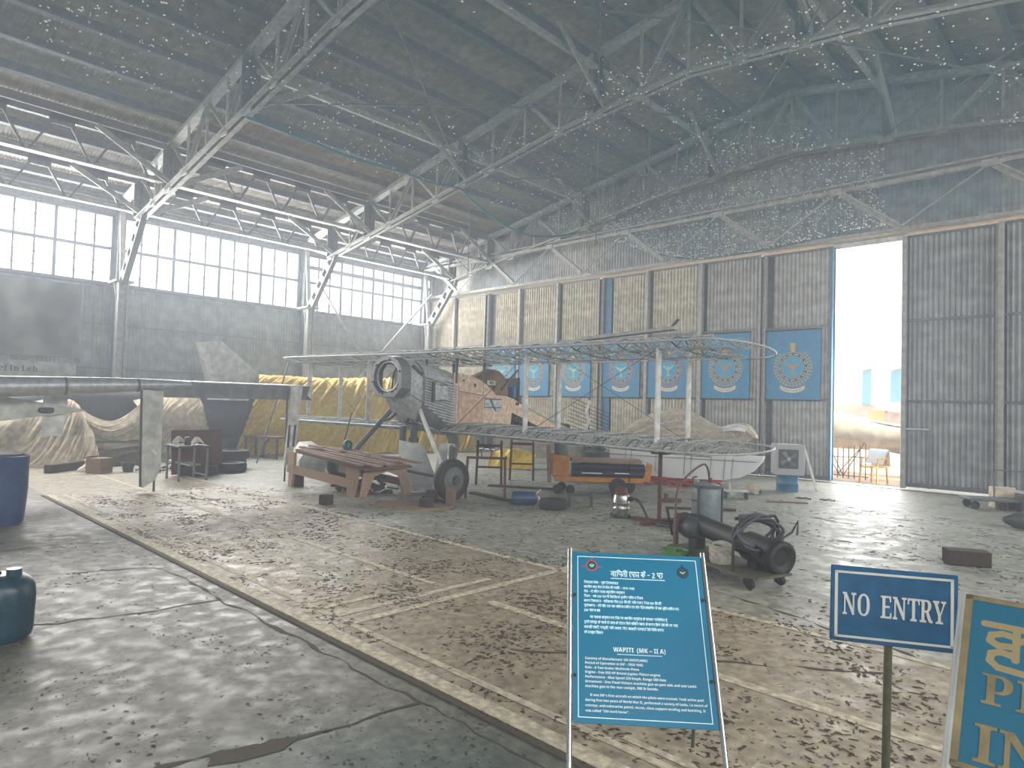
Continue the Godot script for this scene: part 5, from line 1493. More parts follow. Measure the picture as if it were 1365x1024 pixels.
	for q in pair:
		if first == null:
			first = thing("trestle", q[2], "trestle", Vector3(q[0], 0, q[1]), 44)
			for s in [-1.0, 1.0]:
				part("leg", Shape.new().bar(Vector3(s * 0.27, 0, 0), Vector3(s * 0.25, 0.95, 0), 0.075, 0.05), M.rust, first)
			part("cross_bar", Shape.new().bar(Vector3(-0.26, 0.84, 0), Vector3(0.26, 0.84, 0), 0.05, 0.06), M.rust, first)
			part("cross_bar", Shape.new().bar(Vector3(-0.26, 0.38, 0), Vector3(0.26, 0.38, 0), 0.04, 0.04), M.rust, first)
		else: dup(first, "trestle", Vector3(q[0], 0, q[1]), 44, q[2])
	for q in [[-9.3, -10.2, 1.6, 30, "dark plank on the floor under the wing beside the trestles"], [-8.6, -8.6, 1.5, -8, "thin dark batten on the floor right of the biplane's wheel"]]:
		solo("floor_plank", Shape.new().box(Vector3(0, 0.02, 0), Vector3(q[2], 0.035, 0.14), Basis(), 0.006), M.wood_dark, q[4], "plank", Vector3(q[0], 0, q[1]), q[3])
	# covered trailer far behind
	t = thing("covered_trailer", "trailer under drab canvas with one road wheel, beyond the trestles", "trailer", Vector3(-13.6, 0, -15.9), 44)
	part("cover", drape([V([[-1.6, 0.95, -0.3], [0, 1.0, -0.3], [1.7, 0.9, -0.3]]), V([[-1.6, 0.95, 0.3], [0, 1.02, 0.3], [1.7, 0.9, 0.3]]), V([[-1.7, 0.12, 0.45], [0, 0.12, 0.45], [1.8, 0.14, 0.45]])], 40, 16, 0.03, 4.0, 91), M.canvas_grey, t)
	part("road_wheel", tyre(Shape.new(), 0.33, 0.2, Vector3(1.35, 0.33, 0.55), Basis(Vector3.RIGHT, PI / 2)), M.rubber, t)
	part("hub", Shape.new().lathe([Vector2(0, -0.05), Vector2(0.2, -0.05), Vector2(0.18, 0.06), Vector2(0.06, 0.1), Vector2(0, 0.1)], 16, Vector3(1.35, 0.33, 0.55), Basis(Vector3.RIGHT, PI / 2)), M.grey, t)
	# orange trolley with a boxed cylinder
	t = thing("orange_trolley", "orange lift trolley carrying long dark cylinders, under the near wing", "trolley", Vector3(-8.0, 0, -10.85), 44)
	part("chassis", Shape.new().box(Vector3(0.05, 0.29, 0), Vector3(1.75, 0.10, 0.5), Basis(), 0.01), M.orange, t)
	part("mast_box", Shape.new().box(Vector3(-0.72, 0.55, 0.0), Vector3(0.34, 0.42, 0.46), Basis(), 0.012), M.orange, t)
	part("mast_lever", Shape.new().bar(Vector3(-0.93, 0.2, 0.1), Vector3(-0.97, 0.95, 0.1), 0.07, 0.08), M.wood_pale, t)
	for y in [0.42, 0.54]:
		part("cylinder", Shape.new().tube([Vector3(-0.5, y, 0.18), Vector3(0.95, y, 0.18)], 0.075, 12), M.navy, t)
	part("stencil", Shape.new().box(Vector3(-0.1, 0.42, 0.257), Vector3(0.4, 0.02, 0.004)).box(Vector3(0.5, 0.43, 0.257), Vector3(0.3, 0.02, 0.004)), M.print, t)
	part("strap", Shape.new().tube([Vector3(-0.35, 0.36, 0.25), Vector3(-0.35, 0.62, 0.27)], 0.012, 6).tube([Vector3(0.65, 0.26, 0.26), Vector3(0.65, 0.65, 0.27)], 0.012, 6), M.black, t)
	part("deck_plank", Shape.new().box(Vector3(0.2, 0.66, -0.02), Vector3(1.4, 0.07, 0.5), Basis(), 0.01), M.wood_pale, t)
	part("end_bracket", Shape.new().prism(PackedVector2Array([Vector2(0.9, 0.26), Vector2(1.06, 0.3), Vector2(1.10, 0.62), Vector2(1.0, 0.66), Vector2(0.95, 0.45)]), Vector3(0, 0, 0.22), Vector3.RIGHT, Vector3.UP, 0.06), M.orange, t)
	for q in [[0.42, 0.22, 0.17], [0.62, 0.12, 0.17], [-0.78, 0.25, 0.09], [-0.52, 0.25, 0.09], [0.5, -0.25, 0.17], [-0.65, -0.25, 0.09]]:
		part("wheel", tyre(Shape.new(), q[2], 0.12, Vector3(q[0], q[2], q[1]), Basis(Vector3.RIGHT, PI / 2)).lathe([Vector2(0, -0.04), Vector2(q[2] * 0.6, -0.04), Vector2(q[2] * 0.6, 0.04), Vector2(0, 0.05)], 14, Vector3(q[0], q[2], q[1]), Basis(Vector3.RIGHT, PI / 2)), M.rubber, t)
	solo("steel_canister", Shape.new().lathe([Vector2(0, 0), Vector2(0.13, 0), Vector2(0.15, 0.06), Vector2(0.15, 0.40), Vector2(0.12, 0.42), Vector2(0, 0.42)], 20), M.grey, "grey steel canister standing on the orange trolley's mast end", "canister", Vector3(-8.50, 0.76, -10.37))
	var junk := Shape.new()
	for k in 50: junk.bar(Vector3(rng.randf_range(-0.8, 0.8), rng.randf_range(0.02, 0.3), rng.randf_range(-0.2, 0.2)), Vector3(rng.randf_range(-0.8, 0.8), rng.randf_range(0.02, 0.3), rng.randf_range(-0.2, 0.2)), 0.02, 0.02)
	var jk := solo("wire_tangle", junk, M.alu_dull, "tangle of bright wire and strips on the floor beyond the orange trolley", "scrap", Vector3(-9.2, 0, -12.4), 44)
	jk.set_meta("kind", "stuff")
	t = thing("spiky_frame", "upright spiky frame of wires and white rags behind the biplane's tail", "frame", Vector3(-10.85, 0, -14.3))
	var sp := Shape.new()
	sp.bar(Vector3(0, 0, 0), Vector3(0.05, 2.0, 0), 0.05, 0.05)
	part("mast", sp, M.dark_grey, t)
	for k in 12:
		var y := 0.75 + 0.1 * k
		part("spike", Shape.new().bar(Vector3(0.62 - 0.01 * k, y - 0.28, -0.3), Vector3(-0.62 + 0.03 * k, y + 0.12, 0.3), 0.018, 0.018), M.black, t)
	for k in 5: part("rag_strip", Shape.new().bar(Vector3(0.02 + 0.05 * (k % 2), 0.7 + 0.24 * k, 0.06), Vector3(0.12 - 0.1 * (k % 2), 0.95 + 0.24 * k, 0.08), 0.09, 0.02, Vector3.BACK), M.white, t)
	solo("grey_crate", Shape.new().box(Vector3(0, 0.5, 0), Vector3(1.0, 1.0, 0.6), Basis(), 0.02), M.cover_strip, "pale grey crate behind the biplane's tail below the spiky frame", "crate", Vector3(-11.95, 0, -17.1), 20)
	solo("brown_carton", Shape.new().box(Vector3(0, 0.35, 0), Vector3(0.4, 0.7, 0.4), Basis(), 0.01), M.card, "upright brown carton far behind the orange trolley", "carton", Vector3(-9.9, 0, -14.4), 44)
	solo("grey_bin", Shape.new().lathe([Vector2(0, 0), Vector2(0.3, 0), Vector2(0.42, 0.6), Vector2(0.40, 0.6), Vector2(0.3, 0.05), Vector2(0, 0.05)], 20), M.dark_grey, "dark grey bin far behind the orange trolley, left of the brown carton", "bin", Vector3(-10.1, 0, -13.7))
	# floor in front
	t = thing("blue_bottle", "blue plastic bottle drum lying on its side left of the flat tyre", "bottle", Vector3(-7.75, 0, -8.48), 44)
	part("body", Shape.new().lathe([Vector2(0, -0.22), Vector2(0.10, -0.22), Vector2(0.115, -0.19), Vector2(0.115, 0.17), Vector2(0.09, 0.21), Vector2(0.04, 0.23), Vector2(0, 0.23)], 20, Vector3(0, 0.115, 0), Basis(Vector3(0, 0, 1), -PI / 2)), M.blue_drum, t)
	part("neck", Shape.new().lathe([Vector2(0.04, 0.22), Vector2(0.045, 0.27), Vector2(0, 0.27)], 12, Vector3(0, 0.115, 0), Basis(Vector3(0, 0, 1), -PI / 2)).tube([Vector3(0.2, 0.2, 0.05), Vector3(0.27, 0.28, 0.05), Vector3(0.28, 0.2, -0.05)], 0.01, 6), M.white, t)
	solo("flat_tyre", tyre(Shape.new(), 0.24, 0.17, Vector3(0, 0.085, 0)), M.rubber, "grey black tyre lying flat between the blue bottle and the vacuum", "tyre", Vector3(-7.15, 0, -8.55))
	t = thing("step_bracket", "small dark steel bracket standing behind the flat tyre", "bracket", Vector3(-7.05, 0, -9.15), 40)
	part("top_plate", Shape.new().box(Vector3(0, 0.2, 0), Vector3(0.42, 0.03, 0.2)), M.dark_grey, t)
	for s in [-1.0, 1.0]: part("leg", Shape.new().box(Vector3(s * 0.19, 0.1, 0), Vector3(0.04, 0.2, 0.18)), M.dark_grey, t)
	t = thing("vacuum", "stainless steel shop vacuum on castors with a red head, near the wing stand", "vacuum cleaner", Vector3(-5.96, 0, -8.78), 30)
	part("tank", Shape.new().lathe([Vector2(0, 0.05), Vector2(0.125, 0.05), Vector2(0.13, 0.07), Vector2(0.13, 0.14), Vector2(0.137, 0.145), Vector2(0.13, 0.15), Vector2(0.13, 0.23), Vector2(0.137, 0.235), Vector2(0.13, 0.24), Vector2(0.13, 0.34), Vector2(0.12, 0.36), Vector2(0, 0.36)], 28), M.stainless, t)
	part("head", Shape.new().lathe([Vector2(0.12, 0.36), Vector2(0.105, 0.38), Vector2(0.09, 0.45), Vector2(0.07, 0.47), Vector2(0, 0.47)], 24), M.redbrown, t)
	part("handle", Shape.new().tube([Vector3(-0.07, 0.46, 0), Vector3(-0.05, 0.51, 0), Vector3(0.05, 0.51, 0), Vector3(0.07, 0.46, 0)], 0.012, 6), M.black, t)
	part("base", Shape.new().lathe([Vector2(0, 0.03), Vector2(0.15, 0.03), Vector2(0.15, 0.06), Vector2(0, 0.06)], 20), M.dark_grey, t)
	for k in 4: part("castor", Shape.new().lathe([Vector2(0, -0.012), Vector2(0.03, -0.012), Vector2(0.03, 0.012), Vector2(0, 0.012)], 10, Vector3(0.16 * cos(k * PI / 2 + 0.5), 0.03, 0.16 * sin(k * PI / 2 + 0.5)), Basis(Vector3.RIGHT, PI / 2)), M.black, t)
	part("inlet", Shape.new().tube([Vector3(0.11, 0.30, 0.05), Vector3(0.19, 0.30, 0.06)], 0.035, 10), M.black, t)
	part("latch", Shape.new().box(Vector3(-0.13, 0.33, 0.03), Vector3(0.03, 0.09, 0.04)), M.black, t)
	var hz := V([[-5.80, 0.30, -8.85], [-5.68, 0.28, -8.86], [-5.55, 0.12, -8.84], [-5.42, 0.03, -8.75], [-5.2, 0.022, -8.6], [-4.9, 0.022, -8.55], [-4.55, 0.022, -8.35], [-4.3, 0.03, -8.1]])
	var hp: Array = []
	for k in 40: hp.append(cat(hz, k / 39.0))
	solo("vacuum_hose", Shape.new().tube(hp, 0.022, 8), M.hose, "dark hose running from the vacuum past the red brown stand to the cart", "hose")


func build_right_side() -> void:
	# black compressor cart with hoses
	var t := thing("compressor_cart", "black pressure cylinder on a low castor cart with a hose frame", "cart", Vector3(-3.2, 0, -6.84), -24.2)
	part("cylinder", Shape.new().lathe([Vector2(0, -0.72), Vector2(0.09, -0.72), Vector2(0.10, -0.66), Vector2(0.115, -0.60), Vector2(0.115, 0.20), Vector2(0.15, 0.26), Vector2(0.15, 0.60), Vector2(0.17, 0.62), Vector2(0.17, 0.72), Vector2(0.13, 0.74), Vector2(0.08, 0.70), Vector2(0, 0.70)], 32, Vector3(0, 0.35, 0), Basis(Vector3(0, 0, 1), -PI / 2 - 0.09)), M.black, t)
	part("motor", Shape.new().lathe([Vector2(0, -0.14), Vector2(0.12, -0.14), Vector2(0.13, -0.1), Vector2(0.13, 0.1), Vector2(0.1, 0.16), Vector2(0, 0.16)], 20, Vector3(-0.60, 0.36, 0.06), Basis(Vector3(0, 0, 1), -PI / 2)), M.dark_grey, t)
	part("motor_foot", Shape.new().box(Vector3(-0.52, 0.20, 0.06), Vector3(0.16, 0.16, 0.14), Basis(), 0.02), M.black, t)
	part("saddle", Shape.new().box(Vector3(0.45, 0.18, 0.02), Vector3(0.12, 0.08, 0.26), Basis(), 0.01), M.black, t)
	part("saddle", Shape.new().box(Vector3(-0.2, 0.2, 0.0), Vector3(0.1, 0.14, 0.2), Basis(), 0.01), M.black, t)
	part("tray", Shape.new().prism(PackedVector2Array([Vector2(-0.75, 0.30), Vector2(-0.80, -0.12), Vector2(0.72, -0.12), Vector2(0.78, 0.36), Vector2(0.55, 0.44), Vector2(-0.2, 0.42)]), Vector3(0, 0.13, 0), Vector3.RIGHT, Vector3(0, 0, 1), 0.025), M.pole_green, t)
	for q in [[0.66, 0.36], [0.62, -0.06], [-0.45, 0.34], [-0.6, -0.06]]:
		part("castor", Shape.new().lathe([Vector2(0, -0.022), Vector2(0.035, -0.024), Vector2(0.062, -0.02), Vector2(0.066, 0), Vector2(0.062, 0.02), Vector2(0.035, 0.024), Vector2(0, 0.022)], 18, Vector3(q[0], 0.066, q[1]), Basis(Vector3.RIGHT, PI / 2 + 0.4)), M.rubber, t)
		part("castor_fork", Shape.new().box(Vector3(q[0], 0.105, q[1]), Vector3(0.05, 0.05, 0.06), Basis(), 0.01), M.grey, t)
	part("hose_frame", Shape.new().tube([Vector3(0.50, 0.14, 0.42), Vector3(0.50, 0.44, 0.42), Vector3(0.48, 0.66, 0.30)], 0.014, 8).tube([Vector3(0.42, 0.64, 0.33), Vector3(0.50, 0.67, -0.10), Vector3(0.50, 0.62, -0.14), Vector3(0.50, 0.14, -0.14)], 0.016, 8), M.black, t)
	part("frame_clamp", Shape.new().box(Vector3(0.46, 0.65, 0.20), Vector3(0.06, 0.08, 0.22), Basis(), 0.01), M.dark_grey, t)
	part("valve_wheel", Shape.new().bar(Vector3(-0.80, 0.24, 0.20), Vector3(-0.80, 0.56, 0.28), 0.022, 0.022).bar(Vector3(-0.80, 0.38, 0.12), Vector3(-0.80, 0.42, 0.36), 0.02, 0.02).tube([Vector3(-0.80, 0.40, 0.24), Vector3(-0.62, 0.40, 0.06)], 0.02, 8), M.black, t)
	part("valve_disc", Shape.new().lathe([Vector2(0, 0), Vector2(0.12, 0.0), Vector2(0.12, 0.03), Vector2(0, 0.03)], 24, Vector3(-0.72, 0.40, 0.10), Basis(Vector3(0, 0, 1), -PI / 2)), M.black, t)
	part("feed_pipe", Shape.new().tube(V([[-0.70, 0.16, 0.22], [-0.70, 0.40, 0.22], [-0.69, 0.52, 0.22]]), 0.03, 8), M.hose_brown, t)
	var coil := Shape.new()
	for k in 7:
		var pts: Array = []
		var rx := rng.randf_range(0.20, 0.30)
		var ry := rng.randf_range(0.12, 0.2)
		var tilt := rng.randf_range(-0.35, 0.5)
		var ox := rng.randf_range(-0.03, 0.03)
		for i in 24:
			var a := TAU * i / 24
			var z := rx * cos(a)
			var y := ry * sin(a)
			pts.append(Vector3(0.50 + 0.06 * sin(a * 2.0 + k) + ox, 0.50 + y * cos(tilt) + z * sin(tilt) * 0.6, 0.12 + z * cos(tilt) - y * sin(tilt)))
		coil.tube(pts, 0.016, 7, true)
	coil.tube(V([[0.5, 0.40, -0.12], [0.55, 0.50, -0.28], [0.58, 0.62, -0.33], [0.6, 0.48, -0.30]]), 0.012, 6)
	solo("hose_coil", coil, M.hose, "tangled coil of grey hose hung on the black cart's frame", "hose", Vector3(-3.2, 0, -6.84), -24.2)
	t = thing("white_bucket", "dirty white bucket with red print sitting on the black cart", "bucket", Vector3(-3.16, 0.145, -6.50))
	part("pail", Shape.new().lathe([Vector2(0, 0), Vector2(0.10, 0), Vector2(0.115, 0.03), Vector2(0.125, 0.12), Vector2(0.12, 0.17), Vector2(0.135, 0.175), Vector2(0.135, 0.19), Vector2(0.115, 0.19), Vector2(0.105, 0.05), Vector2(0, 0.04)], 24), M.bucket, t)
	part("rag", drape([V([[-0.1, 0.15, -0.08], [0, 0.2, -0.09], [0.13, 0.17, -0.06]]), V([[-0.1, 0.19, 0], [0.02, 0.22, 0], [0.15, 0.16, 0.02]]), V([[-0.07, 0.17, 0.09], [0.03, 0.2, 0.1], [0.16, 0.12, 0.06]])], 12, 10, 0.015, 2.0, 5), M.bucket, t)
	part("print", Shape.new().box(Vector3(-0.09, 0.10, 0.082), Vector3(0.07, 0.012, 0.004), Basis(Vector3.UP, -0.83)).box(Vector3(-0.085, 0.08, 0.082), Vector3(0.05, 0.012, 0.004), Basis(Vector3.UP, -0.83)), M.red, t)
	solo("green_bowl", Shape.new().lathe([Vector2(0, 0), Vector2(0.11, 0), Vector2(0.14, 0.06), Vector2(0.15, 0.17), Vector2(0.14, 0.17), Vector2(0.12, 0.04), Vector2(0, 0.03)], 24), M.green, "green plastic bowl on the floor just behind the information board's top edge", "bowl", Vector3(-3.75, 0, -6.60))
	var fl := V([[-3.85, 0.18, -6.75], [-3.9, 0.5, -6.85], [-4.1, 0.80, -7.3], [-4.25, 1.0, -8.2], [-4.42, 0.72, -8.7]])
	var hp: Array = []
	for k in 30: hp.append(cat(fl, k / 29.0))
	solo("red_hose", Shape.new().tube(hp, 0.014, 6), M.hose_brown, "thin red brown hose rising from the cart to the grey cylinder tank", "hose")
	t = thing("cylinder_tank", "upright pale grey cylinder tank on legs behind the black cart", "tank", Vector3(-4.48, 0, -8.72))
	part("shell", Shape.new().lathe([Vector2(0, 0.10), Vector2(0.18, 0.10), Vector2(0.20, 0.12), Vector2(0.20, 0.64), Vector2(0.18, 0.67), Vector2(0.1, 0.70), Vector2(0, 0.70)], 32), M.tank, t)
	part("top_rim", Shape.new().lathe([Vector2(0.195, 0.63), Vector2(0.212, 0.63), Vector2(0.212, 0.66), Vector2(0.18, 0.67)], 32), M.dark_grey, t)
	for k in 3: part("leg", Shape.new().bar(Vector3(0.21 * cos(k * 2.1 - 0.5), 0, 0.21 * sin(k * 2.1 - 0.5)), Vector3(0.21 * cos(k * 2.1 - 0.5), 0.66, 0.21 * sin(k * 2.1 - 0.5)), 0.03, 0.03), M.dark_grey, t)
	part("valve", Shape.new().tube([Vector3(0.06, 0.69, 0), Vector3(0.06, 0.77, 0)], 0.025, 8).tube([Vector3(-0.15, 0.66, 0.1), Vector3(-0.16, 0.76, 0.1), Vector3(-0.10, 0.78, 0.1)], 0.014, 6), M.hose_brown, t)
	part("nameplate", Shape.new().box(Vector3(-0.07, 0.45, 0.19), Vector3(0.14, 0.03, 0.012), Basis(Vector3.UP, -0.35)), M.dark_grey, t)
	# covered wing panel on trestles behind the near wing
	t = thing("white_wing", "long white fabric covered wing panel with rounded tip, standing behind the near lower wing", "wing panel", Vector3(-7.2, 0, -12.8))
	part("panel", Shape.new().prism(PackedVector2Array([Vector2(-1.8, 0.80), Vector2(-1.8, 0.24), Vector2(-0.1, 0.26), Vector2(1.0, 0.32), Vector2(1.35, 0.40), Vector2(1.62, 0.55), Vector2(1.80, 0.76), Vector2(1.84, 0.86), Vector2(1.5, 0.86)]), Vector3.ZERO, Vector3.RIGHT, Vector3.UP, 0.10), M.outwall, t)
	part("spar_line", Shape.new().bar(Vector3(-1.78, 0.66, 0.055), Vector3(1.7, 0.74, 0.055), 0.008, 0.02, Vector3.BACK), M.dark_grey, t)
	for q in [-1.35, -1.2, -0.55, 0.15, 0.3, 0.75, 1.05, 1.22]:
		part("rib_line", Shape.new().bar(Vector3(q - 0.03, 0.34, 0.054), Vector3(q, 0.78, 0.054), 0.006, 0.012, Vector3.BACK), M.grey, t)
	for q in [-1.4, 0.4, 1.1]:
		part("trestle_post", Shape.new().box(Vector3(q, 0.14, 0), Vector3(0.08, 0.28, 0.1)).box(Vector3(q, 0.02, 0), Vector3(0.1, 0.04, 0.5)), M.offwhite, t)
	solo("canvas_over_jet", drape([V([[-11.3, 0.3, -16.6], [-11.0, 0.9, -16.6], [-10.1, 1.4, -16.6], [-9.0, 1.6, -16.6], [-7.9, 1.2, -16.5], [-7.1, 1.2, -16.3], [-6.95, 1.0, -16.2]]), V([[-11.2, 0.45, -15.9], [-10.8, 0.98, -15.9], [-10.0, 1.53, -15.9], [-8.95, 1.72, -15.9], [-7.9, 1.33, -15.8], [-7.15, 1.42, -15.8], [-6.84, 1.12, -15.8]]), V([[-11.1, 0.2, -15.3], [-10.7, 0.65, -15.25], [-9.9, 0.95, -15.2], [-8.9, 1.05, -15.2], [-8.0, 0.95, -15.2], [-7.3, 1.0, -15.3], [-6.9, 0.98, -15.5]]), V([[-11.0, 0.02, -15.1], [-10.6, 0.05, -15.05], [-9.8, 0.25, -15.0], [-8.9, 0.35, -15.0], [-8.1, 0.68, -15.1], [-7.4, 0.72, -15.3], [-6.95, 0.82, -15.6]])], 160, 60, 0.16, 4.5, 97, 1.4, 1.0), M.canvas_grey, "grey beige canvas thrown over a small aircraft behind the white wing panel", "canvas cover")
	solo("white_patch", drape([V([[-7.65, 1.33, -15.62], [-7.3, 1.42, -15.66], [-6.98, 1.36, -15.7]]), V([[-7.5, 1.22, -15.42], [-7.25, 1.26, -15.40], [-7.0, 1.24, -15.52]])], 12, 8, 0.015, 2.0, 99), M.white, "bright white cloth over the nose of the canvas covered aircraft", "cloth")
	solo("small_aircraft", Shape.new().box(Vector3(0, 0.45, 0), Vector3(2.6, 0.9, 0.7), Basis(), 0.25), M.dark_grey, "dark body of the small aircraft beneath the grey beige canvas", "airplane", Vector3(-8.9, 0, -15.95))
	var hs := Shape.new()
	for k in 14:
		var pts: Array = []
		var y := 0.03 + 0.016 * k
		for i in 16: pts.append(Vector3(-1.0 + 2.0 * i / 15.0, y + 0.03 * sin(i * 1.3 + k), 0.3 * sin(k * 2.0) + 0.08 * sin(i * 0.9 + k * 2)))
		hs.tube(pts, 0.022, 5)
	var h1 := solo("red_strap_heap", hs, M.strap_red, "heap of red straps on the floor beneath the white wing panel", "strap", Vector3(-7.7, 0, -13.5), 20)
	h1.set_meta("kind", "stuff")
	hs = Shape.new()
	for k in 9:
		var pts: Array = []
		for i in 12: pts.append(Vector3(-0.45 + 0.9 * i / 11.0, 0.06 + 0.018 * k + 0.03 * sin(i * 1.1 + k), 0.2 * sin(k * 2.0) + 0.06 * sin(i + k)))
		hs.tube(pts, 0.02, 5)
	var h2 := solo("yellow_strap_heap", hs, M.yellow, "yellow straps piled at the back of the red strap heap", "strap", Vector3(-7.6, 0, -14.1), 20)
	h2.set_meta("kind", "stuff")
	t = thing("low_bench", "low white bench on dark legs on the open floor behind the tank", "bench", Vector3(-5.85, 0, -12.62), 40)
	part("top", Shape.new().box(Vector3(0, 0.15, 0), Vector3(0.46, 0.03, 0.22), Basis(), 0.006), M.white, t)
	for s in [-1.0, 1.0]: part("leg", Shape.new().box(Vector3(s * 0.2, 0.07, 0), Vector3(0.03, 0.14, 0.2)), M.dark_grey, t)
	# cooler on the cut drum
	t = thing("cut_drum", "short blue drum that carries the fan cooler by the doors", "drum", Vector3(-5.72, 0, -14.9))
	part("body", Shape.new().lathe([Vector2(0, 0), Vector2(0.23, 0), Vector2(0.23, 0.16), Vector2(0.24, 0.17), Vector2(0.23, 0.18), Vector2(0.23, 0.34), Vector2(0.24, 0.36), Vector2(0, 0.36)], 28), M.door_blue, t)
	t = thing("fan_cooler", "grey desert cooler with a four bladed fan, standing on the short blue drum", "air cooler", Vector3(-5.72, 0.36, -14.9), 36)
	part("case", Shape.new().box(Vector3(0, 0.34, -0.02), Vector3(0.60, 0.68, 0.46), Basis(), 0.015), M.cooler, t)
	part("fan_recess", Shape.new().box(Vector3(-0.04, 0.36, 0.212), Vector3(0.42, 0.42, 0.012)), M.dark_grey, t)
	for k in 4:
		var a := 0.6 + k * PI / 2
		part("fan_blade", Shape.new().prism(PackedVector2Array([Vector2(0.02, -0.015), Vector2(0.17, -0.06), Vector2(0.19, 0.05), Vector2(0.03, 0.025)]), Vector3(-0.04, 0.36, 0.225), Vector3(cos(a), sin(a), 0), Vector3(-sin(a), cos(a), 0.25).normalized(), 0.01), M.grey, t)
	part("fan_hub", Shape.new().lathe([Vector2(0, 0), Vector2(0.05, 0), Vector2(0.04, 0.03), Vector2(0, 0.03)], 14, Vector3(-0.04, 0.36, 0.22), Basis(Vector3.RIGHT, PI / 2)), M.cooler, t)
	part("louvre_frame", Shape.new().box(Vector3(0.305, 0.40, -0.02), Vector3(0.02, 0.5, 0.4), Basis(), 0.006), M.white, t)
	for k in 9: part("louvre", Shape.new().box(Vector3(0.318, 0.22 + 0.045 * k, -0.02), Vector3(0.012, 0.022, 0.3), Basis(Vector3(0, 0, 1), 0.4)), M.grey, t)
	solo("leaning_batten", Shape.new().bar(Vector3(0, 0.0, 0.25), Vector3(0, 1.0, -0.2), 0.05, 0.03), M.white, "white batten leaning right of the fan cooler", "batten", Vector3(-5.5, 0, -15.6), 60)
	solo("stone_bag", drape([V([[-0.16, 0.0, -0.1], [0, 0.08, -0.14], [0.16, 0.0, -0.1]]), V([[-0.18, 0.14, 0], [0, 0.26, 0], [0.18, 0.12, 0]]), V([[-0.16, 0.0, 0.12], [0, 0.06, 0.15], [0.16, 0.0, 0.12]])], 14, 14, 0.04, 3.0, 105), M.canvas_grey, "small rumpled bag on the floor below the white wing panel's tip", "bag", Vector3(-5.95, 0, -13.6))
	solo("grey_pan", Shape.new().lathe([Vector2(0, 0), Vector2(0.18, 0), Vector2(0.2, 0.14), Vector2(0.18, 0.14), Vector2(0.16, 0.03), Vector2(0, 0.03)], 20), M.cover_strip, "shallow grey pan on the floor under the white wing panel", "pan", Vector3(-6.6, 0, -13.9))
	for q in [[-4.9, -13.6, "loop of black wire on the floor right of the blue drum, left one"], [-4.5, -13.75, "loop of black wire on the floor right of the blue drum, right one"]]:
		var ring: Array = []
		for k in 12: ring.append(Vector3(0.14 * cos(TAU * k / 12), 0.02 + 0.03 * absf(sin(k * 1.7)), 0.09 * sin(TAU * k / 12)))
		solo("wire_loop", Shape.new().tube(ring, 0.009, 5, true), M.black, q[2], "wire", Vector3(q[0], 0, q[1]), 30)
	solo("floor_batten", Shape.new().box(Vector3(0, 0.012, 0), Vector3(0.75, 0.024, 0.07)), M.wood, "thin brown batten lying on the open floor in front of the blue drum", "batten", Vector3(-4.95, 0, -12.9), 38)
	solo("floor_bar", Shape.new().box(Vector3(0, 0.02, 0), Vector3(1.2, 0.035, 0.08)), M.wood_dark, "long brown bar on the floor between the red brown stand and the tank", "bar", Vector3(-5.55, 0, -10.6), 42)
	t = thing("foot_block", "small red brown foot of a stand on the floor beyond the wing stand", "block", Vector3(-6.35, 0, -11.0), 40)
	part("base", Shape.new().box(Vector3(0, 0.04, 0), Vector3(0.36, 0.06, 0.1)), M.redbrown, t)
	part("stub", Shape.new().box(Vector3(-0.1, 0.11, 0), Vector3(0.06, 0.1, 0.06)), M.rust, t)
	# platform trolley
	t = thing("platform_trolley", "flat platform trolley with a tube handle by the right hand doors", "trolley", Vector3(-2.08, 0, -15.62), 32)
	part("deck", Shape.new().box(Vector3(0, 0.19, 0), Vector3(0.98, 0.05, 0.5), Basis(), 0.012), M.steel_dark, t)
	for q in [[-0.38, 0.16], [0.08, 0.2], [0.42, 0.16], [-0.38, -0.18], [0.42, -0.18]]:
		part("wheel", tyre(Shape.new(), 0.075, 0.05, Vector3(q[0], 0.08, q[1]), Basis(Vector3.RIGHT, PI / 2)).lathe([Vector2(0, -0.015), Vector2(0.045, -0.015), Vector2(0.045, 0.015), Vector2(0, 0.015)], 12, Vector3(q[0], 0.08, q[1]), Basis(Vector3.RIGHT, PI / 2)), M.rubber, t)
	part("handle", Shape.new().tube([Vector3(0.10, 0.2, -0.2), Vector3(0.10, 0.62, -0.22), Vector3(0.14, 0.74, -0.22), Vector3(0.50, 0.74, 0.1), Vector3(0.50, 0.62, 0.16), Vector3(0.47, 0.2, 0.16)], 0.014, 8), M.steel_dark, t)
	solo("cream_box", Shape.new().box(Vector3(0, 0.2, 0), Vector3(0.36, 0.4, 0.26), Basis(), 0.008), M.canvas, "cream coloured box standing behind the platform trolley", "box", Vector3(-2.0, 0, -16.05), 32)
	t = thing("dark_case", "dark case cut by the right edge beside the platform trolley", "case", Vector3(-1.48, 0, -15.75), 32)
	part("body", Shape.new().box(Vector3(0, 0.17, 0), Vector3(0.5, 0.34, 0.35), Basis(), 0.03), M.dark_grey, t)
	part("lid", Shape.new().box(Vector3(0, 0.36, 0), Vector3(0.52, 0.05, 0.37), Basis(), 0.015), M.cooler, t)
	t = thing("dark_motor", "dark ribbed motor lying on the floor at the right edge", "motor", Vector3(-1.36, 0, -13.15), 32)
	part("body", Shape.new().lathe([Vector2(0, -0.28), Vector2(0.05, -0.28), Vector2(0.13, -0.12), Vector2(0.14, 0.2), Vector2(0.1, 0.26), Vector2(0, 0.26)], 20, Vector3(0, 0.14, 0), Basis(Vector3(0, 0, 1), -PI / 2)), M.dark_grey, t)
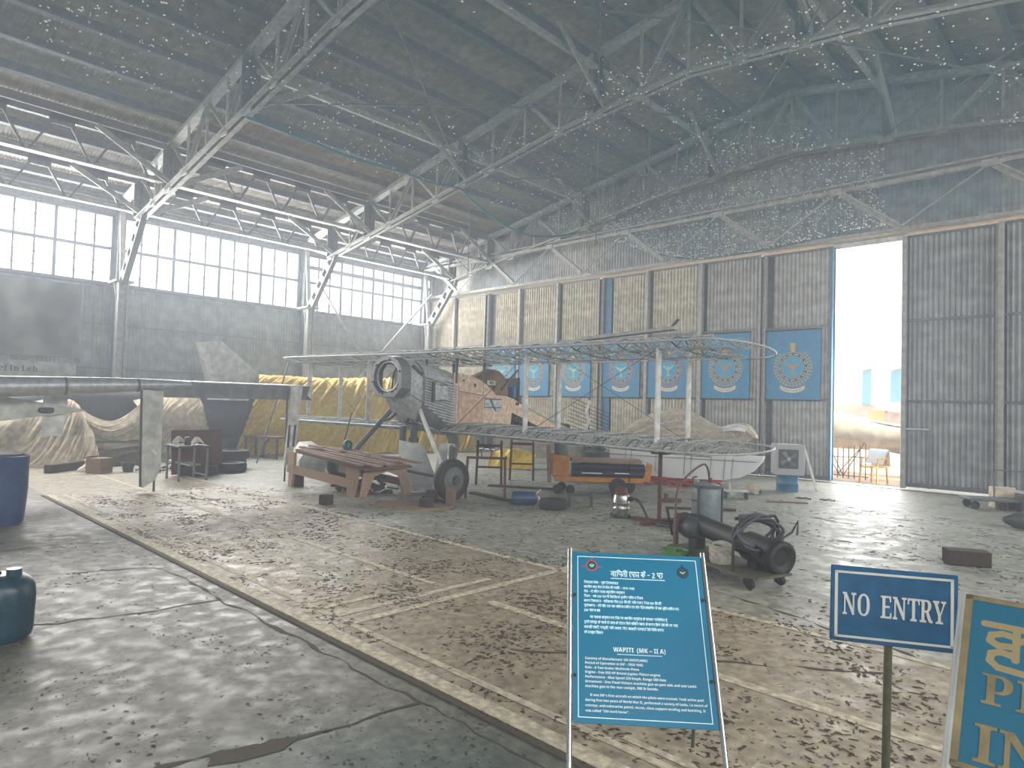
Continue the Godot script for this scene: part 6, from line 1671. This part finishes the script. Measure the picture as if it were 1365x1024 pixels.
	for k in 5: part("cooling_fin", Shape.new().lathe([Vector2(0.13, -0.01), Vector2(0.155, -0.01), Vector2(0.155, 0.01), Vector2(0.13, 0.01)], 20, Vector3(0.0 + 0.045 * k, 0.14, 0), Basis(Vector3(0, 0, 1), -PI / 2)), M.grey, t)
	solo("dark_box", Shape.new().box(Vector3(0, 0.09, 0), Vector3(0.44, 0.17, 0.22), Basis(), 0.008), M.wood_dark, "dark open box alone on the bare floor above the no entry sign", "box", Vector3(-1.50, 0, -9.35), 28)


# ------------------------------------------------------------------ beyond the doorway
func build_outside() -> void:
	struct("ground", Shape.new().box(Vector3(-8, -0.25, -58), Vector3(120, 0.4, 79.2)).box(Vector3(0, -0.25, 38), Vector3(120, 0.4, 59.6)), M.outside)
	struct("threshold", Shape.new().box(Vector3(-6.7, -0.06, -18.45), Vector3(31, 0.12, 0.5)), M.floor_main)
	var t := thing("far_building", "white building beyond the apron with two tall teal shutters", "building", Vector3(-14, 0, -52))
	part("wall", Shape.new().box(Vector3(0, 7, -2), Vector3(60, 14, 3)), M.outwall, t)
	part("plinth", Shape.new().box(Vector3(0, 1.3, -0.2), Vector3(60, 2.6, 0.6)), M.outside, t)
	var k := 0
	for q in [[-0.35, 0.6], [1.6, 0.85]]:
		part("shutter", Shape.new().prism(PackedVector2Array([Vector2(-q[1] * 0.5, 0), Vector2(q[1] * 0.38, 0), Vector2(q[1] * 0.5, 2.5), Vector2(-q[1] * 0.45, 2.35)]), Vector3(q[0], 2.6, 0.2), Vector3.RIGHT, Vector3.UP, 0.2), M.teal, t)
		part("hood", Shape.new().bar(Vector3(q[0] - q[1] * 0.75, 4.98, 0.4), Vector3(q[0] + q[1] * 0.6, 5.16, 0.4), 0.4, 0.08), M.cover_strip, t)
		k += 1
	t = thing("far_shed", "small grey roofed shed with a yellow front outside the doorway", "shed", Vector3(-11.9, 0, -46), 0)
	part("roof", Shape.new().prism(PackedVector2Array([Vector2(-0.4, 2.6), Vector2(3, 2.7), Vector2(3, 2.0), Vector2(0.4, 2.1)]), Vector3.ZERO, Vector3.RIGHT, Vector3.UP, 2.0), M.cooler, t)
	part("front", Shape.new().box(Vector3(-0.1, 1.05, 0.2), Vector3(0.9, 2.1, 0.6)), M.yellow, t)
	part("body", Shape.new().box(Vector3(1.6, 1.0, -0.3), Vector3(2.6, 2.0, 1.4)), M.outside, t)
	# wrapped aircraft on the apron
	t = thing("wrapped_aircraft", "aircraft fuselage wrapped in pale sheeting outside the open doorway", "airplane", Vector3(-6.0, 0, -21.8))
	var secs: Array = []
	for q in [[2.6, 0.22, 1.05], [1.6, 0.36, 1.08], [0.6, 0.42, 1.12], [-0.5, 0.52, 1.22], [-1.6, 0.66, 1.35], [-3.4, 0.7, 1.4], [-5.0, 0.5, 1.4]]:
		var ring: Array = []
		for i in 18:
			var a := TAU * i / 18
			ring.append(Vector3(q[0], q[2] + q[1] * sin(a), -q[1] * cos(a)))
		secs.append(ring)
	part("sheeting", Shape.new().loft(secs), M.wrap, t)
	part("fold", Shape.new().bar(Vector3(-0.6, 1.65, 0.2), Vector3(1.6, 1.33, 0.25), 0.06, 0.05).bar(Vector3(-1.2, 1.1, 0.66), Vector3(0.0, 1.0, 0.52), 0.04, 0.03), M.canvas_grey, t)
	part("hanging_flap", Shape.new().prism(PackedVector2Array([Vector2(0.3, 0.75), Vector2(1.8, 0.85), Vector2(1.1, 0.62)]), Vector3(0, 0, 0.3), Vector3.RIGHT, Vector3.UP, 0.03), M.canvas_grey, t)
	part("cradle", Shape.new().box(Vector3(-1.5, 0.4, 0), Vector3(0.2, 0.8, 0.6)).box(Vector3(1.2, 0.4, 0), Vector3(0.15, 0.8, 0.4)), M.rust, t)
	t = thing("red_railing", "rusty red tube railing just outside the open doorway", "railing", Vector3(-5.95, 0, -19.4))
	for i in 9: part("upright", Shape.new().bar(Vector3(-0.55 + 0.14 * i, 0, 0), Vector3(-0.55 + 0.14 * i, 0.72 + 0.25 * (i / 8.0), 0), 0.022, 0.022), M.redbrown, t)
	for q in [[-0.5, 0.8, -0.05, 0.05], [0.55, 1.0, 0.0, 0.05], [-0.3, 0.75, 0.0, 0.1], [0.45, 0.85, -0.1, 0.15]]:
		part("diagonal", Shape.new().bar(Vector3(q[0], q[1], 0.02), Vector3(q[2], q[3], 0.02), 0.02, 0.02), M.redbrown, t)
	part("rail", Shape.new().bar(Vector3(-0.6, 0.08, 0), Vector3(0.65, 0.08, 0), 0.025, 0.025).bar(Vector3(-0.6, 0.55, 0), Vector3(0.65, 0.62, 0), 0.02, 0.02), M.redbrown, t)
	t = thing("yellow_chair", "yellow chair with a white sheet over its back, outside the doorway", "chair", Vector3(-4.95, 0, -18.55), -20)
	for q in [[-0.22, 0.2], [0.22, 0.2], [-0.2, -0.2], [0.2, -0.2]]:
		part("leg", Shape.new().bar(Vector3(q[0] * 1.1, 0, q[1] * 1.1), Vector3(q[0], 0.42, q[1]), 0.035, 0.035), M.yellow, t)
	part("seat", Shape.new().box(Vector3(0, 0.43, 0), Vector3(0.46, 0.035, 0.44), Basis(), 0.01), M.yellow, t)
	part("backrest", Shape.new().box(Vector3(0, 0.68, -0.2), Vector3(0.44, 0.3, 0.03), Basis(), 0.01), M.yellow, t)
	part("armrest", Shape.new().bar(Vector3(-0.22, 0.43, 0.18), Vector3(-0.22, 0.64, 0.16), 0.03, 0.03).bar(Vector3(-0.22, 0.64, 0.18), Vector3(-0.22, 0.66, -0.2), 0.04, 0.025).bar(Vector3(0.22, 0.43, 0.18), Vector3(0.22, 0.64, 0.16), 0.03, 0.03).bar(Vector3(0.22, 0.64, 0.18), Vector3(0.22, 0.66, -0.2), 0.04, 0.025), M.yellow, t)
	solo("white_sheet", drape([V([[-0.26, 0.45, -0.26], [0, 0.45, -0.26], [0.26, 0.45, -0.26]]), V([[-0.25, 0.86, -0.2], [0, 0.88, -0.2], [0.25, 0.86, -0.2]]), V([[-0.24, 0.5, 0.0], [0, 0.52, 0.03], [0.24, 0.5, 0.0]])], 14, 14, 0.02, 2.0, 111), M.outwall, "white sheet thrown over the yellow chair's back", "sheet", Vector3(-4.95, 0, -18.55), -20)


# ------------------------------------------------------------------ signs in the foreground
# a small stroke alphabet on a 10 unit high letter body; head stroke at 10
const GLYPH := {
	"v": [6.5, "6 10 6 0|6 6.4 3.2 7 1.2 5.4 1.4 3.6 3.4 2.8 6 4"], "A": [3.0, "2 10 2 0"], "p": [6.5, "6 10 6 0|1.2 10 1.2 5.6 2.2 4.2 4 4.2 6 5"],
	"i": [3.0, "2 10 2 0|2 10 2.4 12.4 4.5 13.4 7 12.6 8.4 10"], "t": [6.5, "6 10 6 0|6 6.4 3 6.4 1.2 5 1.2 3 2.4 1.4"], "I": [3.0, "2 10 2 0|2 10 1.4 12.4 -0.8 13.4 -3.2 12.4 -4.4 10"],
	"E": [6.8, "1.4 10 1.4 5.6 2.6 4.4 5.6 5|5.6 10 5.6 5 4 2.2 6 0"], "m": [7.0, "6.4 10 6.4 0|1.6 10 1.6 3.6 0.8 2.6 1.8 1.8 2.8 3 6.4 4.4"], "k": [8.2, "4 10 4 0|4 6.4 2 7 0.6 5.4 1 3.6 2.4 3 4 4.2|4 6.2 6.4 7.2 7.6 5.6 7.2 3.4 6.2 2.2"],
	"e": [0.0, "0 10 -1.2 12.2 -3.6 13.2"], "n": [6.5, "6 10 6 0|6 5 2.4 5 1.6 4.2 2.2 3.4"], "r": [4.8, "1.4 10 3.4 9 3.4 7 2 5.6 1.2 5.4 4.4 0.4"], "d": [6.0, "3.4 10 3.4 7.4 1.4 6.4 1 4.4 2.4 3 4.4 3.2 3.2 1.8 5.2 0"],
	"s": [7.5, "1.2 10 2.8 9 2.8 7 1.2 5.6 3.6 1|7 10 7 0|2.6 5 7 5"], "y": [6.8, "6.2 10 6.2 0|1.2 9 2.6 7.8 1.6 5.6 2.6 4.2 6.2 4.8"], "j": [7.0, "6.4 10 6.4 0|6.4 6 3.6 6 2.4 4 3 2 4.6 1.6"], "l": [7.5, "7 10 7 0|7 5 5 6.6 4 4.4 2.4 6.4 1 5 1.6 2.6 3 2"],
	"T": [6.0, "3.2 10 3.2 7.8 1.2 6 1.4 3.4 3.2 2.2 5.2 3"], "g": [6.5, "6 10 6 0|1.6 10 1.6 3.6 0.8 3"], "h": [6.0, "3.4 10 3.4 8 1.2 7 4.6 5.6 1.4 3.6 4.4 2.4 4 0"], "b": [6.5, "6 10 6 0|6 6.4 3.2 7 1.2 5.4 1.4 3.6 3.4 2.8 6 4|1.6 6 5.4 4"], "u": [0.0, "-3.4 -0.4 -4.4 -1.8 -3 -2.8 -1.2 -1.8"], "o": [3.0, "2 10 2 0|2 10 0.6 12.2 -1.6 13.2"],
	"-": [5, "1 5 4.2 5"], "(": [3, "2.6 11 1 8 1 3 2.6 0"], ")": [3, "0.6 11 2.2 8 2.2 3 0.6 0"], ".": [2.4, "1 0.4 1.4 0.4"], ",": [2.4, "1.2 0.6 0.6 -1"], "2": [5.5, "0.8 8 2 9.6 4 9.4 4.6 7.6 3.6 5 0.6 0.2 5 0.2"],
	"0": [5.5, "2.6 9.6 1 8 1 2 2.6 0.2 4.4 2 4.4 8 2.6 9.6"], "1": [4, "1 8 2.4 9.6 2.4 0"], "3": [5.5, "0.8 9 3.4 9.4 4.2 7.4 2.4 5.2 4.4 3 3.2 0.4 0.8 0.8"], "4": [5.5, "4 0 4 9.6 0.6 3 5.2 3"], "5": [5.5, "4.6 9.4 1.2 9.4 1 5.6 3.6 5.6 4.6 3 3 0.4 0.8 0.8"], "8": [5.5, "2.6 9.6 1 7.6 4.2 3 2.6 0.2 1 2.4 4.2 7.4 2.6 9.6"], "9": [5.5, "4.2 6 2 5.4 1 7.6 2.4 9.6 4.2 8.4 4.2 3 2.6 0.2"], "6": [5.5, "4 9.4 1.6 6 1 2.4 2.6 0.2 4.4 2.2 3 4.6 1.2 3.6"]}

func dab(im: Image, p: Vector2, r: float, c: Color) -> void:
	for y in range(int(floor(p.y - r - 1)), int(ceil(p.y + r + 1)) + 1):
		for x in range(int(floor(p.x - r - 1)), int(ceil(p.x + r + 1)) + 1):
			if x < 0 or y < 0 or x >= im.get_width() or y >= im.get_height(): continue
			var k := clampf(r + 0.5 - Vector2(x, y).distance_to(p), 0, 1)
			if k > 0: im.set_pixel(x, y, im.get_pixel(x, y).lerp(c, k))

func stroke(im: Image, pts: Array, w: float, c: Color) -> void:
	for i in pts.size() - 1:
		var n := int(maxf(1.0, (pts[i] as Vector2).distance_to(pts[i + 1]) / maxf(0.6, w * 0.35)))
		for k in n + 1: dab(im, (pts[i] as Vector2).lerp(pts[i + 1], float(k) / n), w * 0.5, c)

func script_line(im: Image, what: String, at: Vector2, h: float, w: float, c: Color) -> float:   # at is the base line's left end
	var s := h / 10.0
	var x := at.x
	for word in what.split(" "):
		var x0 := x
		var bar := false
		for ch in word:
			if not GLYPH.has(ch): continue
			var g: Array = GLYPH[ch]
			for line in (g[1] as String).split("|"):
				var q := line.split_floats(" ")
				var pts: Array = []
				for i in range(0, q.size(), 2): pts.append(Vector2(x + q[i] * s, at.y - q[i + 1] * s))
				stroke(im, pts, w, c)
			x += (float(g[0]) + (0.9 if g[0] > 0 else 0.0)) * s
			if not ch in "-().,0123456789": bar = true
		if bar: stroke(im, [Vector2(x0, at.y - h), Vector2(x, at.y - h)], w, c)
		x += 3.6 * s
	return x

func build_signs() -> void:
	# information board on a leaning easel of two steel poles
	var u := Vector3(0.757, 0, -0.653)
	var up := Vector3(-0.27, 0.607, -0.281)
	up = (up - u * up.dot(u)).normalized()
	var n := u.cross(up)
	var t := thing("information_board", "turquoise information board with white bilingual text on two steel poles", "information board", Vector3(-1.691, 0, -2.181))
	var O := Vector3(0, 0.412, 0)
	var W := 0.592
	var H := 0.722
	var im := Image.create(700, 854, false, Image.FORMAT_RGB8)
	im.fill(Color(0.0, 0.42, 0.55))
	var c := Color(0.86, 0.94, 0.95)
	for k in 2:
		var y := 22 if k == 0 else 826
		im.fill_rect(Rect2i(26, y, 648, 4), c)
		im.fill_rect(Rect2i(26 if k == 0 else 670, 22, 4, 808), c)
	script_line(im, "vAiptI (Em ke - 2 E)", Vector2(206, 128), 27, 4.2, c)
	im.fill_rect(Rect2i(206, 138, 292, 4), c)
	var y := 172.0
	for line in ["inrmAtA desh - yuke (inglEmD)".replace("D", "d"), "bArtIy vAyu senA me sevA kI avid - 1933-1942".replace("avid", "Evid"), "rol - do sITr vAlA bhudesIy vAyuyAn", "injn - Ek 550 Ec pI ibrisTl jupiTr pisTn injn".replace("c", "j"), "kAry inspAdn - Eidktm gIt 225 ik.mI. pit gnTA, renj 580 ik.mI.".replace("Eid", "Eid"), "yudopkrn - AgI sIT mE Ek vikrs mSIn gn Eor pICe kokipT me Ek luis mSIn gn,".replace("S", "s").replace("C", "j"), "250 pAE.b bm"]:
		script_line(im, line, Vector2(60, y), 11.8, 2.1, c)
		y += 24.8
	y += 10.0
	for line in ["yh pAhlA vAyuyAn hE ijs pr bArtIy vAyusenA ke pAylT pRisist hue.".replace("R", "r"), "dusre mhAyud ke phle do vrs ke dorAn isne bivin pkAr ke kAry ikye jese kI tT rsA,", "kArvAI gsTI, pnduBI, rkI tlAs, Top, bmbArI Etyadi jese iviB kAry.".replace("B", "b").replace("ya", "yA"), "ko mjbut ivmAn |".replace(" |", "")]:
		script_line(im, line, Vector2(60 if y > 366 else 90, y), 11.8, 2.1, c)
		y += 26.0
	# emblems at the two upper corners
	for q in [[104, 72, Color(0.75, 0.28, 0.26)], [596, 92, Color(0.10, 0.16, 0.20)]]:
		for k in 40:
			var a := TAU * k / 40
			stroke(im, [Vector2(q[0] + 25 * cos(a), q[1] + 25 * sin(a)), Vector2(q[0] + 31 * cos(a), q[1] + 31 * sin(a))], 3.5, q[2])
		for k in 30:
			var a := TAU * k / 30
			dab(im, Vector2(q[0] + 18 * cos(a), q[1] + 18 * sin(a)), 4.0, Color(0.12, 0.2, 0.24))
		dab(im, Vector2(q[0], q[1]), 12.0, Color(0.25, 0.62, 0.62) if q[0] < 300 else Color(0.2, 0.3, 0.34))
		stroke(im, [Vector2(q[0] - 12, q[1] - 3), Vector2(q[0], q[1] + 4), Vector2(q[0] + 12, q[1] - 3)], 4, Color(0.9, 0.85, 0.6))
		stroke(im, [Vector2(q[0], q[1] - 40), Vector2(q[0], q[1] - 28)], 8, q[2])
		if q[0] < 300: stroke(im, [Vector2(q[0] - 52, q[1] + 6), Vector2(q[0] - 34, q[1] + 6)], 5, q[2])
		if q[0] < 300: stroke(im, [Vector2(q[0] + 34, q[1] + 6), Vector2(q[0] + 52, q[1] + 6)], 5, q[2])
	im.fill_rect(Rect2i(226, 529, 228, 3), c)
	im.generate_mipmaps()
	var fm := StandardMaterial3D.new()
	fm.albedo_texture = ImageTexture.create_from_image(im)
	fm.roughness = 0.4
	var s := Shape.new()
	var f := n * 0.006
	s.uvquad(O + f, O + u * W + f, O + u * W + up * H + f, O + up * H + f)
	part("printed_face", s, fm, t)
	part("board", Shape.new().box(O + u * W * 0.5 + up * H * 0.5, Vector3(W, H, 0.01), Basis(u, up, n)), M.board_blue, t)
	for k in 2:
		var q := O + u * (-0.014 if k == 0 else W + 0.012)
		part("pole", Shape.new().tube([q - up * (0.412 / up.y), q + up * (H + 0.02)], 0.0115, 12), M.steel_bright, t)
		part("prop", Shape.new().tube([q + up * H * 0.97 - n * 0.02, Vector3(q.x - 0.42, 0.0, q.z - 0.55)], 0.009, 8), M.dark_grey, t)
		for e in [0.25, 0.72]: part("bolt", Shape.new().box(q + up * H * e + n * 0.012 + u * (0.022 if k == 0 else -0.022), Vector3(0.012, 0.012, 0.006), Basis(u, up, n)), M.black, t)
	var px := func(x: float, yy: float) -> Vector3: return O + u * (x / 700.0 * W) + up * (H * (1.0 - yy / 854.0)) + n * 0.0065
	var bx := Basis(u, up, n)
	text("title", "WAPITI  (MK – II A)", 0.0185, "sans", M.print, t, Transform3D(bx, px.call(340, 508)), 0.0008)
	y = 556.0
	for line in ["Country of Manufacture: UK (WESTLAND)", "Period of Operation in IAF - 1933-1942", "Role - A Two Seater Multirole Plane", "Engine - One 550 HP Bristol Jupiter Piston engine", "Performance - Max Speed 225 Kmph, Range 580 Kms", "Armament - One Fixed Vickers machine gun on port side and one Lewis", "machine gun in the rear cockpit, 580 lb bombs."]:
		text("text_line", line, 0.0100, "sans", M.print, t, Transform3D(bx, px.call(62, y)), 0.0006, true)
		y += 21.8
	y += 18.0
	for line in ["      It was IAF's first aircraft on which the pilots were trained. Took active part", "during first two years of World War II, performed a variety of tasks, i.e escort of", "convoys, anti-submarine patrol, recces, close support strafing and bombing. It", "was called \"Old work horse\"."]:
		text("text_line", line, 0.0096, "sans", M.print, t, Transform3D(bx, px.call(62, y)), 0.0006, true)
		y += 23.6
	# no entry sign on a single post
	var a := atan2(0.198, 0.35)
	t = thing("no_entry_sign", "blue and white NO ENTRY sign on a single drab post", "sign", Vector3(-0.642, 0, -2.647), rad_to_deg(a))
	part("board", Shape.new().box(Vector3(0, 1.027, 0), Vector3(0.404, 0.268, 0.012), Basis(Vector3(0, 0, 1), -0.010), 0.003), M.sign_blue, t)
	var fr := Shape.new()
	for e in [-1.0, 1.0]:
		fr.box(Vector3(0, 1.027 + e * 0.114, 0.0065), Vector3(0.376, 0.008, 0.002)).box(Vector3(e * 0.184, 1.027, 0.0065), Vector3(0.010, 0.232, 0.002))
	part("painted_border", fr, M.letter, t)
	text("lettering", "NO  ENTRY", 0.082, "serif", M.letter, t, Transform3D(Basis(Vector3(0, 0, 1), -0.010), Vector3(0.0, 1.028, 0.0075)), 0.002, false, true, Vector2(0.328, 0.078))
	part("post", Shape.new().tube([Vector3(-0.015, 0.0, -0.02), Vector3(-0.005, 1.1, -0.02)], 0.014, 12), M.pole_green, t)
	part("base_plate", Shape.new().lathe([Vector2(0, 0), Vector2(0.15, 0), Vector2(0.14, 0.02), Vector2(0, 0.025)], 24, Vector3(-0.015, 0, -0.02)), M.pole_green, t)
	# the queue sign at the right edge
	var u3 := Vector3(0.9994, 0, -0.0357).normalized()
	var up3 := Vector3(-0.009, 0.346, -0.252)
	up3 = (up3 - u3 * up3.dot(u3)).normalized()
	var n3 := u3.cross(up3)
	t = thing("queue_sign", "blue and gold painted sign cut by the right edge, tilted back on legs", "sign", Vector3(-0.337, 0, -1.906))
	O = Vector3(0, 0.87, 0)
	W = 0.62
	H = 0.44
	var b3 := Basis(u3, up3, n3)
	part("board", Shape.new().box(O + u3 * W * 0.5 + up3 * H * 0.5, Vector3(W, H, 0.014), b3, 0.003), M.queue_blue, t)
	fr = Shape.new()
	for e in [0.008, W - 0.008]: fr.box(O + u3 * e + up3 * H * 0.5 + n3 * 0.008, Vector3(0.016, H, 0.003), b3)
	for e in [0.008, H - 0.008]: fr.box(O + u3 * W * 0.5 + up3 * e + n3 * 0.008, Vector3(W, 0.012, 0.003), b3)
	part("painted_border", fr, M.gold, t)
	# painted face with the large syllables of the first line
	im = Image.create(620, 440, false, Image.FORMAT_RGB8)
	im.fill(Color(0.12, 0.37, 0.47))
	var gold := Color(0.57, 0.51, 0.37)
	for line in ["-0.5 10 40 10", "6.6 10 6.6 1.6", "6.6 7.6 3.6 8.0 1.2 7.2 0.9 5.6 2.6 4.6 6.6 5.0", "6.6 2.4 3.4 3.0 1.4 2.2 1.2 0.2 3 -1.2 8.4 -1.6", "6.8 6.6 9.8 7.6 11.2 6 10.6 3.6", "14.5 10 14.5 5.6 15.6 4.4 19 5", "19 10 19 0.5", "26.5 10 26.5 0.5", "22.5 9 23.6 7 23 5.2 24 4.4 26.5 5"]:
		var q := (line as String).split_floats(" ")
		var pts: Array = []
		for i in range(0, q.size(), 2): pts.append(Vector2(50 + q[i] * 9.4, 72 + (10.0 - q[i + 1]) * 9.6))
		stroke(im, pts, 17.0, gold)
	im.generate_mipmaps()
	var qm := StandardMaterial3D.new()
	qm.albedo_texture = ImageTexture.create_from_image(im)
	qm.roughness = 0.5
	var qs := Shape.new()
	var qf := O + n3 * 0.0078
	qs.uvquad(qf, qf + u3 * W, qf + u3 * W + up3 * H, qf + up3 * H)
	part("painted_face", qs, qm, t)
	text("lettering", "PLEASE", 0.078, "serif", M.gold, t, Transform3D(b3, O + u3 * 0.048 + up3 * (H - 0.240) + n3 * 0.009), 0.002, true)
	text("lettering", "IN", 0.092, "serif", M.gold, t, Transform3D(b3, O + u3 * 0.040 + up3 * (H - 0.372) + n3 * 0.009), 0.002, true)
	for e in [-0.006, W + 0.006]:
		var q: Vector3 = O + u3 * e
		part("leg", Shape.new().tube([q - up3 * (0.87 / up3.y), q + up3 * (H + 0.004)], 0.011, 8), M.steel, t)
	part("rear_leg", Shape.new().tube([O + u3 * W * 0.5 + up3 * H * 0.9 - n3 * 0.02, Vector3(W * 0.55, 0, -0.75)], 0.011, 8), M.steel_dark, t)
